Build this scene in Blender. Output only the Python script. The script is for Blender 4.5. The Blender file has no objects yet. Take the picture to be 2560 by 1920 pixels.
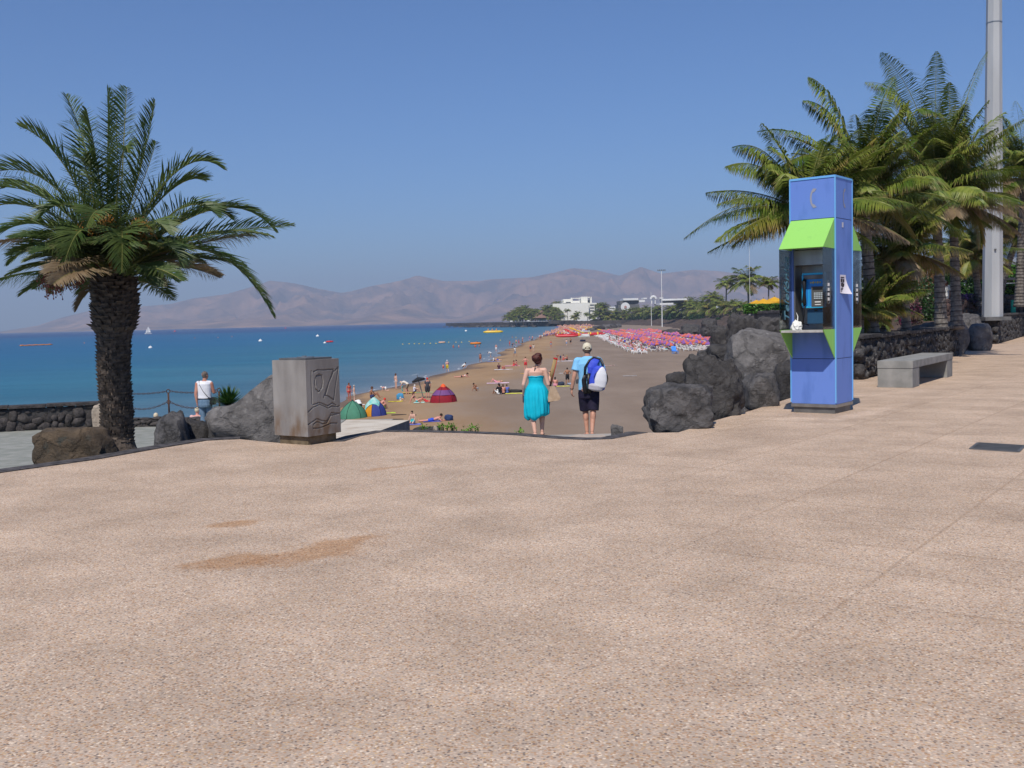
import bpy, bmesh, math, random
from mathutils import Vector, Matrix, noise
from mathutils.bvhtree import BVHTree
R = math.radians
scene = bpy.context.scene
COL = scene.collection
random.seed(7)
# ---------------------------------------------------------------- camera (photo pixels are 2560x1920)
FPX = 2560.0
PITCH = math.atan(159.3/FPX); ROLL = math.atan(0.0237)
CAMZ = 1.5
cam = bpy.data.cameras.new('camera'); camo = bpy.data.objects.new('camera', cam); COL.objects.link(camo)
cam.sensor_width = 36; cam.lens = 36; cam.clip_start = 0.1; cam.clip_end = 60000
CM = Matrix.Rotation(math.pi/2-PITCH, 3, 'X') @ Matrix.Rotation(-ROLL, 3, 'Z')
camo.matrix_world = Matrix.Translation((0, 0, CAMZ)) @ CM.to_4x4()
scene.camera = camo
# ---------------------------------------------------------------- sun, sky, exposure
SUN_AZ = R(17.5)      # light travels towards this bearing (right of straight ahead)
SUN_EL = R(52)
w = bpy.data.worlds.new('World'); scene.world = w; w.use_nodes = True
nt = w.node_tree; bg = nt.nodes['Background']
sky = nt.nodes.new('ShaderNodeTexSky'); sky.sky_type = 'NISHITA'; sky.sun_disc = False
sky.sun_elevation = SUN_EL; sky.sun_rotation = math.pi+SUN_AZ
sky.altitude = 0; sky.air_density = 1.0; sky.dust_density = 0.35; sky.ozone_density = 3.0
tint = nt.nodes.new('ShaderNodeMix'); tint.data_type = 'RGBA'; tint.blend_type = 'MULTIPLY'; tint.inputs[0].default_value = 1
tint.inputs[7].default_value = (.55, .86, 1.27, 1); nt.links.new(sky.outputs[0], tint.inputs[6])
nt.links.new(tint.outputs[2], bg.inputs[0]); bg.inputs[1].default_value = 0.085
sl = bpy.data.lights.new('sun', 'SUN'); sl.energy = 4.5; sl.angle = R(0.5); sl.color = (1, 0.93, 0.82)
so = bpy.data.objects.new('sun', sl); COL.objects.link(so)
sd = Vector((math.sin(SUN_AZ)*math.cos(SUN_EL), math.cos(SUN_AZ)*math.cos(SUN_EL), -math.sin(SUN_EL)))
so.rotation_euler = sd.to_track_quat('-Z', 'Y').to_euler()
scene.view_settings.view_transform = 'Standard'; scene.view_settings.look = 'None'
scene.view_settings.exposure = 0.0; scene.view_settings.gamma = 1.0
scene.cycles.max_bounces = 6; scene.cycles.transparent_max_bounces = 12; scene.cycles.volume_bounces = 0
scene.cycles.use_denoising = True
scene.cycles.caustics_reflective = False; scene.cycles.caustics_refractive = False

# ---------------------------------------------------------------- photo pixel -> place
def ray(px, py):
    return (CM @ Vector(((px-1280)/FPX, (960-py)/FPX, -1.0)))
def W(px, py, z=0.0):
    d = ray(px, py); t = (z-CAMZ)/d.z
    return Vector((d.x*t, d.y*t, z))
def D(px, py, Y):
    d = ray(px, py); t = Y/d.y
    return Vector((d.x*t, Y, CAMZ+d.z*t))
def hor(px): return 831-0.0237*px
def lerp(a, b, t): return a+(b-a)*t
def pw(tab, x):
    if x <= tab[0][0]: return tab[0][1]
    for (a, va), (b, vb) in zip(tab, tab[1:]):
        if x <= b: return va+(vb-va)*(x-a)/(b-a)
    return tab[-1][1]
def fbm(p, o=4, s=1.0): return noise.fractal(Vector(p)*s, 1.0, 2.0, o)
def smooth(t):
    t = max(0, min(1, t)); return t*t*(3-2*t)

# ---------------------------------------------------------------- materials
def nd(t, typ, **k):
    n = t.nodes.new(typ)
    for a, b in k.items():
        setattr(n, a, b)
    return n
def new_mat(name):
    m = bpy.data.materials.new(name); m.use_nodes = True
    t = m.node_tree; return m, t, t.nodes['Principled BSDF']
def set_spec(b, v):
    b.inputs['Specular IOR Level'].default_value = v
def mat(name, c, rough=0.7, c2=None, scale=6.0, detail=4, bump=0.0, bscale=None, spec=0.3, metal=0.0, lo=0.35, hi=0.65, bdist=0.02, coord='Object', trans=0.0, stretch=None):
    m, t, b = new_mat(name)
    b.inputs['Roughness'].default_value = rough; b.inputs['Metallic'].default_value = metal; set_spec(b, spec)
    tc = nd(t, 'ShaderNodeTexCoord'); src = tc.outputs[coord]
    if stretch:
        mp = nd(t, 'ShaderNodeMapping'); mp.inputs['Scale'].default_value = stretch
        t.links.new(src, mp.inputs[0]); src = mp.outputs[0]
    if c2 is not None:
        n = nd(t, 'ShaderNodeTexNoise'); n.inputs['Scale'].default_value = scale; n.inputs['Detail'].default_value = detail
        t.links.new(src, n.inputs['Vector'])
        r = nd(t, 'ShaderNodeValToRGB'); r.color_ramp.elements[0].position = lo; r.color_ramp.elements[1].position = hi
        r.color_ramp.elements[0].color = (*c, 1); r.color_ramp.elements[1].color = (*c2, 1)
        t.links.new(n.outputs['Fac'], r.inputs[0]); t.links.new(r.outputs[0], b.inputs['Base Color'])
    else:
        b.inputs['Base Color'].default_value = (*c, 1)
    if bump:
        n2 = nd(t, 'ShaderNodeTexNoise'); n2.inputs['Scale'].default_value = bscale or scale*4; n2.inputs['Detail'].default_value = 6
        t.links.new(src, n2.inputs['Vector'])
        bp = nd(t, 'ShaderNodeBump'); bp.inputs['Strength'].default_value = bump; bp.inputs['Distance'].default_value = bdist
        t.links.new(n2.outputs['Fac'], bp.inputs['Height']); t.links.new(bp.outputs[0], b.inputs['Normal'])
    if trans:
        out = t.nodes['Material Output']; tr = nd(t, 'ShaderNodeBsdfTranslucent'); mx = nd(t, 'ShaderNodeMixShader')
        mx.inputs[0].default_value = trans
        if c2 is not None: t.links.new(r.outputs[0], tr.inputs[0])
        else: tr.inputs[0].default_value = (*c, 1)
        t.links.new(b.outputs[0], mx.inputs[1]); t.links.new(tr.outputs[0], mx.inputs[2]); t.links.new(mx.outputs[0], out.inputs[0])
    return m
_cm = {}
def flat(c, rough=0.6, spec=0.3, metal=0.0):
    k = (tuple(round(v, 3) for v in c), rough, metal)
    if k not in _cm: _cm[k] = mat('paint_%d' % len(_cm), c, rough, tuple(min(1, v*1.15+0.002) for v in c), 3.0, spec=spec, metal=metal)
    return _cm[k]

# ---------------------------------------------------------------- mesh builder
class MB:
    def __init__(s): s.v = []; s.f = []; s.m = []; s.a = []; s.mi = 0; s.av = None
    def add(s, vs, fs, mi=None, av=None):
        o = len(s.v); s.v += [tuple(v) for v in vs]; s.f += [tuple(i+o for i in f) for f in fs]
        s.m += [s.mi if mi is None else mi]*len(fs)
        if s.a or av is not None:
            s.a += [0.0]*(o-len(s.a)); s.a += (av if isinstance(av, list) else [av or 0.0]*len(vs))
    def box(s, c, size, rot=None, mi=None):
        hx, hy, hz = [q/2 for q in size]; c = Vector(c)
        vs = [Vector((x, y, z)) for x in (-hx, hx) for y in (-hy, hy) for z in (-hz, hz)]
        if rot is not None: vs = [rot @ v for v in vs]
        s.add([c+v for v in vs], [(0, 1, 3, 2), (4, 6, 7, 5), (0, 4, 5, 1), (2, 3, 7, 6), (0, 2, 6, 4), (1, 5, 7, 3)], mi)
    def bbox(s, c, size, b=0.01, rot=None, mi=None):   # box with chamfered edges
        hx, hy, hz = [q/2 for q in size]; c = Vector(c); vs = []; 
        bm = bmesh.new(); bmesh.ops.create_cube(bm, size=1.0)
        for v in bm.verts: v.co = Vector((v.co.x*size[0], v.co.y*size[1], v.co.z*size[2]))
        bmesh.ops.bevel(bm, geom=bm.edges[:], offset=b, segments=2, affect='EDGES', profile=0.7)
        s.addbm(bm, c, rot, mi)
    def addbm(s, bm, c=(0, 0, 0), rot=None, mi=None):
        bm.verts.index_update(); c = Vector(c)
        s.add([c+((rot @ v.co) if rot is not None else v.co) for v in bm.verts], [[v.index for v in f.verts] for f in bm.faces], mi); bm.free()
    def loft(s, rings, cap=True, mi=None, av=None):
        n = len(rings[0]); vs = [v for r in rings for v in r]; fs = []
        for i in range(len(rings)-1):
            for j in range(n):
                k = (j+1) % n
                fs.append((i*n+j, i*n+k, (i+1)*n+k, (i+1)*n+j))
        if cap:
            fs.append(tuple(range(n-1, -1, -1))); fs.append(tuple((len(rings)-1)*n+j for j in range(n)))
        s.add(vs, fs, mi, av)
    def tube(s, pts, rad, n=8, mi=None, cap=True, flatk=1.0, side=None, av=None):
        pts = [Vector(p) for p in pts]; rads = rad if isinstance(rad, (list, tuple)) else [rad]*len(pts)
        rings = []; prev = None
        for i, p in enumerate(pts):
            t = (pts[min(i+1, len(pts)-1)]-pts[max(i-1, 0)]).normalized()
            if prev is None:
                a = Vector(side) if side is not None else (Vector((0, 0, 1)) if abs(t.z) < 0.9 else Vector((1, 0, 0)))
                u = (a-t*a.dot(t)).normalized()
            else: u = (prev-t*prev.dot(t)).normalized()
            prev = u; v = t.cross(u)
            rings.append([p+(u*math.cos(q)+v*math.sin(q)*flatk)*rads[i] for q in [2*math.pi*j/n for j in range(n)]])
        s.loft(rings, cap, mi, av)
    def lathe(s, prof, c=(0, 0, 0), n=16, mi=None, rot=None, sx=1, sy=1):
        c = Vector(c); rings = []
        for r, z in prof:
            ring = [Vector((r*math.cos(2*math.pi*j/n)*sx, r*math.sin(2*math.pi*j/n)*sy, z)) for j in range(n)]
            if rot is not None: ring = [rot @ v for v in ring]
            rings.append([c+v for v in ring])
        s.loft(rings, True, mi)
    def ell(s, c, r, n=10, m=7, rot=None, mi=None):
        c = Vector(c); rings = []
        for i in range(m+1):
            th = math.pi*(i+0.001)/(m+0.002); ring = []
            for j in range(n):
                ph = 2*math.pi*j/n
                v = Vector((math.sin(th)*math.cos(ph)*r[0], math.sin(th)*math.sin(ph)*r[1], -math.cos(th)*r[2]))
                ring.append(c+((rot @ v) if rot is not None else v))
            rings.append(ring)
        s.loft(rings, True, mi)
    def cap2(s, a, b, ra, rb, n=10, mi=None):          # capsule between two points
        a = Vector(a); b = Vector(b); d = (b-a); L = d.length or 1e-6; t = d/L
        u = t.orthogonal().normalized(); v = t.cross(u); rings = []
        def ring(p, r): rings.append([p+(u*math.cos(q)+v*math.sin(q))*r for q in [2*math.pi*j/n for j in range(n)]])
        for k in (1.45, 1.1, 0.6): ring(a-t*ra*math.sin(k), ra*max(math.cos(k), .12))
        ring(a, ra); ring(b, rb)
        for k in (0.6, 1.1, 1.45): ring(b+t*rb*math.sin(k), rb*max(math.cos(k), .12))
        s.loft(rings, True, mi)
    def quad(s, a, b, c, d, mi=None): s.add([a, b, c, d], [(0, 1, 2, 3)], mi)
    def poly(s, pts, z0, z1, mi=None, side_mi=None):    # extruded polygon (ccw)
        n = len(pts); vs = [(p[0], p[1], z1) for p in pts]+[(p[0], p[1], z0) for p in pts]
        s.add(vs, [tuple(range(n))], mi)
        s.add(vs, [tuple(range(2*n-1, n-1, -1))]+[(j, n+j, n+(j+1) % n, (j+1) % n) for j in range(n)], side_mi if side_mi is not None else mi)
    def mesh(s, name, mats, smooth_=False):
        me = bpy.data.meshes.new(name); me.from_pydata(s.v, [], s.f)
        for m in (mats if isinstance(mats, (list, tuple)) else [mats]): me.materials.append(m)
        if any(s.m): me.polygons.foreach_set('material_index', s.m)
        if smooth_: me.polygons.foreach_set('use_smooth', [True]*len(s.f))
        if s.a:
            at = me.attributes.new('tip', 'FLOAT', 'POINT'); at.data.foreach_set('value', s.a+[0.0]*(len(s.v)-len(s.a)))
        me.update(); return me
    def obj(s, name, mats, parent=None, smooth_=False, loc=None):
        o = bpy.data.objects.new(name, s.mesh(name, mats, smooth_)); COL.objects.link(o)
        if parent is not None: o.parent = parent
        if loc is not None: o.location = loc
        return o
def tag(o, label=None, cat=None, group=None, kind=None):
    if label: o['label'] = label
    if cat: o['category'] = cat
    if group: o['group'] = group
    if kind: o['kind'] = kind
    return o
def empty(name, loc=(0, 0, 0), rz=0.0, label=None, cat=None, group=None):
    o = bpy.data.objects.new(name, None); COL.objects.link(o); o.location = loc; o.rotation_euler = (0, 0, rz)
    o.empty_display_size = 0.2
    return tag(o, label, cat, group)
def copy_tree(o, parent=None):
    c = o.copy(); COL.objects.link(c)
    if parent is not None: c.parent = parent
    for ch in list(o.children): copy_tree(ch, c)
    return c
# ================================================================= SETTING
SEA = -5.8
SHORE = [(20, -9), (35, -10.5), (60, -13), (85, -16.5), (103, -17.2), (117, -13.6), (135, -10.9), (155, -7.3), (174, -6.1), (215, -3), (273, 0), (377, 8), (523, 20), (700, 33), (838, 41), (1040, 46)]
TOE = [(12, .8), (14, 2.3), (18, 3.6), (24, 6.2), (40, 9), (60, 12), (100, 19), (150, 31), (187, 40), (300, 62), (414, 79), (560, 88), (756, 108), (1000, 100), (1300, 90)]
TOP = [(12, -.4), (24, .5), (33, .9), (60, 1.3), (150, 1.9), (250, 2.4), (400, 3.6), (650, 2.4), (1200, 1.5)]
WID = [(12, 3.5), (40, 7), (100, 9), (190, 9), (300, 22), (450, 40), (700, 45), (1200, 40)]
def shoreX(Y): return pw(SHORE, Y)+0.5*math.sin(Y*.21)+0.3*math.sin(Y*.071)*min(Y/60, 3)
def toeX(Y): return pw(TOE, Y)
def beach_z(X, Y):
    d = X-shoreX(Y)
    return SEA+(0.55*(1-math.exp(-d/9.0)) if d > 0 else 0.07*d)+0.03*noise.noise(Vector((X*.25, Y*.12, 0)))
def land_z(X, Y):
    d = X-toeX(Y); wd = pw(WID, Y); tp = pw(TOP, Y)
    h = lerp(-5.5, tp, smooth(d/wd)) if d < wd else tp+min(.028*(d-wd), 5.0)
    k = smooth(d/3)*(1 if d < wd+4 else .35)
    k *= min(1, max(.15, (Y-30)/60)) if Y > 30 else .15
    return h+k*(0.9*fbm((X, Y, 3), 4, .12)+.5*fbm((X, Y, 9), 3, .45))
def hit(px, py, zf, y0=20, y1=1400):
    d = ray(px, py); Y = y0; last = None
    while Y < y1:
        t = Y/d.y; X = d.x*t; z = CAMZ+d.z*t
        if z < zf(X, Y):
            a, b = last or Y, Y
            for _ in range(20):
                m = (a+b)/2; t = m/d.y
                if CAMZ+d.z*t < zf(d.x*t, m): b = m
                else: a = m
            t = b/d.y; return Vector((d.x*t, b, zf(d.x*t, b)))
        last = Y; Y *= 1.01
    t = y1/d.y; return Vector((d.x*t, y1, CAMZ+d.z*t))
def BP(px, py):     # a spot on the sand seen at that pixel
    return hit(px, py, lambda X, Y: max(beach_z(X, Y), SEA-.35))

# --- plaza
m_pave, t, b = new_mat('exposed_aggregate')
tc = nd(t, 'ShaderNodeTexCoord'); P = tc.outputs['Object']
v1 = nd(t, 'ShaderNodeTexVoronoi'); v1.inputs['Scale'].default_value = 84
t.links.new(P, v1.inputs['Vector'])
sep = nd(t, 'ShaderNodeSeparateColor'); t.links.new(v1.outputs['Color'], sep.inputs[0])
cr = nd(t, 'ShaderNodeValToRGB'); cr.color_ramp.interpolation = 'CONSTANT'
els = [(0, (.60, .46, .36)), (.16, (.50, .34, .24)), (.30, (.66, .54, .44)), (.42, (.37, .25, .17)), (.52, (.58, .43, .28)), (.62, (.29, .23, .20)), (.70, (.62, .52, .45)), (.82, (.45, .30, .20)), (.9, (.78, .68, .58)), (.955, (.20, .17, .16))]
cr.color_ramp.elements[0].position = 0; cr.color_ramp.elements[0].color = (*els[0][1], 1)
cr.color_ramp.elements.remove(cr.color_ramp.elements[1])
for p_, c_ in els[1:]:
    e = cr.color_ramp.elements.new(p_); e.color = (*c_, 1)
t.links.new(sep.outputs[0], cr.inputs[0])
# mortar between the pebbles
cem = nd(t, 'ShaderNodeMix', data_type='RGBA'); cem.inputs[7].default_value = (.50, .42, .36, 1)
mr = nd(t, 'ShaderNodeMapRange'); mr.inputs[1].default_value = .42; mr.inputs[2].default_value = .62
t.links.new(v1.outputs['Distance'], mr.inputs[0]); t.links.new(mr.outputs[0], cem.inputs[0]); t.links.new(cr.outputs[0], cem.inputs[6])
# broad light/dark wear
n1 = nd(t, 'ShaderNodeTexNoise'); n1.inputs['Scale'].default_value = 1.15; n1.inputs['Detail'].default_value = 9; n1.inputs['Roughness'].default_value = .65
t.links.new(P, n1.inputs['Vector'])
r1 = nd(t, 'ShaderNodeValToRGB'); r1.color_ramp.elements[0].position = .33; r1.color_ramp.elements[0].color = (.80, .735, .655, 1)
r1.color_ramp.elements[1].position = .68; r1.color_ramp.elements[1].color = (1.12, 1.045, .945, 1)
t.links.new(n1.outputs['Fac'], r1.inputs[0])
mu = nd(t, 'ShaderNodeMix', data_type='RGBA', blend_type='MULTIPLY'); mu.inputs[0].default_value = 1
t.links.new(cem.outputs[2], mu.inputs[6]); t.links.new(r1.outputs[0], mu.inputs[7])
# slab joints, rotated grid; each slab its own slight tone
mp = nd(t, 'ShaderNodeMapping'); mp.inputs['Rotation'].default_value = (0, 0, R(36)); mp.inputs['Location'].default_value = (.4, .55, 0)
t.links.new(P, mp.inputs[0])
nz = nd(t, 'ShaderNodeTexNoise'); nz.inputs['Scale'].default_value = 9; t.links.new(P, nz.inputs['Vector'])
br = nd(t, 'ShaderNodeTexBrick'); br.offset = 0.0; br.inputs['Scale'].default_value = 1.0
br.inputs['Mortar Size'].default_value = .016; br.inputs['Mortar Smooth'].default_value = .6
br.inputs['Brick Width'].default_value = 1.3; br.inputs['Row Height'].default_value = .65
br.inputs['Color1'].default_value = (.95, .94, .93, 1); br.inputs['Color2'].default_value = (1.08, 1.08, 1.08, 1); br.inputs['Mortar'].default_value = (.84, .81, .78, 1)
t.links.new(mp.outputs[0], br.inputs['Vector'])
ng = nd(t, 'ShaderNodeTexNoise'); ng.inputs['Scale'].default_value = .22; t.links.new(P, ng.inputs['Vector'])
sx = nd(t, 'ShaderNodeSeparateXYZ'); t.links.new(P, sx.inputs[0])
jm = nd(t, 'ShaderNodeMapRange'); jm.inputs[1].default_value = .0; jm.inputs[2].default_value = 2.2; jm.inputs[3].default_value = .18; jm.inputs[4].default_value = .95
t.links.new(sx.outputs[0], jm.inputs[0])
mu2 = nd(t, 'ShaderNodeMix', data_type='RGBA', blend_type='MULTIPLY')
t.links.new(jm.outputs[0], mu2.inputs[0]); t.links.new(mu.outputs[2], mu2.inputs[6]); t.links.new(br.outputs['Color'], mu2.inputs[7])
# rust stains: (centre px, half-length, half-width, bearing)
last = mu2.outputs[2]
def stain(p, q, wd, col, amt=.55):
    global last
    a = W(*p); c = W(*q); mid = (a+c)/2; L = (c-a).length/2; ang = math.atan2(c.y-a.y, c.x-a.x)
    mm = nd(t, 'ShaderNodeMapping', vector_type='TEXTURE'); mm.inputs['Location'].default_value = (mid.x, mid.y, 0); mm.inputs['Rotation'].default_value = (0, 0, ang); mm.inputs['Scale'].default_value = (L, wd, 1)
    wn = nd(t, 'ShaderNodeTexNoise'); wn.inputs['Scale'].default_value = 2.6; wn.inputs['Detail'].default_value = 9; wn.inputs['Roughness'].default_value = .62; t.links.new(P, wn.inputs['Vector'])
    t.links.new(P, mm.inputs[0])
    ln = nd(t, 'ShaderNodeVectorMath', operation='LENGTH'); t.links.new(mm.outputs[0], ln.inputs[0])
    ad = nd(t, 'ShaderNodeMath', operation='MULTIPLY_ADD'); ad.inputs[1].default_value = 2.6; t.links.new(wn.outputs['Fac'], ad.inputs[0]); t.links.new(ln.outputs['Value'], ad.inputs[2])
    r = nd(t, 'ShaderNodeMapRange'); r.inputs[1].default_value = 2.32; r.inputs[2].default_value = 1.85; r.inputs[3].default_value = 0; r.inputs[4].default_value = amt
    t.links.new(ad.outputs[0], r.inputs[0])
    mx = nd(t, 'ShaderNodeMix', data_type='RGBA', blend_type='MULTIPLY'); mx.inputs[7].default_value = (*col, 1)
    t.links.new(r.outputs[0], mx.inputs[0]); t.links.new(last, mx.inputs[6]); last = mx.outputs[2]
RU = (.78, .61, .45)
stain((455, 1420), (730, 1378), .26, RU, .8); stain((640, 1405), (970, 1345), .30, RU, .8); stain((490, 1322), (670, 1298), .14, RU, .8)
stain((890, 1180), (1050, 1160), .09, RU, .6); stain((1900, 1045), (2110, 1050), .25, (1.25, 1.28, 1.3), .7); stain((2050, 1060), (2300, 1000), .2, (1.2, 1.22, 1.25), .7)
t.links.new(last, b.inputs['Base Color'])
b.inputs['Roughness'].default_value = .8; set_spec(b, .25)
bp = nd(t, 'ShaderNodeBump'); bp.inputs['Strength'].default_value = .55; bp.inputs['Distance'].default_value = .004; bp.invert = True
t.links.new(v1.outputs['Distance'], bp.inputs['Height']); t.links.new(bp.outputs[0], b.inputs['Normal'])

EDGE = [(0, 1183), (244, 1149), (407, 1120), (517, 1102), (600, 1098), (704, 1108), (860, 1104), (900, 1091), (958, 1080), (1016, 1080), (1150, 1083), (1280, 1088), (1385, 1097), (1460, 1100), (1529, 1098), (1583, 1088), (1619, 1082), (1696, 1081), (1741, 1067), (1795, 1049), (1876, 1027), (1976, 995), (2060, 968), (2139, 945), (2193, 931), (2387, 884), (2482, 858), (2560, 835)]
EP = [W(*e) for e in EDGE]
PLAZA = [Vector((-12, -12, 0)), Vector((90, -12, 0)), Vector((90, 95, 0)), Vector((45, 88, 0))]+EP[::-1]
PLAZA.append(EP[0]+(EP[0]-EP[3])*3.2)
def inside(poly, x, y):
    c = False; j = len(poly)-1
    for i in range(len(poly)):
        a, b_ = poly[i], poly[j]
        if (a[1] > y) != (b_[1] > y) and x < (b_[0]-a[0])*(y-a[1])/(b_[1]-a[1])+a[0]: c = not c
        j = i
    return c
mb = MB(); mb.poly([(p.x, p.y) for p in PLAZA], -.35, 0)
o = mb.obj('plaza_paving', m_pave); tag(o, kind='structure')
# dark lava kerb along the edge
m_lava = mat('lava_kerb', (.035, .032, .033), .85, (.11, .10, .10), 9, bump=.6, bscale=60)
def strip(pts, wd, z0, z1, m, name, off=0.0):
    mb = MB(); rings = []
    for i, p in enumerate(pts):
        tn = (pts[min(i+1, len(pts)-1)]-pts[max(i-1, 0)]).normalized(); nn = Vector((-tn.y, tn.x, 0))
        a = p+nn*off; c = p+nn*(off+wd)
        rings.append([Vector((a.x, a.y, z0)), Vector((a.x, a.y, z1)), Vector((c.x, c.y, z1)), Vector((c.x, c.y, z0))])
    mb.loft(rings); return mb.obj(name, m)
E0 = EP[0]+(EP[0]-EP[3])*3.0
tag(strip([E0]+EP[:5], .26, -.5, .012, m_lava, 'kerb'), kind='structure')
tag(strip(EP[6:17], .22, -.5, .006, m_lava, 'kerb'), kind='structure')
tag(strip(EP[12:15], .5, -.5, -.02, mat('stair_tread', (.42, .34, .27), .8, (.5, .42, .35), 12, bump=.3, bscale=90), 'top_step', .23), kind='structure')

# --- steps down to the landing
m_conc = mat('weathered_concrete', (.30, .28, .25), .85, (.40, .37, .33), 5, bump=.3, bscale=50)
mb = MB(); y = 13.75
for i in range(5): mb.box((1.0, y+.5, -.17-.15*i-.6), (3.2, 1.0, 1.2)); y += .9
mb.box((1.0, 19.1, -.77-.6), (3.2, 1.5, 1.2)); y = 19.85; z = -.92
for i in range(30): mb.box((1.0, y+.17, z-.6), (3.2, .35, 1.2)); y += .33; z -= .16
tag(mb.obj('stairs', m_conc), kind='structure')
# --- lower terrace, with the pale landing at its beach end
m_terr = mat('terrace_concrete', (.22, .23, .20), .9, (.30, .30, .27), 3, detail=8, bump=.2, bscale=80)
TZ = -1.46
ta = W(861, 1051, TZ); tb = W(1024, 1051, TZ); tcn = W(946, 1079, TZ)
tcx = Vector((tb.x+(tcn.x-tb.x)*2.6, tb.y+(tcn.y-tb.y)*2.6, 0))
mb = MB(); mb.poly([(-30, 8), (-12, 7), (-6.2, 10), (-4.6, 13.2), (-4.7, 15), (-5.2, 31.8), (-30, 32.4)], -6.2, TZ)
tag(mb.obj('lower_terrace', m_terr), kind='structure')
m_ramp = mat('pale_landing_concrete', (.62, .56, .47), .85, (.40, .32, .24), 1.6, detail=6, lo=.45, hi=.8, bump=.2, bscale=60)
mb = MB(); mb.poly([(-4.65, 13.4), (tcx.x, tcx.y), (tb.x, tb.y), (-5.15, ta.y+.1)], -6.3, TZ+.012, 0, 1)
tag(mb.obj('beach_landing', [m_ramp, m_conc]), kind='structure')
# --- rubble slope below the plaza edge (near)
m_slope, t, b = new_mat('volcanic_soil')
tc = nd(t, 'ShaderNodeTexCoord'); n1 = nd(t, 'ShaderNodeTexNoise'); n1.inputs['Scale'].default_value = .35; n1.inputs['Detail'].default_value = 10; n1.inputs['Roughness'].default_value = .7
t.links.new(tc.outputs['Object'], n1.inputs['Vector'])
r1 = nd(t, 'ShaderNodeValToRGB'); r1.color_ramp.elements[0].position = .38; r1.color_ramp.elements[0].color = (.045, .036, .032, 1)
r1.color_ramp.elements[1].position = .62; r1.color_ramp.elements[1].color = (.13, .092, .072, 1)
t.links.new(n1.outputs['Fac'], r1.inputs[0]); t.links.new(r1.outputs[0], b.inputs['Base Color']); b.inputs['Roughness'].default_value = .95; set_spec(b, .1)
bp = nd(t, 'ShaderNodeBump'); bp.inputs['Strength'].default_value = .9; bp.inputs['Distance'].default_value = .3
t.links.new(n1.outputs['Fac'], bp.inputs['Height']); t.links.new(bp.outputs[0], b.inputs['Normal'])
def grid_obj(name, rows, m, kind='structure', skip=None, sm=True):
    mb = MB(); n = len(rows[0]); 
    fs = []
    for i in range(len(rows)-1):
        for j in range(n-1):
            q = (i*n+j, i*n+j+1, (i+1)*n+j+1, (i+1)*n+j)
            if skip:
                c = (Vector(rows[i][j])+Vector(rows[i][j+1])+Vector(rows[i+1][j+1])+Vector(rows[i+1][j]))/4
                if skip(c.x, c.y): continue
            fs.append(q)
    mb.add([v for r in rows for v in r], fs)
    o = mb.obj(name, m, None, sm); tag(o, kind=kind); return o
rows = []
for i in range(30):
    Y = 13.2+i*1.6; xs = lerp(-3.6, shoreX(Y)-3, smooth((Y-30)/10)); xe = toeX(Y)+1.5
    rows.append([(lerp(xs, xe, j/14), Y, max(-.95-(Y-14)*.19+.15*noise.noise(Vector((j*.9, Y, 0))), -6.4)) for j in range(15)])
grid_obj('rubble_slope', rows, m_slope)
# --- beach
m_sand, t, b = new_mat('beach_sand')
tc = nd(t, 'ShaderNodeTexCoord'); at = nd(t, 'ShaderNodeAttribute', attribute_name='tip')
n1 = nd(t, 'ShaderNodeTexNoise'); n1.inputs['Scale'].default_value = .12; n1.inputs['Detail'].default_value = 9; n1.inputs['Roughness'].default_value = .62
mp = nd(t, 'ShaderNodeMapping'); mp.inputs['Scale'].default_value = (1.6, .55, 1); t.links.new(tc.outputs['Object'], mp.inputs[0]); t.links.new(mp.outputs[0], n1.inputs['Vector'])
r1 = nd(t, 'ShaderNodeValToRGB'); r1.color_ramp.elements[0].position = .36; r1.color_ramp.elements[0].color = (.255, .188, .135, 1)
r1.color_ramp.elements[1].position = .66; r1.color_ramp.elements[1].color = (.325, .245, .180, 1)
t.links.new(n1.outputs['Fac'], r1.inputs[0])
# distance from the water: wet, golden, then greyer sand
ad = nd(t, 'ShaderNodeMath', operation='MULTIPLY_ADD'); ad.inputs[1].default_value = 10; t.links.new(n1.outputs['Fac'], ad.inputs[0]); t.links.new(at.outputs['Fac'], ad.inputs[2])
r2 = nd(t, 'ShaderNodeValToRGB'); mr = nd(t, 'ShaderNodeMapRange'); mr.inputs[1].default_value = 3; mr.inputs[2].default_value = 25
t.links.new(ad.outputs[0], mr.inputs[0]); t.links.new(mr.outputs[0], r2.inputs[0])
E_ = r2.color_ramp.elements; E_[0].position = 0; E_[0].color = (.50, .50, .56, 1); E_[1].position = 1; E_[1].color = (.88, .90, .95, 1)
for p_, c_ in ((.12, (.62, .58, .58)), (.2, (1.18, 1.02, .78)), (.5, (1.22, 1.06, .82)), (.72, (.95, .93, .92))):
    e = E_.new(p_); e.color = (*c_, 1)
mu = nd(t, 'ShaderNodeMix', data_type='RGBA', blend_type='MULTIPLY'); mu.inputs[0].default_value = 1
t.links.new(r1.outputs[0], mu.inputs[6]); t.links.new(r2.outputs[0], mu.inputs[7]); t.links.new(mu.outputs[2], b.inputs['Base Color'])
b.inputs['Roughness'].default_value = .9; set_spec(b, .15)
n3 = nd(t, 'ShaderNodeTexNoise'); n3.inputs['Scale'].default_value = 1.6; n3.inputs['Detail'].default_value = 5; t.links.new(tc.outputs['Object'], n3.inputs['Vector'])
bp = nd(t, 'ShaderNodeBump'); bp.inputs['Strength'].default_value = .5; bp.inputs['Distance'].default_value = .12
t.links.new(n3.outputs['Fac'], bp.inputs['Height']); t.links.new(bp.outputs[0], b.inputs['Normal'])
YS = []; y = 30.0
while y < 1240: YS.append(y); y += max(1.2, y*.016)
mb = MB(); n = 40; vs = []; av = []
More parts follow.
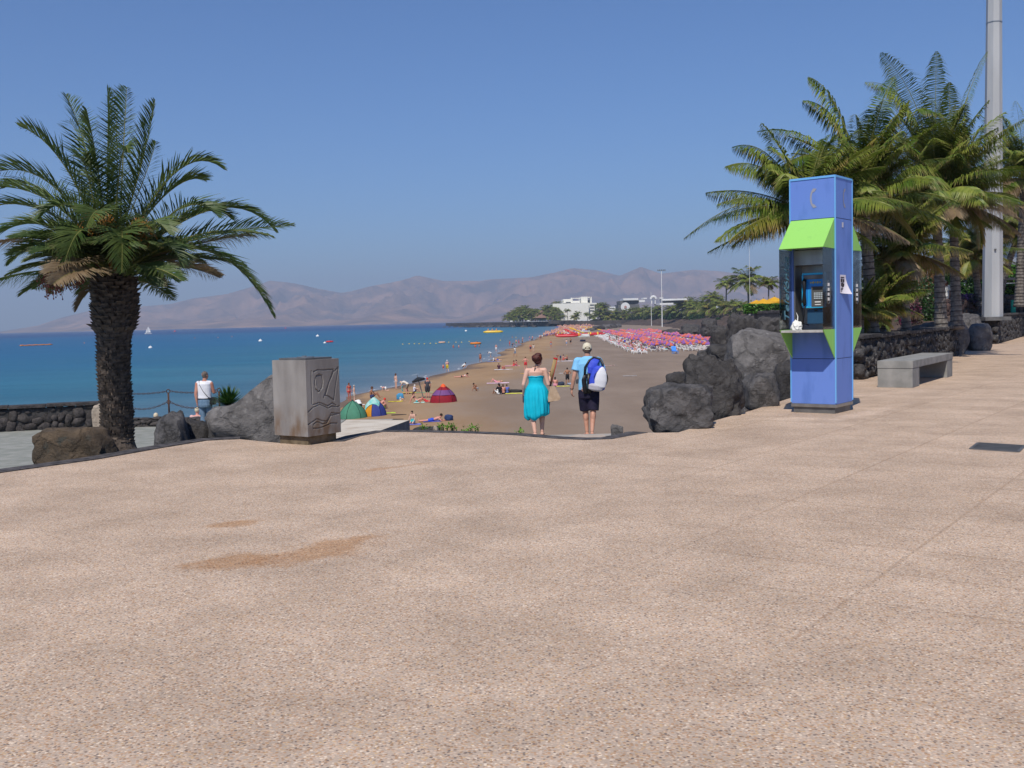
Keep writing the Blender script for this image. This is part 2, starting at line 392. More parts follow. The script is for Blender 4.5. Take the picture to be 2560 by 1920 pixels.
for Y in YS:
    s = shoreX(Y); e = toeX(Y)+5
    for j in range(n):
        u = j/(n-1); X = s-14+(e-s+14)*u**1.25
        vs.append((X, Y, beach_z(X, Y))); av.append(X-s)
fs = [(i*n+j, i*n+j+1, (i+1)*n+j+1, (i+1)*n+j) for i in range(len(YS)-1) for j in range(n-1)]
mb.add(vs, fs, 0, av); tag(mb.obj('beach', m_sand, None, True), kind='structure')
# --- volcanic bank and the land behind it
PL2 = [(p.x, p.y) for p in PLAZA]
rows = []
Ys = [15+i*.6 for i in range(100)]
while Ys[-1] < 1300: Ys.append(Ys[-1]*1.018)
for Y in Ys:
    tx = toeX(Y); wd = pw(WID, Y); row = []
    for j in range(110):
        if j < 50: d = -1+ (wd+8)*(j/49)
        else: d = wd+7+ (max(Y*1.2, 75))*((j-49)/60)**1.7
        zz = land_z(tx+d, Y)
        if Y < 100 and (inside(PL2, tx+d, Y) or inside(PL2, tx+d+.5, Y-.35)): zz = -.7
        row.append((tx+d, Y, zz))
    rows.append(row)
grid_obj('volcanic_bank', rows, m_slope)
# --- headland with sea wall at the bay head
m_wallfar = mat('far_stone', (.05, .045, .045), .9, (.10, .085, .075), .08, spec=.1)
mb = MB(); hp = [(1130, 818), (1172, 818.5), (1230, 817.5), (1345, 816.5), (1392, 815.6)]
pts = [W(px, py, SEA) for px, py in hp]; pts = [(p.x, p.y) for p in pts]
mb.poly(pts[1:]+[(60, 1030), (330, 1010), (400, 1900), (-120, 1900)], -8, -.9)
tag(mb.obj('headland', m_wallfar), kind='structure')
# --- sea
m_sea, t, b = new_mat('sea_water')
tc = nd(t, 'ShaderNodeTexCoord'); at = nd(t, 'ShaderNodeAttribute', attribute_name='tip')
n1 = nd(t, 'ShaderNodeTexNoise'); n1.inputs['Scale'].default_value = .02; n1.inputs['Detail'].default_value = 6
mp = nd(t, 'ShaderNodeMapping'); mp.inputs['Scale'].default_value = (.35, 1.6, 1); t.links.new(tc.outputs['Object'], mp.inputs[0]); t.links.new(mp.outputs[0], n1.inputs['Vector'])
lg = nd(t, 'ShaderNodeMath', operation='LOGARITHM'); lg.inputs[1].default_value = 10; 
mxx = nd(t, 'ShaderNodeMath', operation='MAXIMUM'); mxx.inputs[1].default_value = 1; t.links.new(at.outputs['Fac'], mxx.inputs[0]); t.links.new(mxx.outputs[0], lg.inputs[0])
ad = nd(t, 'ShaderNodeMath', operation='MULTIPLY_ADD'); ad.inputs[1].default_value = .45; t.links.new(n1.outputs['Fac'], ad.inputs[0]); t.links.new(lg.outputs[0], ad.inputs[2])
r2 = nd(t, 'ShaderNodeValToRGB'); mr = nd(t, 'ShaderNodeMapRange'); mr.inputs[1].default_value = .225; mr.inputs[2].default_value = 4.225
t.links.new(ad.outputs[0], mr.inputs[0]); t.links.new(mr.outputs[0], r2.inputs[0])
E_ = r2.color_ramp.elements; E_[0].position = 0; E_[0].color = (.19, .21, .23, 1); E_[1].position = 1; E_[1].color = (.007, .042, .15, 1)
for p_, c_ in ((.24, (.085, .155, .20)), (.42, (.026, .140, .205)), (.55, (.008, .105, .215)), (.70, (.006, .080, .195)), (.77, (.007, .055, .155))):
    e = E_.new(p_); e.color = (*c_, 1)
wn = nd(t, 'ShaderNodeTexNoise'); wn.inputs['Scale'].default_value = .06; wn.inputs['Detail'].default_value = 8; wn.inputs['Roughness'].default_value = .7
wm = nd(t, 'ShaderNodeMapping'); wm.inputs['Scale'].default_value = (.25, 1.5, 1); t.links.new(tc.outputs['Object'], wm.inputs[0]); t.links.new(wm.outputs[0], wn.inputs['Vector'])
wr = nd(t, 'ShaderNodeValToRGB'); wr.color_ramp.elements[0].position = .36; wr.color_ramp.elements[0].color = (.80, .84, .88, 1); wr.color_ramp.elements[1].position = .64; wr.color_ramp.elements[1].color = (1.2, 1.15, 1.12, 1)
t.links.new(wn.outputs['Fac'], wr.inputs[0]); wx = nd(t, 'ShaderNodeMix', data_type='RGBA', blend_type='MULTIPLY'); wx.inputs[0].default_value = 1; t.links.new(r2.outputs[0], wx.inputs[6]); t.links.new(wr.outputs[0], wx.inputs[7])
t.links.new(wx.outputs[2], b.inputs['Base Color']); b.inputs['Roughness'].default_value = .35; set_spec(b, .12)
n3 = nd(t, 'ShaderNodeTexNoise'); n3.inputs['Scale'].default_value = .55; n3.inputs['Detail'].default_value = 7; n3.inputs['Roughness'].default_value = .6
mp3 = nd(t, 'ShaderNodeMapping'); mp3.inputs['Scale'].default_value = (.55, 1.5, 1); t.links.new(tc.outputs['Object'], mp3.inputs[0]); t.links.new(mp3.outputs[0], n3.inputs['Vector'])
bp = nd(t, 'ShaderNodeBump'); bp.inputs['Strength'].default_value = .8; bp.inputs['Distance'].default_value = .5
t.links.new(n3.outputs['Fac'], bp.inputs['Height']); t.links.new(bp.outputs[0], b.inputs['Normal'])
mb = MB(); ds = [-12, 0, .6, 1.2, 2, 3, 5, 8, 12, 20, 35, 60, 100, 180, 350, 700, 1500, 3500, 9000]; ds = ds[::-1]
vs = []; av = []; YY = [-200, 0, 15]+YS+[1300, 1400, 1600, 2000, 2600, 3500, 5000, 8000, 14500]
for Y in YY:
    for d in ds:
        s = shoreX(max(Y, 20))
        if Y > 1250: s = pw([(1250, 300), (1600, 3000), (2600, 7000), (14500, 9000)], Y)
        dd = d if d < 9000 else 9000+s
        vs.append((s-dd, Y, SEA)); 
        av.append(max(0, d) if Y < 1040 else max(d, (Y-1040)*2.2+200))
n = len(ds)
mb.add(vs, [(i*n+j, i*n+j+1, (i+1)*n+j+1, (i+1)*n+j) for i in range(len(YY)-1) for j in range(n-1)], 0, av)
tag(mb.obj('sea', m_sea), kind='structure')
# breaking foam, a thin irregular line of white water at the shore
mb = MB(); m_foam = mat('foam', (.75, .78, .8), .6)
for seg in range(46):
    Y = 62+seg*5.2+random.random()*5; L = random.uniform(1.5, 5)
    if random.random() < .35: continue
    of = random.choice([-.5, -.9, -1.6, -3.2]); prev = None
    for k in range(9):
        yy = Y+L*k/8; wdt = .09*math.sin(math.pi*k/8)*random.uniform(.5, 1.3)+.01; x = shoreX(yy)+of+.12*noise.noise(Vector((yy*2, of, 0)))
        cur = ((x-wdt, yy, SEA+.02), (x+wdt, yy, SEA+.02))
        if prev: mb.quad(prev[0], prev[1], cur[1], cur[0])
        prev = cur
tag(mb.obj('breaking_foam', m_foam), kind='structure')
# --- mountains across the bay
SKY = [(-300, 829), (0, 829), (95, 814), (158, 793), (221, 778), (345, 767), (427, 760), (490, 745), (570, 735), (633, 717), (680, 701), (741, 708), (800, 722), (856, 732), (880, 728), (926, 716), (1007, 701), (1047, 688), (1111, 702), (1203, 702), (1227, 698), (1331, 693), (1389, 681), (1435, 670), (1493, 675), (1551, 689), (1604, 667), (1655, 684), (1736, 674), (1793, 677), (1900, 690), (2100, 700), (2400, 700), (2900, 740)]
m_mtn, t, b = new_mat('mountain_rock')
tc = nd(t, 'ShaderNodeTexCoord'); n1 = nd(t, 'ShaderNodeTexNoise'); n1.inputs['Scale'].default_value = .0024; n1.inputs['Detail'].default_value = 12; n1.inputs['Roughness'].default_value = .62
t.links.new(tc.outputs['Object'], n1.inputs['Vector'])
r1 = nd(t, 'ShaderNodeValToRGB'); r1.color_ramp.elements[0].position = .36; r1.color_ramp.elements[0].color = (.11, .075, .065, 1)
r1.color_ramp.elements[1].position = .66; r1.color_ramp.elements[1].color = (.42, .24, .15, 1)
t.links.new(n1.outputs['Fac'], r1.inputs[0]); t.links.new(r1.outputs[0], b.inputs['Base Color']); b.inputs['Roughness'].default_value = 1; set_spec(b, 0)
bp = nd(t, 'ShaderNodeBump'); bp.inputs['Strength'].default_value = 1; bp.inputs['Distance'].default_value = 60
t.links.new(n1.outputs['Fac'], bp.inputs['Height']); t.links.new(bp.outputs[0], b.inputs['Normal'])
rows = []; cols = [(-300+i*6) for i in range(530)]
for k in range(80):
    u = k/79; row = []
    for px in cols:
        py = pw(SKY, px); h0 = hor(px)
        base = 7600+900*noise.noise(Vector((px*.004, 5, 0))); top = 11200+500*noise.noise(Vector((px*.006, 1, 0)))
        Y = lerp(base, top, u/.86) if u < .86 else top+(u-.86)*9000
        p = D(px, py, Y if u < .86 else top); Ht = D(px, py, top).z-SEA
        X = D(px, h0, Y).x
        tt = min(u/.86, 1)
        prof = .42*tt**.75+.58*tt**2.2
        rg = 1-abs(noise.noise(Vector((X*.0011+3, Y*.0007, 2.2))))*2
        rg2 = 1-abs(noise.noise(Vector((X*.0034+7, Y*.0022, 6.2))))*2; rg3 = 1-abs(noise.noise(Vector((X*.009+7, Y*.005, 8.2))))*2
        z = SEA-3+(Ht+3)*(prof*(1+(.85*(rg-.6)+.50*(rg2-.6)+.22*(rg3-.6))*math.sin(math.pi*min(tt, 1))**.8)) if u < .86 else SEA+Ht*(1-(u-.86)*3)
        z = min(z, SEA+Ht*(Y-0)/top*1.0) if u < .86 else z
        row.append((X, Y, z))
    rows.append(row)
grid_obj('mountains', rows, m_mtn)
# --- haze
mb = MB(); mb.box((0, 6500, 345), (60000, 19000, 710)); mb.box
hz = mb.obj('haze', None); hm = bpy.data.materials.new('haze_air'); hm.use_nodes = True; ht = hm.node_tree; ht.nodes.remove(ht.nodes['Principled BSDF'])
pv = nd(ht, 'ShaderNodeVolumePrincipled'); pv.inputs['Color'].default_value = (.62, .74, .95, 1); pv.inputs['Density'].default_value = 1.4e-4
ht.links.new(pv.outputs[0], ht.nodes['Material Output'].inputs['Volume'])
hz.data.materials.clear(); hz.data.materials.append(hm); tag(hz, 'thin blue sea haze over the whole bay', 'haze', kind='stuff'); hz.display_type = 'WIRE'
# ================================================================= ROCKS
def rock_mat(name, a, b_, spots=None, sc=3.0, bump=.9):
    m, t, b = new_mat(name)
    tc = nd(t, 'ShaderNodeTexCoord'); P = tc.outputs['Object']
    n1 = nd(t, 'ShaderNodeTexNoise'); n1.inputs['Scale'].default_value = sc; n1.inputs['Detail'].default_value = 10; n1.inputs['Roughness'].default_value = .68
    t.links.new(P, n1.inputs['Vector'])
    r = nd(t, 'ShaderNodeValToRGB'); r.color_ramp.elements[0].position = .33; r.color_ramp.elements[0].color = (*a, 1)
    r.color_ramp.elements[1].position = .68; r.color_ramp.elements[1].color = (*b_, 1)
    t.links.new(n1.outputs['Fac'], r.inputs[0]); src = r.outputs[0]
    if spots:
        n2 = nd(t, 'ShaderNodeTexNoise'); n2.inputs['Scale'].default_value = sc*2.3; n2.inputs['Detail'].default_value = 8; t.links.new(P, n2.inputs['Vector'])
        r2 = nd(t, 'ShaderNodeMapRange'); r2.inputs[1].default_value = .6; r2.inputs[2].default_value = .72; t.links.new(n2.outputs['Fac'], r2.inputs[0])
        mx = nd(t, 'ShaderNodeMix', data_type='RGBA'); mx.inputs[7].default_value = (*spots, 1)
        t.links.new(r2.outputs[0], mx.inputs[0]); t.links.new(src, mx.inputs[6]); src = mx.outputs[2]
    t.links.new(src, b.inputs['Base Color']); b.inputs['Roughness'].default_value = .88; set_spec(b, .25)
    n3 = nd(t, 'ShaderNodeTexNoise'); n3.inputs['Scale'].default_value = sc*5; n3.inputs['Detail'].default_value = 9; n3.inputs['Roughness'].default_value = .7
    t.links.new(P, n3.inputs['Vector'])
    v = nd(t, 'ShaderNodeTexVoronoi'); v.feature = 'DISTANCE_TO_EDGE'; v.inputs['Scale'].default_value = sc*1.1; 
    nw = nd(t, 'ShaderNodeMixRGB'); nw.inputs[0].default_value = .35; t.links.new(P, nw.inputs[1]); t.links.new(n1.outputs['Color'], nw.inputs[2]); t.links.new(nw.outputs[0], v.inputs['Vector'])
    vr = nd(t, 'ShaderNodeMapRange'); vr.inputs[2].default_value = .06; vr.inputs[4].default_value = .35; t.links.new(v.outputs['Distance'], vr.inputs[0])
    ad = nd(t, 'ShaderNodeMath', operation='ADD'); t.links.new(n3.outputs['Fac'], ad.inputs[0]); t.links.new(vr.outputs[0], ad.inputs[1])
    bp = nd(t, 'ShaderNodeBump'); bp.inputs['Strength'].default_value = bump; bp.inputs['Distance'].default_value = .05
    t.links.new(ad.outputs[0], bp.inputs['Height']); t.links.new(bp.outputs[0], b.inputs['Normal'])
    return m
M_ROCK = rock_mat('basalt_grey', (.055, .053, .055), (.17, .16, .158), sc=4)
M_ROCKL = rock_mat('basalt_pale', (.10, .094, .092), (.215, .202, .197), spots=(.28, .27, .26))
M_ROCKD = rock_mat('basalt_dark', (.035, .033, .035), (.105, .098, .095))
M_ROCKB = rock_mat('basalt_brown', (.055, .045, .035), (.16, .115, .075), spots=(.07, .07, .06))
M_BEIGE = rock_mat('beige_rock', (.35, .28, .22), (.55, .47, .38))
def rock_mesh(seed, size, sub=4, cuts=11, rough=.13, base=True, prof=None):
    rnd = random.Random(seed); bm = bmesh.new(); bmesh.ops.create_icosphere(bm, subdivisions=sub, radius=1)
    pl = []
    for i in range(cuts):
        n = Vector((rnd.gauss(0, 1), rnd.gauss(0, 1), rnd.gauss(0, .8))).normalized(); pl.append((n, rnd.uniform(.72, 1.0)))
    for ax in range(3):
        for sg in (-1, 1):
            n = Vector((0, 0, 0)); n[ax] = sg; n += Vector((rnd.gauss(0, .13), rnd.gauss(0, .13), rnd.gauss(0, .13))); pl.append((n.normalized(), rnd.uniform(.68, .84)))
    off = Vector((seed*3.7, seed*1.3, seed*.7))
    for v in bm.verts:
        d = v.co.normalized(); r = 1.0
        for n, k in pl:
            q = d.dot(n)
            if q > .05: r = min(r, k/q)
        r *= 1+rough*(noise.fractal(d*1.6+off, 1, 2, 5)*1.1)+.5*rough*noise.noise(d*6+off)+.25*rough*noise.noise(d*14+off)
        p = Vector((d.x*r*size[0]/2, d.y*r*size[1]/2, d.z*r*size[2]/2))
        if base: p.z = max(p.z, -size[2]*.36)
        v.co = p
        if prof: v.co = prof(v.co)
    return bm
def boulder(px0, px1, py0, py1, Y, seed, m, label, depth=None, group=None, cuts=11, rough=.10, rz=0, sink=.12, prof=None, sub=4, name='boulder'):
    a = D(px0, py1, Y); c = D(px1, py0, Y); w_ = c.x-a.x; h_ = D((px0+px1)/2, py0, Y).z-D((px0+px1)/2, py1, Y).z
    dep = depth or w_*.8
    sx_, sz_ = w_*1.06, h_*(1+sink)/.82
    bm = rock_mesh(seed, (sx_, dep, sz_), sub, cuts, rough, True, prof)
    xs = [v.co.x for v in bm.verts]; zs = [v.co.z for v in bm.verts]
    kx = w_/(max(xs)-min(xs)); kz = h_*(1+sink)/(max(zs)-min(zs)); zm = min(zs); xm = (max(xs)+min(xs))/2
    for v in bm.verts: v.co.x = (v.co.x-xm)*kx; v.co.z = (v.co.z-zm)*kz
    mb = MB(); mb.addbm(bm); o = mb.obj(name, m, None, True)
    mid = D((px0+px1)/2, py1, Y); o.location = (mid.x, Y+dep*.35, mid.z-h_*sink)
    try: o.data.set_sharp_from_angle(angle=R(38))
    except Exception: pass
    return tag(o, label, 'boulder', group)
# left of the photo
boulder(60, 268, 1070, 1172, 12.25, 3, M_ROCKB, 'low brown boulder at the foot of the big date palm, bottom left', depth=1.0, rough=.13, sink=.5)
boulder(382, 462, 1031, 1118, 14.3, 5, M_ROCK, 'rounded dark grey boulder right of the date palm trunk', depth=.7, sink=.6, cuts=8)
boulder(440, 520, 1050, 1120, 14.9, 8, M_ROCKD, 'small dark boulder wedged between the rounded boulder and the sloping grey one', depth=.7, sink=.6)
def slope_prof(v): return Vector((v.x, v.y, v.z*(1.0 if v.z < 0 else (.38+.62*smooth((v.x/.62+.62)/1.1)))))
boulder(508, 770, 926, 1112, 14.6, 12, M_ROCKL, 'big pale grey boulder sloping up behind the concrete litter bin', depth=1.3, cuts=9, rough=.07, sink=.35, prof=slope_prof, sub=5)
boulder(229, 262, 1006, 1068, 29.5, 21, M_BEIGE, 'upright beige rock standing at the end of the left lava wall', depth=.4, rough=.06)
# right of the photo
boulder(1619, 1797, 961, 1078, 13.6, 31, M_ROCK, 'squat flat-topped grey boulder, nearest of the right pile and leftmost', depth=1.0, cuts=9, rough=.11, sub=5, sink=.12)
boulder(1668, 1722, 930, 985, 16.4, 33, M_ROCKD, 'small rounded boulder peeping over the squat flat-topped one', depth=.5)
boulder(1712, 1875, 884, 1046, 15.2, 44, M_ROCKD, 'tall dark boulder with a flat top behind the squat one', depth=1.1, cuts=13, rough=.16, sub=5)
boulder(1870, 1956, 934, 1024, 16.6, 47, M_ROCK, 'angular boulder low beside the phone kiosk', depth=.8, cuts=12)
boulder(1830, 1995, 819, 948, 20.5, 52, M_ROCKL, 'large smooth pale grey boulder left of the phone kiosk', depth=1.5, cuts=8, rough=.06, sub=5)
boulder(1948, 2010, 900, 1000, 18.6, 55, M_ROCKD, 'black boulder half hidden behind the phone kiosk', depth=.8)
boulder(1775, 1850, 860, 905, 24, 57, M_ROCKD, 'dark jagged boulder behind the tall flat-topped one', depth=1)
boulder(1842, 1880, 828, 862, 27, 58, M_ROCKB, 'brownish angular boulder above the pale smooth one', depth=1)
boulder(2362, 2428, 802, 890, 34, 61, M_ROCKL, 'upright smooth grey boulder behind the far end of the bench', depth=.9, cuts=7, rough=.05)
boulder(2424, 2486, 808, 874, 37.0, 63, M_ROCKL, 'round-shouldered grey boulder where the plaza passes the wall', depth=1.0, cuts=8, rough=.05)
boulder(2405, 2462, 782, 850, 41, 64, M_ROCK, 'pointed grey boulder behind the two beside the bench', depth=1.2, cuts=8)
boulder(2312, 2372, 804, 850, 36, 66, M_ROCK, 'low grey boulder at the end of the near lava wall', depth=1.2)
boulder(1528, 1560, 1062, 1090, 13.9, 68, M_ROCKL, 'little round grey stone beside the stairs', depth=.2, cuts=7, sink=.5)
boulder(1558, 1592, 1080, 1094, 13.7, 69, M_ROCKL, 'flat pale stone at the right edge of the stairs', depth=.25, cuts=7, sink=.5)
boulder(1778, 1852, 812, 878, 84, 81, M_ROCKD, 'dark craggy rock at the foot of the bank, right of the last umbrella', depth=2.4, rough=.2, cuts=14, sink=.3)
boulder(1822, 1902, 782, 850, 78, 82, M_ROCKD, 'big black crag above and right of the last umbrella', depth=2.4, rough=.2, cuts=14, sink=.4)
boulder(1742, 1800, 868, 915, 34, 83, M_ROCK, 'grey rock between the umbrellas and the tall flat-topped boulder', depth=1.0, rough=.16, cuts=13, sink=.5)
boulder(1838, 1900, 842, 888, 46, 84, M_ROCKB, 'brown-topped squarish rock above the pale smooth boulder', depth=1.2, rough=.12, cuts=10, sink=.5)
boulder(1700, 1762, 808, 834, 300, 85, M_ROCKD, 'far black rocks on the brown slope behind the umbrella field', depth=6, rough=.2, cuts=12, sink=.4)
boulder(1755, 1800, 795, 826, 210, 86, M_ROCKD, 'jagged dark ledge below the white van', depth=4, rough=.2, cuts=12, sink=.5)
boulder(1892, 1972, 790, 842, 60, 87, M_ROCKD, 'black rock mass behind the left glass of the kiosk', depth=2, rough=.18, cuts=12, sink=.4)
boulder(1655, 1702, 822, 836, 330, 88, M_ROCKD, 'low line of dark stones at the back edge of the sand', depth=4, rough=.2, cuts=12, sink=.4)
# lava boulders on the bank: eight shapes, copied
protos = []
for k in range(8):
    mb = MB(); mb.addbm(rock_mesh(100+k, (1, 1, 1), 3, 10, .14, False)); me = mb.mesh('lava_boulder', M_ROCKD if k % 3 else M_ROCK)
    try: me.polygons.foreach_set('use_smooth', [False]*len(me.polygons))
    except Exception: pass
    protos.append(me)
rnd = random.Random(5); spots = []
def in_view(x, y): return .12 < x/y < .33
nn = 0; tries = 0
while nn < 150 and tries < 6000:
    tries += 1
    Y = 28*math.exp(rnd.random()*2.1); d = rnd.uniform(-1.5, pw(WID, Y)+6); X = toeX(Y)+d
    if not in_view(X, Y) or inside(PL2, X, Y): continue
    s = rnd.uniform(.5, 1.3)*(.55+Y/80.)
    if any((X-a)**2+(Y-b_)**2 < (s+c)**2*.13 for a, b_, c in spots): continue
    spots.append((X, Y, s)); nn += 1
    o = bpy.data.objects.new('lava_boulder', protos[nn % 8]); COL.objects.link(o)
    z = land_z(X, Y) if d > 0 else max(beach_z(X, Y), land_z(X, Y))
    o.location = (X, Y, z+s*.12); o.rotation_euler = (rnd.random()*6, rnd.random()*6, rnd.random()*6); o.scale = (s*rnd.uniform(.8, 1.4), s*rnd.uniform(.8, 1.2), s*rnd.uniform(.6, .9))
    tag(o, 'dark lava boulder tumbled on the rocky bank above the beach', 'boulder', 'lava boulders on the rocky bank')
# far rocks: jetty and the low dark outcrop at the bay head
for i, (px, py, s) in enumerate([(1112, 817, 2.2), (1124, 816, 2.6), (1138, 817, 2.4), (1152, 816, 3.2), (1166, 814, 4), (1180, 813, 5), (1196, 811, 5.5), (1212, 812, 5), (1228, 812, 4.5), (1246, 813, 4.5), (1262, 813, 5), (1284, 813, 4), (1310, 813, 4), (1336, 813, 4)]):
    o = bpy.data.objects.new('jetty_rock', protos[i % 8]); COL.objects.link(o); p = W(px, 818, SEA); p.y -= 6
    o.location = (p.x, p.y, SEA+s*.05); o.scale = (s*2.4, s*1.3, s*.95); o.rotation_euler = (0, 0, i*1.3)
    tag(o, ['first', 'second', 'third', 'fourth', 'fifth', 'sixth', 'seventh', 'eighth', 'ninth', 'tenth', 'eleventh', 'twelfth', 'thirteenth', 'fourteenth'][i]+' low dark reef rock from the left before the headland wall', 'rock', 'reef rocks off the headland')
for i, (px, py, s) in enumerate([(1478, 822, 2.2), (1490, 819, 2.8), (1502, 816, 3.2), (1516, 813, 3.6), (1530, 811, 3.4), (1546, 811, 3.2)]):
    Y = 560+i*30; p = D(px, py, Y); z = beach_z(p.x, Y)
    o = bpy.data.objects.new('outcrop_rock', protos[(i+3) % 8]); COL.objects.link(o)
    o.location = (p.x, Y, z+s*.2); o.scale = (s*2.6, s*1.5, s*1.5); o.rotation_euler = (0, 0, i*.9)
    tag(o, ['first', 'second', 'third', 'fourth', 'fifth', 'sixth'][i]+' rock from the left of the black outcrop by the yellow pedal boats', 'rock', 'outcrop rocks at the back of the beach')
# ================================================================= DRY-STONE WALLS
def stone_wall(name, a, b_, h, th, label, seed, m=M_ROCKD, size=.26, coping=False):
    a = Vector(a); b_ = Vector(b_); L = (b_-a).xy.length; u = (b_-a); u.z = 0; u.normalize(); nrm = Vector((-u.y, u.x, 0))
    o = empty(name, a, 0, label, 'stone wall'); rnd = random.Random(seed)
    core = MB(); rot = Matrix.Rotation(math.atan2(u.y, u.x), 3, 'Z')
    zc = (b_.z-a.z)
    core.box(u*L/2+Vector((0, 0, h/2+zc/2-.05)), (L, th*.72, h-.06), rot); core.obj('wall_core', M_ROCKD, o)
    mb = MB(); rows_ = max(3, int(h/size+.5)); rh = h/rows_
    for r_ in range(rows_):
        x = -rnd.random()*size
        while x < L:
            wd = rnd.uniform(.7, 1.7)*size*(1.15 if r_ == rows_-1 else 1)
            for side in (-1, 1):
                if side == 1 and r_ < rows_-1: continue
                bm = rock_mesh(rnd.randrange(9999), (wd*1.3, th*.6 if r_ < rows_-1 else th*1.05, rh*(rnd.uniform(1.1, 2.1) if r_ < rows_-1 else rnd.uniform(.9, 1.25))), 2, 5, .16, False)
                p = u*(x+wd/2)+nrm*((-th*.30 if r_ < rows_-1 else 0))+Vector((0, 0, rh*(r_+.5)+(rnd.uniform(-.5, .45)*rh if r_ < rows_-1 else rnd.uniform(-.03, .02))+zc*(x/L)))
                mb.addbm(bm, p, rot @ Matrix.Rotation(rnd.uniform(-.7, .7) if r_ < rows_-1 else rnd.uniform(-.08, .08), 3, 'Y'))
                break
            x += wd
    st = mb.obj('stonework', m, o, True)
    if coping:
        mb = MB(); x = 0
        while x < L:
            wd = rnd.uniform(.5, 1.1); mb.bbox(u*min(x+wd/2, L)+Vector((0, 0, h+zc*(x/L)+rnd.uniform(-.015, .01))), (wd*.99, th*1.08, .09), .02, rot); x += wd
        mb.obj('coping', m, o)
    return o
M_WALLST = rock_mat('wall_stone', (.030, .028, .030), (.12, .115, .115), spots=(.36, .34, .31), sc=5)
M_WALLST2 = rock_mat('wall_stone_brown', (.030, .028, .030), (.12, .105, .10), sc=4)
stone_wall('dry_stone_wall', W(-60, 1082, TZ), W(229, 1066, TZ), .72, .5, 'low black lava wall at the sea edge of the terrace, left of the palm', 11, M_WALLST2, .24, True)
stone_wall('dry_stone_wall', W(300, 1066, TZ), W(520, 1063, TZ), .27, .5, 'knee-high dark wall under the chain fence behind the palm trunk', 12, M_WALLST2, .2)
stone_wall('dry_stone_wall', W(2128, 949), W(2375, 888), .94, .55, 'dry lava wall with whitish lichen behind the concrete bench', 13, M_WALLST, .2, True)
stone_wall('dry_stone_wall', W(2476, 860), W(2600, 825), 1.22, .6, 'far dry lava wall at the right edge along the promenade', 14, M_WALLST, .27, True)
p1 = D(2285, 790, 46); p2 = D(2470, 787, 52)
stone_wall('garden_wall', (p1.x, p1.y, land_z(p1.x, p1.y)-.1), (p2.x, p2.y, land_z(p2.x, p2.y)-.1), .85, .5, 'low reddish garden wall behind the palm trunks', 15, rock_mat('wall_red', (.05, .035, .033), (.14, .085, .075), sc=3), .3)
p1 = D(2492, 783, 56); p2 = D(2640, 783, 56)
stone_wall('garden_wall', (p1.x, p1.y, p1.z-.3), (p2.x, p2.y, p2.z-.3), 1.35, .5, 'stone planter wall right of the floodlight mast with a green post before it', 16, M_WALLST2, .33)
p1 = D(1990, 800, 92); p2 = D(1890, 792, 120)
stone_wall('retaining_wall', (p1.x, p1.y, .4), (p2.x, p2.y, .4), 1.5, .6, 'black retaining wall below the cafe hedge', 17, M_WALLST2, .5)
# ================================================================= PALMS
def leaf_mat(name, g1, g2, tipc, t0=.6, t1=.95, trans=.22, rough=.45):
    m, t, b = new_mat(name)
    at = nd(t, 'ShaderNodeAttribute', attribute_name='tip'); tc = nd(t, 'ShaderNodeTexCoord')
    n = nd(t, 'ShaderNodeTexNoise'); n.inputs['Scale'].default_value = 2.2; n.inputs['Detail'].default_value = 3; t.links.new(tc.outputs['Object'], n.inputs['Vector'])
    r = nd(t, 'ShaderNodeValToRGB'); r.color_ramp.elements[0].position = .35; r.color_ramp.elements[0].color = (*g1, 1); r.color_ramp.elements[1].position = .66; r.color_ramp.elements[1].color = (*g2, 1)
    t.links.new(n.outputs['Fac'], r.inputs[0])
    mr = nd(t, 'ShaderNodeMapRange'); mr.inputs[1].default_value = t0; mr.inputs[2].default_value = t1; t.links.new(at.outputs['Fac'], mr.inputs[0])
    mx = nd(t, 'ShaderNodeMix', data_type='RGBA'); mx.inputs[7].default_value = (*tipc, 1); t.links.new(mr.outputs[0], mx.inputs[0]); t.links.new(r.outputs[0], mx.inputs[6])
    t.links.new(mx.outputs[2], b.inputs['Base Color']); b.inputs['Roughness'].default_value = rough; set_spec(b, .35)
    tr = nd(t, 'ShaderNodeBsdfTranslucent'); t.links.new(mx.outputs[2], tr.inputs[0]); ms = nd(t, 'ShaderNodeMixShader'); ms.inputs[0].default_value = trans
    t.links.new(b.outputs[0], ms.inputs[1]); t.links.new(tr.outputs[0], ms.inputs[2]); t.links.new(ms.outputs[0], t.nodes['Material Output'].inputs[0])
    return m
M_DATE = leaf_mat('date_palm_leaf', (.046, .092, .022), (.135, .180, .050), (.40, .32, .17), .74, 1.25, .3)
M_DEAD = leaf_mat('dead_palm_leaf', (.20, .14, .08), (.30, .22, .13), (.34, .27, .17), .5, 1.0)
M_COCO = leaf_mat('coconut_palm_leaf', (.080, .150, .018), (.27, .31, .055), (.42, .28, .14), .66, 1.02, .3)
M_COCOY = leaf_mat('yellowing_palm_leaf', (.15, .19, .03), (.30, .28, .05), (.48, .30, .14), .45, 1.0, .3)
M_RACH = mat('leaf_stalk', (.16, .17, .05), .5, (.26, .24, .08), 4)
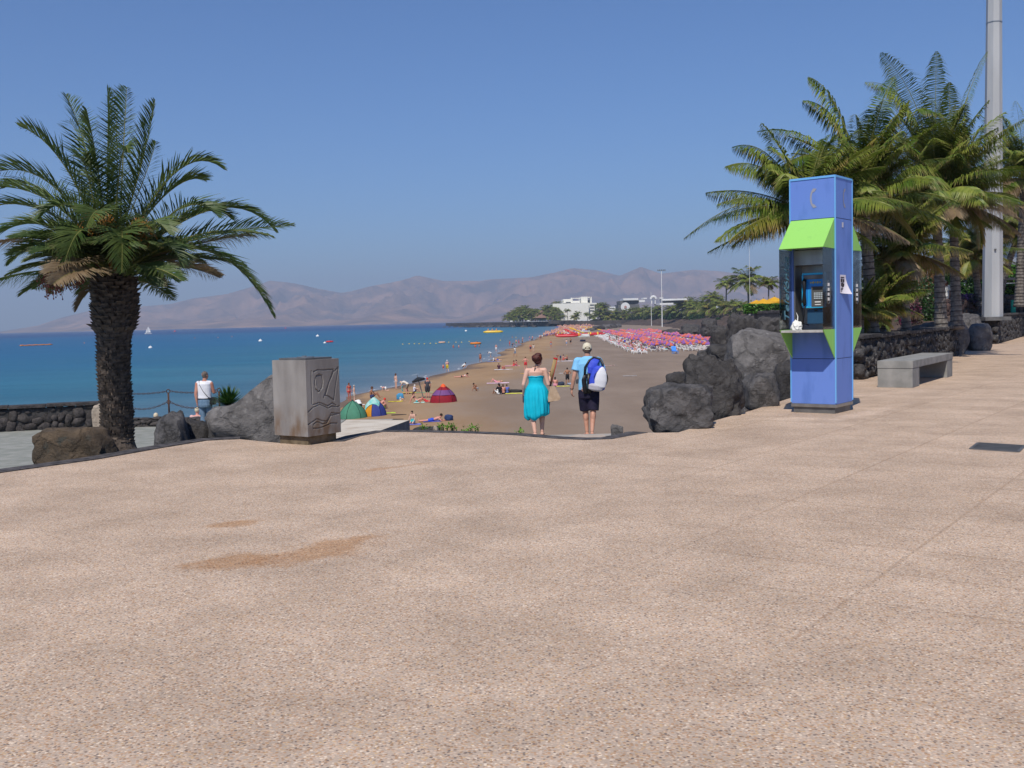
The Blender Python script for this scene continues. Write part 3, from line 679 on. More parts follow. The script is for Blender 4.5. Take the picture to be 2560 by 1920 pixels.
def frond(mb, pts, nl, L, w_, rnd, vee=.5, droop=.25, mi=0, mr_=1, start=.12, tipv=0.0, sweep=.75, rr=.012, seg=2, prof=None):
    """pts: polyline of the leaf stalk; nl leaflet pairs of length L"""
    n = 14; P = []
    for i in range(n+1):       # quadratic bezier
        t = i/n; P.append(pts[0]*(1-t)**2+pts[1]*2*t*(1-t)+pts[2]*t*t)
    mb.tube(P[:-1]+[P[-1]], [rr*(1-.8*i/n) for i in range(n+1)], 4, mi=mr_, av=0.0)
    length = sum((P[i+1]-P[i]).length for i in range(n))
    up0 = Vector((0, 0, 1))
    T0 = (P[n//2]-P[0]).normalized()
    side0 = T0.cross(up0)
    if side0.length < .25: side0 = Vector((rnd.uniform(-1, 1), rnd.uniform(-1, 1), 0))
    side0.normalize(); tw = rnd.uniform(-.5, .5)
    for k in range(nl):
        t = start+(1-start)*(k+rnd.random()*.6)/nl
        i = min(int(t*n), n-1); p = P[i].lerp(P[i+1], t*n-i); T = (P[i+1]-P[i]).normalized()
        S = (side0-T*side0.dot(T)).normalized(); U = S.cross(T)
        if U.z < -.05 and abs(T.z) < .95: U = -U
        S = (S*math.cos(tw*t)+U*math.sin(tw*t)); U = (U-S*U.dot(S)).normalized()
        ll = L*(math.sin(math.pi*min(1, .12+.88*t)**.8)**.55 if prof is None else prof(t))*rnd.uniform(.82, 1.1)
        for sg in (-1, 1):
            sw = sweep*(.75+.5*t)+rnd.uniform(-.12, .12)
            dr = (S*sg*math.cos(sw)+T*math.sin(sw)+U*(vee*(1-.3*t)+rnd.uniform(-.15, .15))).normalized()
            q0 = p; wv = (T*math.cos(.6)+U*math.sin(.6)*-1).normalized(); wv = (wv-dr*wv.dot(dr)).normalized()*w_*.5
            vs = [q0-wv*.5, q0+wv*.5]; avs = [0.0, 0.0]; q = q0; dd = dr.copy()
            for s_ in range(1, seg+1):
                dd = (dd+Vector((0, 0, -droop*(.5+s_/seg)))).normalized(); q = q+dd*ll/seg
                kk = 1.0 if s_ < seg else .12
                vs += [q-wv*kk, q+wv*kk]; avs += [tipv+(s_/seg)*rnd.uniform(.7, 1.05)]*2
            mb.add(vs, [(2*j, 2*j+1, 2*j+3, 2*j+2) for j in range(seg)], mi, avs)
# ---- big date palm at left
PY = 13.3
PSC = 17.0/PY
def at(px, py, dy=0): return D(px, py, PY+dy)
base = at(291, 1121, 0); base.z -= .12
b17 = D(291, 1121, 17.0); b17.z -= .15
root = empty('date_palm', b17, 0, 'large date palm with a shaggy trunk at the left edge of the plaza', 'palm tree'); root.scale = (PSC, PSC, PSC)
rnd = random.Random(4)
Bc = at(285, 700)-base
# trunk: stacked leaf-base scales
M_TRUNK = mat('date_palm_bark', (.055, .042, .034), .95, (.16, .125, .10), 14, detail=8, bump=.8, bscale=30)
mb = MB(); H = Bc.z+.05
def tr_r(u):        # radius along the trunk
    return pw([(0, .24), (.05, .205), (.2, .200), (.5, .205), (.66, .215), (.72, .26), (.80, .275), (.95, .255), (1, .19)], u)
axis = lambda u: Vector((lerp(0, Bc.x, u**1.2)+.015*math.sin(u*9), 0, u*H))
mb.tube([axis(i/30) for i in range(31)], [tr_r(i/30)*.93 for i in range(31)], 18)
rws = 58
for r_ in range(rws):
    u = r_/rws; big = u > .68; nn = 15 if not big else 13
    for k in range(nn):
        a = 2*math.pi*(k+(.5 if r_ % 2 else 0)+rnd.uniform(-.15, .15))/nn; rr = tr_r(u)
        c = axis(u); dr = Vector((math.cos(a), math.sin(a), 0)); sd_ = Vector((-math.sin(a), math.cos(a), 0))
        wd = rr*2*math.pi/nn*rnd.uniform(.38, .52); hh = H/rws*rnd.uniform(1.1, 1.7)*(1.35 if big else 1); pr = rnd.uniform(.012, .035)*(2.2 if big else 1)
        if big and rnd.random() < .08: pr += .05
        b0 = c+dr*rr*.90; b1 = c+dr*(rr*.95+pr)+Vector((0, 0, hh))
        mb.add([b0-sd_*wd*.8, b0+sd_*wd*.8, b1+sd_*wd, b1-sd_*wd, c+dr*rr*.85+Vector((0, 0, hh*.9))-sd_*wd, c+dr*rr*.85+Vector((0, 0, hh*.9))+sd_*wd], [(0, 1, 2, 3), (3, 2, 5, 4), (0, 3, 4), (1, 5, 2)])
# flare of roots
mb.lathe([(.34, -.25), (.31, .0), (.25, .12), (.2, .3)], (0, 0, 0), 18)
mb.obj('trunk', M_TRUNK, root)
mb = MB(); 
def bz(cpx, cpy, cdy, tpx, tpy, tdy, L=.48, nl=74, mi=0, droop=.16, w_=.016, vee=.45, ofs=None):
    a = Bc+Vector((rnd.uniform(-.1, .1), rnd.uniform(-.1, .1), rnd.uniform(-.05, .15)))
    frond(mb, [a, at(cpx, cpy, cdy)-base, at(tpx, tpy, tdy)-base], nl, L, w_, rnd, vee, droop, mi, 2, start=.14, sweep=.78)
def zz(x, y): return (x/2.592, 200+y/2.592)      # coordinates read from an enlarged view
for (c, cd, tpt, td, kw) in [
    ((600, 420), .2, (425, 95), .3, {}), ((640, 500), -.25, (560, 190), -.2, {}), ((700, 500), .1, (700, 50), .3, {}), ((800, 400), -.2, (822, 48), -.1, {}),
    ((770, 500), .35, (745, 90), .6, {}), ((930, 600), .1, (1005, 130), .1, {}), ((480, 420), 0, (125, 300), .1, {}), ((610, 470), .4, (450, 265), .7, {}),
    ((1130, 330), .1, (1445, 575), .2, {}), ((1180, 600), -.5, (1420, 890), -.7, {}), ((1450, 560), .4, (1790, 985), .6, {}), ((1300, 950), .2, (1905, 945), .3, {}),
    ((1260, 860), -.4, (1770, 1015), -.5, dict(droop=.4)), ((1420, 830), .2, (1780, 1545), .2, dict(nl=80)), ((330, 380), .2, (-120, 640), .3, {}), ((380, 560), -.3, (-190, 720), -.4, {}),
    ((300, 640), .3, (-150, 860), .4, {}), ((330, 760), -.5, (-30, 1010), -.7, {}), ((430, 800), -.2, (50, 1200), -.3, {}), ((350, 1150), .3, (-140, 1330), .4, dict(droop=.5)),
    ((1090, 900), -.7, (1170, 1200), -1.0, {}), ((800, 700), -.9, (790, 1250), -1.3, {}), ((790, 250), -.5, (830, 470), -.9, dict(L=.3)), ((560, 480), -.3, (520, 500), -.5, {}),
    ((560, 700), -.7, (420, 1180), -1.1, {}), ((960, 620), -.5, (1010, 400), -.5, dict(L=.3)), ((200, 900), .6, (-60, 1080), .8, dict(droop=.4, mi=1)), ((1400, 1000), .7, (1640, 1010), .9, dict(droop=.4, mi=1)),
    ((560, 1330), .1, (490, 1500), .1, dict(mi=1, L=.22, nl=40)), ((1020, 1190), .1, (1065, 1340), .1, dict(mi=1, L=.18, nl=40)), ((1100, 560), .5, (1330, 650), .8, {}), ((1300, 700), .6, (1500, 900), 1.0, {}),
    ((250, 500), .7, (30, 700), 1.0, {}), ((500, 600), -.6, (250, 900), -1.0, {}), ((930, 750), -.8, (1100, 1000), -1.3, {}), ((680, 650), -.8, (560, 950), -1.3, {})]:
    cc = zz(*c); tt = zz(*tpt); bz(cc[0], cc[1], cd, tt[0], tt[1], td, **kw)
for k in range(62):      # the dense lower and inner skirt
    az = rnd.uniform(0, 2*math.pi); el = rnd.uniform(-.15, 1.15); L = rnd.uniform(1.05, 1.75)*(1 if el < .9 else .8)
    d1 = Vector((math.cos(az)*math.cos(el), math.sin(az)*math.cos(el), math.sin(el)+.25)).normalized()
    p1_ = Bc+d1*L*.6; p2_ = Bc+Vector((d1.x*L*1.1, d1.y*L*1.1, d1.z*L*.65-.35+.25*el))
    frond(mb, [Bc+Vector((0, 0, rnd.uniform(-.05, .15))), p1_, p2_], 74, .42, .016, rnd, .4, .2, 1 if el < .2 and rnd.random() < .30 else 0, 2, start=.2, sweep=.8)
mb.obj('crown', [M_DATE, M_DEAD, M_RACH], root)
M_FRUIT = mat('orange_fruit_stalk', (.30, .12, .02), .6, (.42, .20, .04), 9)
M_FRUITR = mat('red_brown_fruit', (.22, .07, .05), .6, (.32, .12, .08), 9)
for (fx, fy, dy, mf, nn, sp) in [((620), 900, -.55, M_FRUIT, 34, .24), (900, 960, -.65, M_FRUIT, 36, .22), (700, 960, -.5, M_FRUIT, 20, .22), (350, 1290, -.1, M_FRUITR, 70, .22), (490, 1240, -.2, M_FRUITR, 40, .2)]:
    fb = MB(); p = at(*zz(fx, fy), dy)-base; a = Bc+Vector((0, -.05, 0))
    fb.tube([a, a.lerp(p, .5)+Vector((0, 0, .18)), p+Vector((0, 0, .05))], .012, 5)
    for k in range(nn):
        d_ = Vector((rnd.gauss(0, 1), rnd.gauss(0, .6), rnd.gauss(0, .8))).normalized()*sp*rnd.uniform(.4, 1); q = p+Vector((0, 0, .05)); e_ = q+d_+Vector((0, 0, -.12))
        fb.tube([q, q+d_*.6, e_], .004, 3)
        for t_ in (.55, .8, 1): fb.ell(q.lerp(e_, t_)+Vector((rnd.uniform(-.02, .02), 0, -.01)), (.010, .010, .013), 5, 3)
    fb.obj('fruit_bunch', mf, root)

# ---- coconut palms at right
M_CTR = mat('ringed_palm_bark', (.12, .105, .095), .9, (.24, .22, .20), 9, detail=6, bump=.5, bscale=40)
M_CRING = mat('leaf_scar', (.035, .03, .028), .95)
def coco(name, label, b0, top, r0, r1, fronds, nrand, Lr, seed, yellow=.15, leaf=M_COCO, lean=.0, nl=84, Ll=.70, group=None, cat='palm tree', bush=1.0, wl=.027):
    rnd = random.Random(seed); root = empty(name, b0, 0, label, cat, group); T = Vector(top)-Vector(b0)
    mb = MB(); n = max(6, int(T.length/.075)); P = []; Rr = []
    for i in range(n+1):
        u = i/n; P.append(Vector((T.x*u**1.3+lean*math.sin(u*math.pi), T.y*u, T.z*u-.25*(1-u)))); Rr.append(lerp(r0, r1, u)*(1+(.06 if i % 2 else -.03))*(1+.35*math.exp(-u*9)))
    mb.tube(P, Rr, 12); rb = mb
    for i in range(1, n, 2):
        if rnd.random() < .9:
            t_ = (P[i+1]-P[i-1]).normalized(); rb.tube([P[i]-t_*rnd.uniform(.005, .012), P[i]+t_*.009], Rr[i]*rnd.uniform(1.03, 1.07), 12, mi=1)
    mb.obj('trunk', [M_CTR, M_CRING], root, True)
    mb = MB()
    # fibrous crown heart
    for (c, cd, tp, td, kw) in fronds:
        cc = D(c[0], c[1], top[1]+cd)-Vector(b0); tt = D(tp[0], tp[1], top[1]+td)-Vector(b0)
        k2 = dict(nl=nl+26, L=Ll, w_=wl*1.2, vee=.05, droop=.55, mi=0, sweep=.5); k2.update(kw)
        frond(mb, [T+Vector((rnd.uniform(-.06, .06), rnd.uniform(-.06, .06), rnd.uniform(-.05, .1))), cc, tt], k2['nl'], k2['L'], k2['w_'], rnd, k2['vee'], k2['droop'], k2['mi'], 2, start=.18, sweep=k2['sweep'], rr=.018)
    for k in range(int(nrand*1.45)):
        az = rnd.uniform(0, 2*math.pi); el = rnd.uniform(-.45, 1.30); L = Lr*rnd.uniform(.75, 1.15)
        d1 = Vector((math.cos(az)*math.cos(el), math.sin(az)*math.cos(el), math.sin(el)))
        p1_ = T+(d1+Vector((0, 0, .28))).normalized()*L*.55; p2_ = T+Vector((d1.x*L, d1.y*L, d1.z*L*.8-.12*L))
        frond(mb, [T+Vector((0, 0, rnd.uniform(-.15, .1))), p1_, p2_], nl, Ll, wl, rnd, .10, .46, 1 if rnd.random() < yellow*(1.8 if el < .2 else .4) else (3 if el < -.05 and rnd.random() < .5 else 0), 2, start=.16, sweep=.6, rr=.016)
    for k in range(nrand//2):      # upright young fronds
        az = rnd.uniform(0, 6.283); el = rnd.uniform(.75, 1.35); L = Lr*rnd.uniform(.85, 1.1); d1 = Vector((math.cos(az)*math.cos(el), math.sin(az)*math.cos(el), math.sin(el)))
        frond(mb, [T, T+(d1+Vector((0, 0, .5))).normalized()*L*.6, T+d1*L+Vector((d1.x, d1.y, -.1))*L*.25], nl+16, Ll*.85, wl*1.15, rnd, .1, .36, 0, 2, start=.16, sweep=.6, rr=.016)
    mb.obj('crown', [leaf, M_COCOY, M_RACH, M_DEAD], root)
    return root
def z6(x, y): return (1700+x/2.183, 100+y/2.183)
def F(c, cd, t_, td, **k): return (z6(*c), cd, z6(*t_), td, k)
def C3(x, y, Y): return tuple(D(*z6(x, y), Y))
coco('coconut_palm', 'coconut palm whose crown spreads left of and behind the phone kiosk top', C3(735, 1560, 24.5), C3(690, 960, 24.5), .15, .11,
     [F((420, 740), 0, (20, 1085), .2), F((400, 780), .4, (140, 835), .5), F((460, 600), .2, (250, 690), .2), F((500, 500), .3, (285, 585), .4), F((420, 1000), -.2, (150, 1160), -.3), F((450, 840), -.4, (180, 980), -.6), F((520, 560), -.3, (420, 720), -.5), F((560, 780), -.5, (400, 1080), -.8)], 26, 2.3, 41, group=None)
coco('coconut_palm', 'coconut palm with a dark trunk directly right of the phone kiosk', C3(1050, 1600, 26), C3(1000, 860, 26), .165, .12,
     [F((760, 420), 0, (420, 500), .1), F((900, 330), .3, (670, 330), .3), F((880, 250), .2, (700, 200), .4), F((1040, 420), -.2, (1170, 200), -.2), F((830, 560), -.4, (430, 740), -.6), F((1000, 640), -.6, (960, 890), -.9, mi=1), F((800, 500), -.3, (560, 690), -.6), F((1080, 500), 0, (1250, 330), .2)], 26, 2.3, 42)
coco('coconut_palm', 'tall coconut palm with a pale ringed trunk, left of the pair by the mast', C3(1425, 1545, 32), C3(1395, 880, 32), .17, .13,
     [F((1350, 300), 0, (1095, 70), .1), F((1300, 200), .3, (1010, 230), .4), F((1390, 400), .1, (1400, 60), .1), F((1540, 300), .2, (1680, 60), .2, L=.28), F((1600, 560), 0, (1880, 430), -.2), F((1420, 300), -.6, (1300, 380), -1.0), F((1350, 560), -.6, (1180, 760), -1.2), F((1330, 930), -.3, (1240, 1150), -.5, mi=1), F((1660, 860), -.3, (1640, 1130), -.5, mi=1), F((1480, 880), 0, (1700, 1020), .2)], 34, 3.0, 43, Ll=.85)
coco('coconut_palm', 'coconut palm with a dark notched trunk close right of the pale one', C3(1512, 1535, 33), C3(1490, 900, 33.5), .165, .12, [F((1560, 700), .2, (1730, 700), .4, droop=.6), F((1470, 420), .3, (1470, 230), .5)], 26, 2.6, 44, Ll=.75)
coco('coconut_palm', 'shorter coconut palm with dead brown fronds between the kiosk and the pale trunk', C3(1240, 1605, 28), C3(1205, 1170, 28), .13, .10, [F((1280, 1060), 0, (1420, 900), .2, mi=1), F((1350, 1120), -.2, (1210, 1350), -.4, mi=3)], 24, 1.7, 45, yellow=.45, Ll=.6)
coco('coconut_palm', 'slim pale-trunked palm farther back, left of the mast', C3(1632, 1425, 50), C3(1605, 1190, 50), .16, .13, [], 24, 2.6, 46, yellow=.4, Ll=.75)
coco('coconut_palm', 'palm crown at the right edge behind the mast', C3(1850, 1430, 52), C3(1880, 760, 52), .2, .16, [F((1800, 600), 0, (1750, 620), 0)], 34, 3.9, 47, Ll=.8, wl=.035)
coco('coconut_palm', 'lower palm crown at the right edge above the hedge', C3(1740, 1400, 58), C3(1850, 1060, 58), .2, .15, [], 28, 3.2, 48, yellow=.35, Ll=.8, wl=.035)
coco('young_palm', 'small bright green palm sprouting between the kiosk and the trunks', C3(1110, 1590, 26.8), C3(1100, 1440, 26.8), .10, .09,
     [F((1060, 1250), 0, (1170, 1230), .2, mi=1), F((1180, 1420), -.2, (1330, 1510), -.3, mi=1), F((1090, 1560), -.3, (1110, 1550), -.5), F((1200, 1380), 0, (1210, 1470), 0, mi=1), F((1060, 1330), -.3, (1040, 1420), -.5, mi=1)], 12, 1.3, 49, yellow=.7, Ll=.42)
coco('young_palm', 'small palm tuft half hidden behind the right glass of the kiosk', C3(985, 1590, 25), C3(985, 1500, 25), .09, .08, [], 14, 1.1, 50, yellow=.4, Ll=.35)
# ---- palms farther off: a few crown meshes shared by copies
def far_palm(seed, h, r, nf, nl, lw, Ll, dead=0.0, leaf=M_COCO):
    rnd = random.Random(seed); root = empty('palm_tree', (0, 0, 0)); mb = MB(); mb.tube([(0, 0, -1.5), (.1, 0, h*.5), (.25, 0, h)], [.2, .15, .13], 7); mb.obj('trunk', M_CTR, root, True)
    mb = MB(); T = Vector((.25, 0, h))
    for k in range(nf):
        az = rnd.uniform(0, 6.283); el = rnd.uniform(-.5, 1.3); L = r*rnd.uniform(.8, 1.1); d1 = Vector((math.cos(az)*math.cos(el), math.sin(az)*math.cos(el), math.sin(el)))
        frond(mb, [T, T+(d1+Vector((0, 0, .35))).normalized()*L*.55, T+Vector((d1.x*L, d1.y*L, d1.z*L*.8-.15*L))], nl, Ll, lw, rnd, .1, .4, 1 if rnd.random() < .12 else (3 if el < -.1 and rnd.random() < dead else 0), 2, start=.15, sweep=.7, rr=.03, seg=1)
    mb.obj('crown', [leaf, M_COCOY, M_RACH, M_DEAD], root); return root
FP = [far_palm(60+k, h, r, nf, 18, .26, .95, .4) for k, (h, r, nf) in enumerate([(4.2, 3.3, 40), (5.2, 3.2, 40), (2.0, 3.2, 46), (6.6, 2.7, 34)])]
used_fp = set()
def place_far(k, loc, sc, rz, label, group=None):
    src = FP[k]
    if k not in used_fp: o = src; used_fp.add(k)
    else: o = copy_tree(src)
    o.location = loc; o.scale = (sc, sc, sc); o.rotation_euler = (0, 0, rz); tag(o, label, 'palm tree', group)
    for kk in ([] if group else ['group']):
        if kk in o: del o[kk]
    return o
def far_at(px, ybase, ytop, Y, k, label, group=None):
    hts = [6.6, 7.6, 4.6, 8.6]
    if Y < 1020:
        lim = 1250 if px > 1640 else 1042
        while D(px, ybase, Y).x-toeX(Y) < pw(WID, Y)*.62 and Y < lim: Y *= 1.02
        Y = min(Y, lim)
    b0 = D(px, ybase, Y); g = land_z(b0.x, Y) if b0.x > toeX(Y) else -.9; z0 = min(max(g, b0.z-1.5), b0.z+1.0) if abs(g-b0.z) < 4 else g
    z0 = g; return place_far(k, (b0.x, Y, z0), max(.25, (D(px, ytop, Y).z-z0)/hts[k]), px*.37, label, group)
# ================================================================= PHONE KIOSK
M_BLUE = mat('kiosk_blue_panel', (.095, .185, .52), .5, (.135, .240, .64), 5, detail=9, spec=.4, lo=.28, hi=.5, stretch=(1, 1, .35))
M_BLUE2 = mat('kiosk_light_blue_trim', (.16, .42, .78), .4)
M_GREEN = mat('kiosk_green', (.24, .54, .11), .5, (.29, .62, .13), 7, detail=9, lo=.2, hi=.40)
M_STEEL = mat('brushed_steel', (.38, .38, .37), .38, (.30, .29, .28), 6, metal=.8, stretch=(1, 1, .1))
M_STEELD = mat('dark_steel', (.20, .195, .19), .5, (.13, .13, .13), 5, metal=.4)
M_SHELF = mat('worn_shelf_painted_sheen', (.55, .53, .49), .45, (.36, .34, .31), 9, metal=.15)  # pale beige puts the shelf's bright reflection into the base colour
M_DK = mat('black_plastic', (.012, .012, .014), .4)
M_PHB = mat('payphone_blue', (.02, .22, .62), .35, spec=.5)
M_PHC = mat('payphone_cyan', (.03, .42, .72), .3, spec=.5)
M_WHITE = mat('white_paint', (.78, .78, .77), .6, (.70, .70, .69), 3)
m_glass, t, b = new_mat('kiosk_glass')
tr = nd(t, 'ShaderNodeBsdfTransparent'); tr.inputs[0].default_value = (.93, .97, .96, 1); gl = nd(t, 'ShaderNodeBsdfGlossy'); gl.inputs['Roughness'].default_value = .03
fz = nd(t, 'ShaderNodeFresnel'); fz.inputs[0].default_value = 1.5; ms = nd(t, 'ShaderNodeMixShader'); ml = nd(t, 'ShaderNodeMath', operation='MULTIPLY'); ml.inputs[1].default_value = .9
t.links.new(fz.outputs[0], ml.inputs[0]); t.links.new(ml.outputs[0], ms.inputs[0]); t.links.new(tr.outputs[0], ms.inputs[1]); t.links.new(gl.outputs[0], ms.inputs[2]); t.links.new(ms.outputs[0], t.nodes['Material Output'].inputs[0])
hw = .345; KR = R(-38.2)
cb = W(2090, 1035, 0); rotK = Matrix.Rotation(KR, 3, 'Z'); kc = cb-rotK @ Vector((hw, -hw, 0))
K = empty('phone_kiosk', kc, KR, 'tall blue and green public telephone kiosk standing on the plaza', 'phone kiosk')
mb = MB(); mb.box((0, 0, .045), (.64, .64, .09)); mb.obj('plinth', M_STEELD, K)
mb = MB(); mb.bbox((0, 0, .115), (.70, .70, .05), .006); mb.obj('steel_skirt', M_STEEL, K)
mb = MB(); mb.box((0, 0, .478), (.685, .685, .672)); mb.obj('lower_panel', M_BLUE, K)
mb = MB(); mb.box((0, 0, .817), (.66, .66, .008)); mb.box((0, 0, 2.893), (.66, .66, .008)); mb.obj('panel_seam', M_DK, K)
# middle: two solid flanks, front and back open recess
mb = MB()
for s in (-1, 1): mb.box((s*(hw-.0225), 0, 1.855), (.045, .69, 2.065))
mb.obj('side_panel', M_BLUE, K)
mb = MB(); mb.box((0, 0, 1.035), (.598, .685, .425)); mb.obj('front_panel', M_BLUE, K)
mb = MB(); mb.box((0, 0, 2.67), (.598, .685, .44)); mb.obj('hood_backing', M_STEEL, K)
mb = MB(); mb.box((0, 0, 1.85), (.598, .10, 1.20)); mb.box((0, -.06, 2.22), (.598, .03, .42)); mb.obj('back_plate', M_STEEL, K)
mb = MB(); mb.box((0, 0, 3.19), (.69, .69, .586)); mb.obj('head_box', M_BLUE, K)
mb = MB()
for a in (-1, 1):
    for c in (-1, 1): mb.box((a*(hw+.001), c*(hw+.001), 1.83), (.018, .018, 3.34))
    mb.box((a*(hw+.001), 0, 3.492), (.018, .68, .022)); mb.box((0, a*(hw+.001), 3.492), (.68, .018, .022))
mb.box((0, 0, 3.506), (.70, .70, .012)); mb.obj('corner_trim', M_BLUE2, K)
pr = .45
for s in (-1, 1):     # front (s=-1) and back (s=1)
    y0 = s*(hw+.004); y1 = s*(hw+pr)
    mb = MB(); hh = .31
    A = [(-hh-.03, y0, 2.888), (hh+.03, y0, 2.888), (hh+.03, y1, 2.45), (-hh-.03, y1, 2.45)]
    mb.add([(-.335, y0, 2.888), (.335, y0, 2.888), (.335, y1, 2.45), (-.335, y1, 2.45), (-.335, y0, 2.868), (.335, y0, 2.868), (.335, y1-s*.01, 2.44), (-.335, y1-s*.01, 2.44)],
           [(0, 1, 2, 3), (4, 7, 6, 5), (3, 2, 6, 7), (0, 4, 5, 1)])
    for e in (-.335, .335):
        mb.add([(e, y0, 2.887), (e, y1, 2.449), (e, y0, 2.44), (e*.96, y0, 2.887), (e*.96, y1, 2.449), (e*.96, y0, 2.44)], [(0, 1, 2), (3, 5, 4), (0, 3, 4, 1), (1, 4, 5, 2), (2, 5, 3, 0)])
    mb.obj('hood', M_GREEN, K)
    for e in (-1, 1):
        mb = MB(); x0 = e*.335; x1 = e*.322
        mb.add([(x0, y0, .83), (x0, y1, 1.26), (x0, y0, 1.26), (x1, y0, .83), (x1, y1, 1.26), (x1, y0, 1.26)], [(0, 1, 2), (3, 5, 4), (0, 3, 4, 1), (1, 4, 5, 2), (2, 5, 3, 0)])
        mb.obj('side_bracket', M_GREEN, K)
        mb = MB(); mb.box((e*.329, (y0+y1)/2, 1.85), (.008, pr-.01, 1.18)); gp = mb.obj('side_glass', m_glass, K)
        eb = MB()   # keypad emblem engraved on the glass
        n = 28; cy = s*(hw+.24); xx = e*.334; zc = 1.80
        pts = [(xx, cy+.075*math.cos(q)*(1), zc+.17*math.sin(q)) for q in [2*math.pi*i/n for i in range(n)]]
        for i in range(n):
            if not (2 <= i <= 6): eb.tube([pts[i], pts[(i+1) % n]], .0035, 4)
        eb.obj('emblem_ring', M_STEEL, gp)
        eb = MB()
        for i in range(4):
            for j in range(2): eb.box((xx, cy+(j-.5)*.036, zc+.11-i*.07), (.004, .028, .045))
        eb.obj('emblem_keys', M_WHITE, gp)
    mb = MB(); mb.bbox((0, s*(hw+.21), 1.235), (.64, .45, .035), .008); mb.obj('shelf', M_SHELF, K)
    # steel cabinet for the phone
    mb = MB(); yb = s*.06
    mb.box((-.285, s*.20, 1.85), (.02, .28, 1.18)); mb.box((.285, s*.20, 1.85), (.02, .28, 1.18)); mb.box((0, s*.25, 2.33), (.55, .18, .22)); mb.obj('cabinet', M_STEEL, K)
    ph = MB(); ph.bbox((.03, s*.26, 1.84), (.38, .20, .52), .03)
    po = ph.obj('payphone', M_PHB, K, False)
    yf = s*.362
    q = MB()
    for (x, z, a, c) in [(.03, 2.085, .36, .025), (.03, 1.592, .36, .025), (-.148, 1.84, .022, .47), (.208, 1.84, .022, .47), (-.05, 1.72, .012, .26)]: q.box((x, yf, z), (a, .02, c))
    q.obj('phone_rim', M_PHC, po)
    q = MB(); q.box((.085, yf+s*.004, 1.745), (.19, .02, .30)); q.obj('keypad_plate', mat('keypad_grey', (.09, .09, .085), .5), po)
    q = MB()
    for i in range(4):
        for j in range(4): q.bbox((.045+j*.034, yf+s*.018, 1.795-i*.026), (.026, .012, .018), .003)
    q.obj('keys', mat('keys_pale', (.42, .47, .50), .4), po)
    q = MB(); q.box((.085, yf+s*.016, 1.865), (.15, .008, .032)); q.obj('display', M_DK, po)
    q = MB(); q.box((.03, yf, 2.035), (.32, .012, .06)); q.obj('slot_strip', M_STEELD, po)
    q = MB(); 
    for i in range(5): q.box((-.02+i*.035, yf+s*.004, 1.955), (.02, .01, .02+.01*(i % 2)))
    q.obj('instruction_marks', mat('mark_yellow', (.5, .42, .10), .5), po)
    q = MB(); q.box((.09, yf+s*.017, 1.665), (.09, .006, .016)); q.box((.09, yf+s*.017, 1.625), (.09, .006, .012)); q.obj('maker_lettering', M_WHITE, po)
    hd = MB(); hd.tube([(-.105, yf+s*.03, 2.0), (-.105, yf+s*.055, 1.97), (-.105, yf+s*.05, 1.83), (-.105, yf+s*.055, 1.67), (-.105, yf+s*.03, 1.63)], [.026, .034, .020, .034, .026], 10)
    hd.tube([(-.105, yf+s*.04, 1.64), (-.12, yf+s*.02, 1.48), (-.15, yf, 1.35), (-.10, yf-s*.1, 1.32)], .009, 6); hd.obj('handset', M_DK, po, True)
    cbx = MB(); cbx.bbox((.05, s*.24, 1.45), (.30, .16, .22), .015); cbx.obj('coin_box', mat('coin_box_blue', (.02, .07, .14), .45), K)
    cc = MB(); cc.box((.04, s*.325, 1.54), (.05, .01, .02)); cc.obj('coin_slot', M_DK, K)
# faded handset signs on the head box
M_OCH = mat('faded_ochre_print', (.30, .31, .38), .6)
def handset_sign(face):
    s = MB(); n = 16; pts = []
    for i in range(n+1):
        q = math.pi*.62+(math.pi*.76)*i/n; pts.append((math.cos(q)*.085+.05, math.sin(q)*.155))
    wd = [.052 if (i < 4 or i > n-4) else .026 for i in range(n+1)]
    for i in range(n):
        (a, b_), (c, d_) = pts[i], pts[i+1]; 
        ia = (a+wd[i], b_*.93); ic = (c+wd[i+1], d_*.93)
        P4 = [(a, b_), (c, d_), ic, ia]
        if face == 0: s.add([(x, -hw-.0045, z+3.2) for x, z in P4], [(0, 1, 2, 3)])
        else: s.add([(hw+.0045, x, z+3.2) for x, z in P4], [(0, 1, 2, 3)])
    s.obj('handset_sign', M_OCH, K)
handset_sign(0); handset_sign(1)
# wordmark running up the left glass
def text_mesh(body, size, ext=.002, shear=0.0):
    cu = bpy.data.curves.new('t', 'FONT'); cu.body = body; cu.size = size; cu.extrude = ext; cu.shear = shear; cu.align_x = 'CENTER'; cu.align_y = 'CENTER'
    to = bpy.data.objects.new('t', cu); COL.objects.link(to); dg = bpy.context.evaluated_depsgraph_get()
    me = bpy.data.meshes.new_from_object(to.evaluated_get(dg)); bpy.data.objects.remove(to); return me
M_WORD = mat('wordmark_blue', (.14, .32, .42), .5)
me = text_mesh('Telefónica', .235, .003, .25); me.materials.clear(); me.materials.append(M_WORD)
wo = bpy.data.objects.new('wordmark', me); COL.objects.link(wo); wo.parent = K
wo.matrix_local = Matrix.Translation((-.324, -(hw+.19), 1.86)) @ Matrix(((0, 0, 1, 0), (0, -1, 0, 0), (1, 0, 0, 0), (0, 0, 0, 1)))
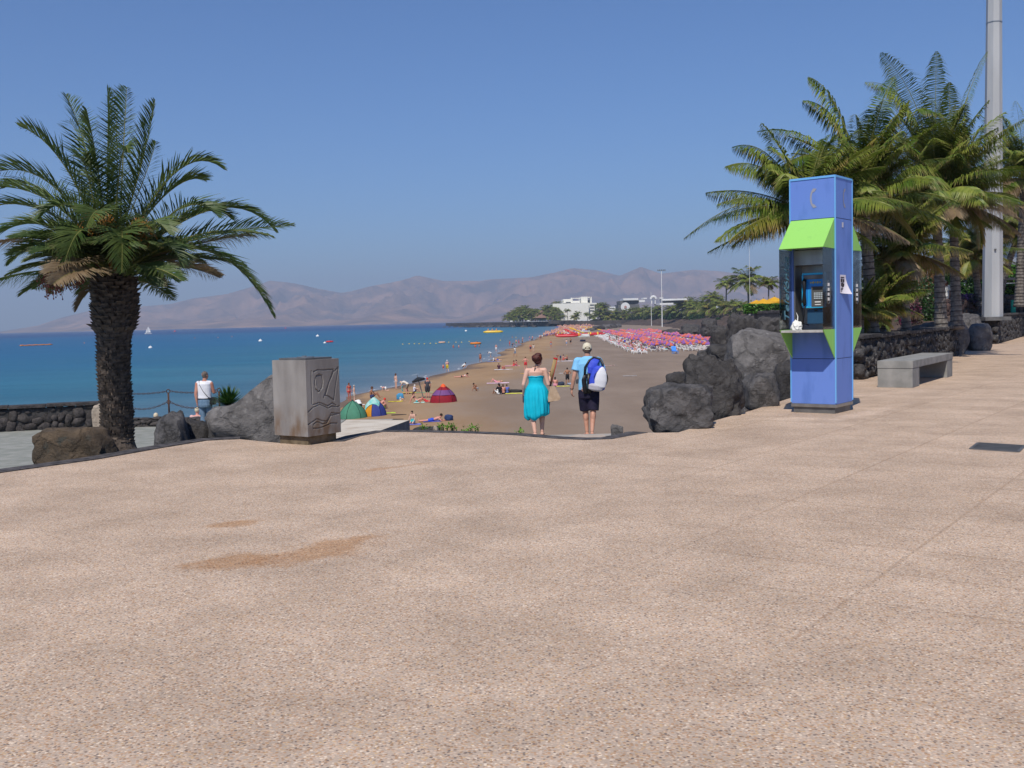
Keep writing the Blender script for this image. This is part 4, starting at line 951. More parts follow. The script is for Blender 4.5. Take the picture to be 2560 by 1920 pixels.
# flyer and sticker taped on the right flank
mb = MB(); fx = hw+.012; n = 8; vs = []
for i in range(n+1):
    for j in range(n+1):
        u = j/n; v = i/n; cur = max(0, (u+ (1-v)-1.15))
        vs.append((fx+cur**1.5*.12-(.006), -.18+.235*u+.02*(1-v)*u, 1.79+.27*v-.02*u*(1-v)))
mb.add(vs, [(i*(n+1)+j, i*(n+1)+j+1, (i+1)*(n+1)+j+1, (i+1)*(n+1)+j) for i in range(n) for j in range(n)])
fl = mb.obj('flyer', mat('flyer_paper', (.72, .68, .74), .7)); fl.location = kc; fl.rotation_euler = (0, 0, KR)
tag(fl, 'curling paper flyer with black print stuck on the kiosk flank', 'flyer')
mb = MB(); rnd = random.Random(2)
def pr_box(y, z, a, c): mb.box((hw+.0085, y, z), (.002, a, c))
for (y, z, a, c) in [(-.085, 2.02, .14, .016), (-.12, 1.975, .07, .05), (-.04, 1.972, .055, .045), (-.125, 1.915, .035, .05), (-.075, 1.91, .045, .07), (-.03, 1.905, .035, .05), (-.10, 1.86, .10, .006), (-.10, 1.848, .09, .006), (-.105, 1.836, .10, .006), (-.11, 1.815, .08, .005)]: pr_box(y, z, a, c)
mb.obj('flyer_print', mat('ink', (.03, .02, .03), .6), fl)
mb = MB(); mb.box((hw+.006, -.06, 2.80), (.003, .055, .075)); st = mb.obj('sticker', mat('sticker_grey', (.55, .55, .60), .6)); st.location = kc; st.rotation_euler = (0, 0, KR)
tag(st, 'small pale sticker high on the kiosk flank', 'sticker')
# crumpled paper bag on the shelf
bm = rock_mesh(77, (.20, .18, .13), 3, 9, .3, False, lambda v: Vector((v.x*(1-max(0, v.z)*6), v.y*(1-max(0, v.z)*6), v.z*1.4)))
mb = MB(); mb.addbm(bm); mb.tube([(.01, 0, .05), (.02, .01, .14), (.0, .02, .20)], [.012, .008, .003], 5)
o = mb.obj('paper_bag', mat('crumpled_white_paper', (.75, .75, .72), .7)); o.location = kc+rotK @ Vector((-.20, -(hw+.13), 1.315)); tag(o, 'crumpled white paper left on the kiosk shelf', 'litter')

# ================================================================= CONCRETE LITTER BIN
m_bin, t, b = new_mat('stained_concrete')
tc = nd(t, 'ShaderNodeTexCoord'); P = tc.outputs['Object']
n1 = nd(t, 'ShaderNodeTexNoise'); n1.inputs['Scale'].default_value = 5; n1.inputs['Detail'].default_value = 9
mp = nd(t, 'ShaderNodeMapping'); mp.inputs['Scale'].default_value = (1, 1, .28); t.links.new(P, mp.inputs[0]); t.links.new(mp.outputs[0], n1.inputs['Vector'])
r = nd(t, 'ShaderNodeValToRGB'); r.color_ramp.elements[0].position = .35; r.color_ramp.elements[0].color = (.185, .172, .165, 1); r.color_ramp.elements[1].position = .7; r.color_ramp.elements[1].color = (.29, .277, .266, 1)
t.links.new(n1.outputs['Fac'], r.inputs[0])
sx = nd(t, 'ShaderNodeSeparateXYZ'); t.links.new(P, sx.inputs[0])
n2 = nd(t, 'ShaderNodeTexNoise'); n2.inputs['Scale'].default_value = 4.5; n2.inputs['Detail'].default_value = 6; mp2 = nd(t, 'ShaderNodeMapping'); mp2.inputs['Scale'].default_value = (1.4, 1.4, .6); t.links.new(P, mp2.inputs[0]); t.links.new(mp2.outputs[0], n2.inputs['Vector'])
mr = nd(t, 'ShaderNodeMapRange'); mr.inputs[1].default_value = .52; mr.inputs[2].default_value = .22; t.links.new(sx.outputs[2], mr.inputs[0])
mr2 = nd(t, 'ShaderNodeMapRange'); mr2.inputs[1].default_value = .42; mr2.inputs[2].default_value = .62; t.links.new(n2.outputs['Fac'], mr2.inputs[0])
ml = nd(t, 'ShaderNodeMath', operation='MULTIPLY'); t.links.new(mr.outputs[0], ml.inputs[0]); t.links.new(mr2.outputs[0], ml.inputs[1])
mx = nd(t, 'ShaderNodeMix', data_type='RGBA'); mx.inputs[7].default_value = (.15, .10, .065, 1); t.links.new(ml.outputs[0], mx.inputs[0]); t.links.new(r.outputs[0], mx.inputs[6]); t.links.new(mx.outputs[2], b.inputs['Base Color'])
b.inputs['Roughness'].default_value = .85
n3 = nd(t, 'ShaderNodeTexNoise'); n3.inputs['Scale'].default_value = 60; n3.inputs['Detail'].default_value = 5; t.links.new(P, n3.inputs['Vector'])
bp = nd(t, 'ShaderNodeBump'); bp.inputs['Strength'].default_value = .3; bp.inputs['Distance'].default_value = .006; t.links.new(n3.outputs['Fac'], bp.inputs['Height']); t.links.new(bp.outputs[0], b.inputs['Normal'])
BR = R(-34); bw = .296; rotB = Matrix.Rotation(BR, 3, 'Z')
bc0 = W(771, 1113, 0)-rotB @ Vector((bw*.86, -bw*.86, 0))
B = empty('litter_bin', bc0, BR, 'square concrete litter bin with a carved sun, sail and waves', 'litter bin')
mb = MB(); mb.box((0, 0, .055), (.50, .50, .11)); mb.obj('plinth', mat('bin_plinth', (.10, .075, .045), .9, (.19, .15, .10), 8, bump=.3, bscale=50), B)
bodyh = .955
# carving on the right flank: raised and cut lines as displaced relief
seg = []
def cu(pts): seg.append(pts)
# coordinates in (u across the flank 0..1, v down 0..1) read from the photo
def uv(x, y): return ((x-(590+(y-150)*.045))/(590.0), (y-150+ (x-600)*.10)/1330.0)
cu([uv(*p) for p in [(735, 345), (800, 310), (900, 310), (1080, 292)]])
cu([uv(*p) for p in [(1088, 300), (1010, 520), (955, 680), (915, 800)]])
cu([uv(*p) for p in [(1180, 245), (1090, 340), (1010, 530), (950, 760), (1000, 770), (1100, 840), (1130, 560), (1180, 250)]])
cu([uv(*p) for p in [(790, 410), (880, 400), (905, 500), (890, 620), (825, 700), (775, 640), (755, 560), (770, 450), (790, 410)]])
cu([uv(*p) for p in [(730, 915), (790, 900), (840, 880), (900, 900), (990, 945), (1070, 890), (1140, 930)]])
cu([uv(*p) for p in [(650, 1045), (740, 960), (850, 915), (960, 960), (1000, 985), (1060, 950), (1180, 960), (1200, 940)]])
cu([uv(*p) for p in [(655, 1260), (720, 1220), (800, 1165), (900, 1205), (980, 1210), (1060, 1065), (1130, 1075), (1210, 1080)]])
cu([uv(*p) for p in [(740, 1340), (740, 1260), (810, 1215), (900, 1260), (985, 1240), (1050, 1110), (1180, 1090)]])
cu([uv(*p) for p in [(740, 1335), (860, 1325), (960, 1290), (1060, 1250), (1160, 1255)]])
cu([uv(*p) for p in [(695, 330), (700, 600), (715, 900)]])
def dseg(p, a, b_):
    ax, ay = a; bx, by = b_; dx, dy = bx-ax, by-ay; L2 = dx*dx+dy*dy or 1e-9
    k = max(0, min(1, ((p[0]-ax)*dx+(p[1]-ay)*dy)/L2)); return math.hypot(p[0]-ax-dx*k, p[1]-ay-dy*k)
segs = [(a, b_) for ln in seg for a, b_ in zip(ln, ln[1:])]
segs = [((a[0]*.57, a[1]*bodyh), (b_[0]*.57, b_[1]*bodyh)) for a, b_ in segs]
def smooth_noise(u, v): return .003*noise.noise(Vector((u*22, v*22, 3)))
nu, nv = 84, 140; vs = []
for i in range(nv+1):
    for j in range(nu+1):
        u = j/nu*.57; v = i/nv*bodyh; dmin = min(dseg((u+smooth_noise(u, v), v+smooth_noise(v, u)), a, b_) for a, b_ in segs)
        dep = -.015*max(0, 1-(dmin/.0105)**2)
        if math.hypot((u-.225)/.055, (v-.275)/.10) < 1: dep -= .006
        if i in (0, nv) or j in (0, nu): dep = 0
        vs.append((bw+dep, -bw+u*(2*bw/.57), .11+bodyh-v))
mb = MB(); mb.add(vs, [(i*(nu+1)+j, (i+1)*(nu+1)+j, (i+1)*(nu+1)+j+1, i*(nu+1)+j+1) for i in range(nv) for j in range(nu)])
q = [(-bw, -bw), (bw, -bw), (bw, bw), (-bw, bw)]; z0, z1 = .11, .11+bodyh
for a, b_ in ((0, 1), (2, 3), (3, 0)): mb.add([(*q[a], z0), (*q[b_], z0), (*q[b_], z1), (*q[a], z1)], [(0, 1, 2, 3)])
mb.add([(*p, z0) for p in q], [(3, 2, 1, 0)]); mb.add([(*p, z1) for p in q], [(0, 1, 2, 3)])
mb.obj('carved_body', m_bin, B)
mb = MB(); mb.bbox((0, 0, z1+.012), (.47, .47, .024), .004); mb.obj('lid', M_STEELD, B)
mb = MB(); mb.lathe([(.11, z1+.024), (.11, z1+.034), (.06, z1+.036)], (0, 0, 0), 20); mb.box((-.02, 0, z1+.04), (.05, .03, .012)); mb.obj('ashtray', M_STEEL, B)

# ================================================================= BENCH
m_bench = mat('grey_cast_concrete', (.21, .21, .20), .85, (.30, .295, .28), 4, detail=8, bump=.25, bscale=60, bdist=.01)
a = W(2282, 970); c = W(2382, 940); l = W(2195, 968)
ln = (c-a); Lb = ln.length; ang = math.atan2(ln.y, ln.x); ux = ln.normalized(); uy = Vector((-ux.y, ux.x, 0)); wb = max(.5, min(.7, (l-a).dot(uy)))
o = empty('bench', a+ux*Lb/2+uy*wb/2, ang, 'backless grey concrete bench by the lava wall', 'bench')
mb = MB(); mb.bbox((0, 0, .455), (Lb, wb, .15), .012); mb.obj('seat', m_bench, o)
for s in (-1, 1):
    mb = MB(); mb.bbox((s*(Lb/2-.31), 0, .189), (.60, wb-.012, .378), .008); mb.obj('leg', m_bench, o)
# ================================================================= FLOODLIGHT MAST
m_mast = mat('galvanised_steel', (.38, .39, .40), .55, (.46, .47, .48), 1.5, metal=.15, spec=.4, stretch=(1, 1, .2))
pb = D(2481, 790, 44); pt = D(2484, -60, 44); gz = land_z(pb.x, 44)
o = empty('floodlight_mast', (pb.x, 44, gz-.1), 0, 'tall tapering grey steel mast behind the wall at right', 'mast')
n = 8; H = pt.z-gz+6
def ring(z, r, dx): return [Vector((dx+r*math.cos(2*math.pi*(j+.35)/n), r*math.sin(2*math.pi*(j+.35)/n), z)) for j in range(n)]
mb = MB(); mb.loft([ring(i/10*H, lerp(.42, .245, i/10), 0) for i in range(11)]); mb.obj('shaft', m_mast, o)
mb = MB(); zc = D(2480, 52, 44).z-gz; mb.loft([ring(zc-.02, lerp(.42, .245, zc/H)+.008, 0), ring(zc+.03, lerp(.42, .245, zc/H)+.008, 0)]); mb.obj('joint_collar', M_STEEL, o)
mb = MB(); mb.box((-.08, -.41, 3.0), (.07, .05, .07)); mb.obj('bolt_box', M_STEELD, o)
mb = MB(); mb.box((0, 0, .08), (1.1, 1.1, .16)); mb.obj('base_plate', M_STEELD, o)
# ================================================================= CHAIN FENCE
m_rust = mat('rusty_iron', (.055, .028, .018), .9, (.12, .060, .038), 30, bump=.4, bscale=80)
pf = D(423, 1034, 31.2); zt = D(423, 974, 31.2).z
o = empty('chain_fence', (pf.x, 31.2, TZ+.2), 0, 'rusty chain fence with one visible ringed post behind the palm trunk', 'chain fence')
hp_ = zt-(TZ+.2)
for k, dx in enumerate((-1.6, 0, 1.55)):
    mb = MB(); mb.tube([(dx, 0, 0), (dx, 0, hp_-.09)], .028, 8)
    for zr in (hp_-.05, hp_-.38):
        pts = [(dx+.055*math.cos(q), 0, zr+.055*math.sin(q)) for q in [2*math.pi*i/12 for i in range(13)]]; mb.tube(pts, .014, 5)
    mb.obj('post', m_rust, o, True)
def chain(a, b_, sag):
    mb = MB(); a = Vector(a); b_ = Vector(b_); L = (b_-a).length; n = int(L/.075)
    for i in range(n):
        t0 = i/n; t1 = (i+1.25)/n; f = lambda t: a.lerp(b_, t)+Vector((0, 0, -sag*4*t*(1-t)))
        p, q = f(t0), f(min(t1, 1)); d = (q-p).normalized(); s = (Vector((0, 1, 0)) if i % 2 else d.cross(Vector((0, 1, 0)))).normalized()
        c = (p+q)/2; l2 = (q-p).length/2
        pts = [c+d*l2*math.cos(w_)+s*.022*math.sin(w_) for w_ in [2*math.pi*j/8 for j in range(9)]]; mb.tube(pts, .008, 4)
    mb.obj('chain', m_rust, o)
for x0, x1 in ((-1.6, 0), (0, 1.55)):
    chain((x0+.05, 0, hp_-.05), (x1-.05, 0, hp_-.05), .06); chain((x0+.05, 0, hp_-.38), (x1-.05, 0, hp_-.38), .2)
# ================================================================= DRAIN GRATE
g = [W(*p) for p in ((2426, 1123), (2545, 1131), (2562, 1115), (2446, 1108))]
ctr = sum(g, Vector())/4; u = (g[1]-g[0]); v = (g[3]-g[0])
o = empty('drain_grate', ctr, 0, 'dark metal drain grate set in the paving at right', 'drain grate')
mb = MB(); P4 = [p-ctr for p in g]
def edge_box(p, q, wd):
    d = (q-p); mb.box((p+q)/2+Vector((0, 0, .004)), (d.length, wd, .012), Matrix.Rotation(math.atan2(d.y, d.x), 3, 'Z'))
for i in range(4): edge_box(P4[i], P4[(i+1) % 4], .03)
mb.obj('frame', M_STEELD, o); mb = MB()
for i in range(1, 26): edge_box(P4[0].lerp(P4[1], i/26), P4[3].lerp(P4[2], i/26), .010)
mb.obj('bars', M_STEELD, o); mb = MB(); mb.add([p+Vector((0, 0, .0035)) for p in P4], [(0, 1, 2, 3)]); mb.obj('pit', mat('grate_pit', (.02, .02, .02), 1), o)
# ================================================================= YUCCA / SMALL PLANTS
M_YUC = leaf_mat('yucca_leaf', (.018, .060, .012), (.05, .13, .02), (.30, .32, .05), .75, 1.1, .15)
def yucca(loc, h, L, n, seed, label, w_=.05):
    rnd = random.Random(seed); o = empty('spiky_plant', loc, 0, label, 'plant'); mb = MB(); mb.tube([(0, 0, -.3), (0, 0, h)], [.1, .07], 8); mb.obj('trunk', M_CTR, o)
    mb = MB()
    for k in range(n):
        az = rnd.uniform(0, 6.283); el = math.asin(rnd.uniform(-.25, 1)); d = Vector((math.cos(az)*math.cos(el), math.sin(az)*math.cos(el), math.sin(el))); s = d.cross(Vector((0, 0, 1)))
        s = s.normalized() if s.length > .05 else Vector((1, 0, 0)); b0 = Vector((0, 0, h))+d*.05; ll = L*rnd.uniform(.8, 1.05)
        m_ = b0+d*ll*.5; e = b0+d*ll+Vector((0, 0, -.04*ll))
        mb.add([b0-s*w_*.4, b0+s*w_*.4, m_+s*w_*.5, m_-s*w_*.5, e], [(0, 1, 2, 3), (3, 2, 4)], 0, [.0, .0, .5, .5, rnd.uniform(.8, 1.1)])
    mb.obj('leaves', M_YUC, o)
p = D(571, 1010, 27.5); yucca((p.x, 27.5, TZ), p.z-TZ-.02, .55, 260, 3, 'round spiky yucca behind the man in the white vest')
p = D(8, 1045, 31.8); yucca((p.x, 31.8, TZ-.6), p.z-TZ+.5, .55, 120, 4, 'yellow-green spiky plant at the left edge above the lava wall')
M_SUC = leaf_mat('shore_plant_leaf', (.10, .26, .02), (.20, .38, .04), (.3, .42, .08), .9, 1.3, .3)
def lowplant(px, py, Y, r, n, seed, label, hh=.12):
    rnd = random.Random(seed); p = D(px, py, Y); o = empty('shore_plant', p, 0, label, 'plant'); mb = MB(); sb = MB()
    for k in range(max(5, n//7)):
        q = Vector((rnd.uniform(-r, r), rnd.uniform(-.1, .1), 0)); tp = q+Vector((rnd.uniform(-.03, .03), 0, hh*rnd.uniform(.5, 1)))
        sb.tube([q+Vector((0, 0, -.35)), tp], .006, 4)
        for _ in range(7):
            c = tp+Vector((rnd.gauss(0, .022), rnd.gauss(0, .02), rnd.gauss(0, .02))); d = Vector((rnd.gauss(0, 1), rnd.gauss(0, 1), rnd.uniform(.2, 1))).normalized(); s = d.cross(Vector((0, 0, 1))).normalized()*.012
            mb.add([c, c+d*.022+s, c+d*.05, c+d*.022-s], [(0, 1, 2, 3)], 0, .3)
    mb.obj('leaves', M_SUC, o); sb.obj('stems', M_RACH, o)
lowplant(1120, 1083, 14.3, .11, 110, 1, 'bright green shore plant by the plaza edge, the largest of them')
lowplant(1182, 1085, 14.3, .07, 60, 2, 'bright green shore plant second from the largest, left of the walking woman', .09)
lowplant(1062, 1082, 14.3, .04, 36, 3, 'small green shore plant leftmost by the concrete landing corner', .08)
lowplant(1160, 1086, 14.4, .03, 14, 4, 'tiny green sprig between the two larger shore plants', .05)
lowplant(1298, 1088, 13.9, .03, 18, 5, 'tiny green sprig at the top of the stairs near the woman', .04)
boulder(1082, 1095, 1064, 1086, 14.5, 71, M_BEIGE, 'small round beige pebble among the shore plants', depth=.07, sink=.4, sub=3, name='pebble')
boulder(1030, 1110, 1068, 1090, 14.9, 72, M_ROCKD, 'black stones ridge beside the landing corner', depth=.3, sink=.4, name='pebble')
# ================================================================= SHRUBS, HEDGES AND THINGS BEHIND THE PALMS
def leaf_bush(name, label, c, r, n, m, seed, lsz=.07, cat='bush', stems=True, box=False):
    rnd = random.Random(seed); o = empty(name, c, 0, label, cat); mb = MB()
    for k in range(n):
        if box: d = Vector((rnd.uniform(-1, 1), rnd.uniform(-1, 1), rnd.uniform(0, 1))); 
        else:
            d = Vector((rnd.gauss(0, 1), rnd.gauss(0, 1), rnd.gauss(0, 1))).normalized()*(rnd.random()**.35); d.z = abs(d.z)
        if box:
            ax = rnd.randrange(3)
            d[ax] = (1 if rnd.random() < .5 else -1) if ax < 2 else 1
        p = Vector((d.x*r[0], d.y*r[1], d.z*r[2]))*(1+.14*noise.noise(d*3+Vector((seed, 0, 0))))
        q = Vector((rnd.gauss(0, 1), rnd.gauss(0, 1), rnd.gauss(0, 1))).normalized(); s = q.orthogonal().normalized(); e = q.cross(s); l = lsz*rnd.uniform(.6, 1.3)
        mb.add([p-s*l*.5, p+e*l*.8, p+s*l*.5, p-e*l*.8], [(0, 1, 2, 3)], 0, rnd.random()*.5)
    mb.obj('foliage', m, o)
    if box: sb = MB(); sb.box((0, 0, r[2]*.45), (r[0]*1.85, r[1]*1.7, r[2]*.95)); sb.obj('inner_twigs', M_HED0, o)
    else:
        sb = MB()
        for k in range(6): a_ = k*1.05; sb.tube([(0, 0, -.3), (math.cos(a_)*r[0]*.5, math.sin(a_)*r[1]*.5, r[2]*.7)], .02, 4)
        sb.obj('stems', M_CTR, o)
    return o
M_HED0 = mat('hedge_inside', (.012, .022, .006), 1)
M_HED = leaf_mat('hedge_leaf', (.05, .15, .015), (.10, .24, .03), (.2, .3, .05), 2, 3, .2)
M_BUSH = leaf_mat('dark_bush_leaf', (.016, .05, .012), (.04, .09, .02), (.1, .1, .03), 2, 3, .2)
M_FLR = leaf_mat('red_leaf_bush', (.05, .06, .015), (.20, .06, .03), (.3, .1, .05), 2, 3, .2)
M_FLP = leaf_mat('bougainvillea', (.16, .02, .08), (.06, .07, .03), (.3, .05, .15), 2, 3, .2)
M_FLV = leaf_mat('violet_flowers', (.08, .035, .20), (.05, .07, .04), (.2, .1, .35), 2, 3, .2)
def gp(px, py, Y, dz=0): p = D(px, py, Y); return Vector((p.x, Y, land_z(p.x, Y)+dz))
leaf_bush('bush', 'dark green bush between the brown-fronded palm and the pale trunk', gp(2300, 770, 43), (1.0, .8, 1.9), 2600, M_BUSH, 1)
leaf_bush('bush', 'reddish-leaved bush behind the pale palm trunk', gp(2300, 720, 46, .6), (.9, .8, 2.2), 1800, M_FLR, 2)
leaf_bush('bush', 'dark purple flowering bush right of the kiosk', gp(2275, 740, 40), (.5, .5, 1.6), 1000, M_FLP, 3)
leaf_bush('bush', 'low violet-flowered bush on the garden wall', gp(2415, 750, 50, .5), (.8, .5, .45), 900, M_FLV, 4)
leaf_bush('bush', 'dark bush filling the gap behind the kiosk', gp(2210, 700, 48), (1.8, 1, 3.0), 4200, M_BUSH, 5, .09)
leaf_bush('bush', 'dense dark bush behind the paired trunks', gp(2390, 660, 60), (2.6, 1.5, 3.6), 5200, M_BUSH, 6, .11)
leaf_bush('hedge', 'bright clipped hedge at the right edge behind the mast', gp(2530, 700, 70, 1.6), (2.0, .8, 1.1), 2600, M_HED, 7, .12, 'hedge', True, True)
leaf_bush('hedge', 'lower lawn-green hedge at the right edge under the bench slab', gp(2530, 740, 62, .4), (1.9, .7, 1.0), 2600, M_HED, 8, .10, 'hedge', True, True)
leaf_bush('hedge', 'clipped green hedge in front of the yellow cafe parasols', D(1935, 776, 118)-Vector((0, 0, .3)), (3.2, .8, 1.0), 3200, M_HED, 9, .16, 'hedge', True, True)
leaf_bush('bush', 'grass-green bush low between palms, left of the mast', gp(2445, 720, 64), (1.4, .9, 1.8), 2600, M_HED, 10, .1)
leaf_bush('bush', 'small green bush growing among the black rocks of the bank', hit(1795, 800, land_z)+Vector((0, 0, .2)), (1.6, 1.2, 1.1), 800, M_BUSH, 11, .2)
# green marker post in front of the planter wall
p = D(2533, 783, 55.3); mb = MB(); mb.bbox((0, 0, .34), (.22, .12, .78), .02); o = mb.obj('marker_post', mat('teal_paint', (.0, .30, .20), .5)); o.location = (p.x, 55.3, p.z-.02); tag(o, 'flat teal-green post in front of the stone planter wall', 'post')
# white building corner at the right edge
Bd = D(2560, 690, 78); o = empty('white_building', (Bd.x+4.4, 80, 1.5), 0, 'white building with a window, just in view at the right edge', 'building')
mb = MB(); mb.box((0, 0, 2.6), (10.2, 6, 5.2)); mb.obj('wall', M_WHITE, o); mb = MB(); mb.box((-4.55, -3.03, 2.75), (.9, .06, .7)); wn = mb.obj('window', mat('window_glass', (.10, .12, .13), .15), o)
mb = MB(); mb.box((-4.55, -3.07, 3.15), (1.0, .08, .07)); mb.box((-4.55, -3.07, 2.36), (1.0, .08, .07)); mb.box((-5.0, -3.07, 2.75), (.06, .08, .74)); mb.obj('window_frame', M_WHITE, wn)
mb = MB(); mb.box((0, 0, 5.25), (10.8, 6.6, .25)); mb.obj('roof', M_WHITE, o)
# concrete slab ledge in the planting at right edge
p = D(2545, 697, 60); mb = MB(); mb.bbox((0, 0, 0), (2.4, .8, .14), .02); o = mb.obj('stone_ledge', m_bench); o.location = p; tag(o, 'thin grey stone ledge between the two hedges at the right edge', 'ledge')
# ================================================================= FAR BUILDINGS, PALMS, MASTS, CAFE
M_HOT = mat('hotel_wall', (.78, .76, .68), .8, (.82, .80, .73), .05)
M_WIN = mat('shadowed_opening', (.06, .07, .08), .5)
def bld(name, label, Y, parts, zbase=None, cat='building'):
    """parts: (part, material, [(px0, py0, px1, py1, dy0, dy1)]) boxes given by their face in the photo and depth range"""
    first = parts[0][2][0]; c = D((first[0]+first[2])/2, first[3], Y); o = empty(name, c, 0, label, cat)
    for pn, m, bx in parts:
        for (x0, y0, x1, y1, d0, d1) in bx:
            a = D(x0, y1, Y+d0); b_ = D(x1, y0, Y+d0); mb = MB()
            mb.box(((a.x+b_.x)/2-c.x, (d0+d1)/2, (a.z+b_.z)/2-c.z), (b_.x-a.x, d1-d0, b_.z-a.z)); mb.obj(pn, m, o)
    return o
def q8(x, y): return (1260+x/5.027, 660+y/5.027)
def B8(x0, y0, x1, y1, d0, d1): a = q8(x0, y0); b_ = q8(x1, y1); return (a[0], a[1], b_[0], b_[1], d0, d1)
bld('hotel', 'large windowless cream hotel block on the headland', 1120, [
    ('wall', M_HOT, [B8(617, 488, 1065, 720, 0, 60), B8(1065, 488, 1170, 720, 6, 60)]),
    ('roof_block', M_HOT, [B8(745, 440, 850, 489, 10, 50), B8(840, 425, 862, 489, 8, 14), B8(968, 410, 1050, 489, 10, 50), B8(1085, 412, 1102, 489, 10, 30), B8(865, 462, 950, 489, 6, 12)]),
    ('roof_beam', M_HOT, [B8(862, 425, 970, 436, 10, 16), B8(1050, 412, 1090, 424, 10, 16)]),
    ('window_band', M_WIN, [B8(1080, 508, 1130, 520, 5.5, 6.2), B8(1080, 545, 1130, 556, 5.5, 6.2), B8(1140, 508, 1160, 640, 5.5, 6.2), B8(780, 478, 855, 488, 9, 10.2), B8(1055, 452, 1085, 482, 20, 24), B8(1080, 580, 1130, 591, 5.5, 6.2)])])
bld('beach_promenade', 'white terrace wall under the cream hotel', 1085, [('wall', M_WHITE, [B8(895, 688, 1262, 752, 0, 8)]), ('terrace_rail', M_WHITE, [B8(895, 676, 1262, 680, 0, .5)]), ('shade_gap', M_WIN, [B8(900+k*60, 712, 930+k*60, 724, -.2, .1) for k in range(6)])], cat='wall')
bld('sea_wall_coping', 'thin white coping line on the dark headland sea wall', 1052, [('coping', M_WHITE, [B8(-10, 724, 300, 733, 0, 3), B8(300, 716, 560, 725, 0, 3)]), ('hut', M_WHITE, [B8(75, 712, 105, 724, 2, 6), B8(295, 706, 320, 718, 2, 6)])], cat='wall')
bld('stone_retaining_wall', 'dark stone wall below the cream hotel', 1060, [('wall', M_WALLST2, [B8(560, 705, 900, 752, 0, 10)])], cat='wall')
bld('thatched_kiosk', 'reddish thatched beach hut among the headland trees', 1075, [('wall', M_HOT, [B8(440, 690, 530, 712, 0, 8)])], cat='hut')
p = D(1355, 790, 1075); mb = MB(); mb.lathe([(12, -2), (.3, 6)], (0, 0, 0), 12); o = mb.obj('thatched_roof', mat('thatch', (.22, .13, .10), .9)); o.location = (p.x, 1079, p.z); tag(o, 'conical reddish roof of the beach hut', 'roof')
# dark trapezoid shopping centre with a white disc
o = bld('shopping_centre', 'dark grey building with a round white disc, between the palms', 1062, [('wall', mat('centre_grey', (.13, .13, .13), .9), [B8(1440, 505, 1700, 740, 2, 40), B8(1460, 458, 1690, 505, 4, 40)]), ('roof_band', M_WHITE, [B8(1500, 428, 1688, 458, 0, 30), B8(1698, 450, 1770, 480, 0, 20), B8(1755, 423, 1797, 440, 0, 20)]), ('base_wall', M_WHITE, [B8(1490, 640, 1730, 730, -1, 1)])])
mb = MB(); p = D(*q8(1524, 540), 1063); n = 28; r_ = 57/5.027/FPX*1062
mb.add([(r_*math.cos(2*math.pi*i/n), 0, r_*math.sin(2*math.pi*i/n)) for i in range(n)]+[(r_*math.cos(2*math.pi*i/n), 1.2, r_*math.sin(2*math.pi*i/n)) for i in range(n)], [tuple(range(n))]+[(i, n+i, n+(i+1) % n, (i+1) % n) for i in range(n)])
dd_ = mb.obj('round_sign', M_WHITE, o); dd_.location = (p.x-o.location.x, 1-1.2, p.z-o.location.z)
mb = MB(); mb.lathe([(r_*.3, -.3), (r_*.3, .3)], (0, 0, 0), 12, rot=Matrix.Rotation(math.pi/2, 3, 'X')); e_ = mb.obj('disc_centre', mat('disc_pink', (.45, .25, .22), .7), o); e_.location = (p.x-o.location.x, 1-1.35, p.z-o.location.z)
bld('white_villa', 'small white building left of the dark one with the disc', 1050, [('wall', M_WHITE, [B8(1328, 535, 1400, 590, 0, 12)]), ('window', M_WIN, [B8(1335, 550, 1352, 562, -.2, .1), B8(1362, 550, 1380, 562, -.2, .1)])])
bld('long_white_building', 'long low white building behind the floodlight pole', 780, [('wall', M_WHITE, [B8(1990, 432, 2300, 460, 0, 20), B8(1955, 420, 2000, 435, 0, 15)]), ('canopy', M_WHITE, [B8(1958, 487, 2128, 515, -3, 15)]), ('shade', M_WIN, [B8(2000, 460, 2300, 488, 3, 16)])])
o = bld('arched_white_canopy', 'white arched shade beside the thin pole', 900, [('wall', M_WHITE, [B8(1850, 440, 1862, 500, 0, 3), B8(1895, 440, 1905, 500, 0, 3)])])
p = D(*q8(1878, 440), 900); rr = 30/5.027/FPX*900; mb = MB(); mb.tube([(rr*math.cos(q), 0, rr*math.sin(q)) for q in [math.pi*i/10 for i in range(11)]], 1.1, 6); e_ = mb.obj('arch', M_WHITE, o); e_.location = p-o.location
# slender floodlight poles
def pole(x, y0, y1, Y, r, head, label):
    b0 = D(*q8(x, y1), Y); t0 = D(*q8(x, y0), Y); g = min(b0.z, land_z(b0.x, Y)); o = empty('floodlight_pole', (b0.x, Y, g), 0, label, 'light pole')
    mb = MB(); mb.tube([(0, 0, 0), (0, 0, t0.z-g)], [r, r*.6], 8); mb.obj('shaft', M_WHITE, o)
    if head:
        mb = MB(); mb.box((0, 0, t0.z-g), (head, .3, .25)); mb.obj('crossbar', M_STEEL, o)
        for k in range(5):
            mb = MB(); mb.box(((k-2)*head*.22, -.2, t0.z-g+.5), (head*.13, .5, .7)); mb.obj('floodlight', M_STEEL, o)
pole(1985, 85, 550, 680, .34, 5.2, 'slender white pole topped with a row of floodlights')
pole(1850, 350, 530, 780, .22, 0, 'thin white pole left of the floodlight pole')
pole(3090, -220, 500, 330, .08, 0, 'very thin tall mast behind the cafe palms')
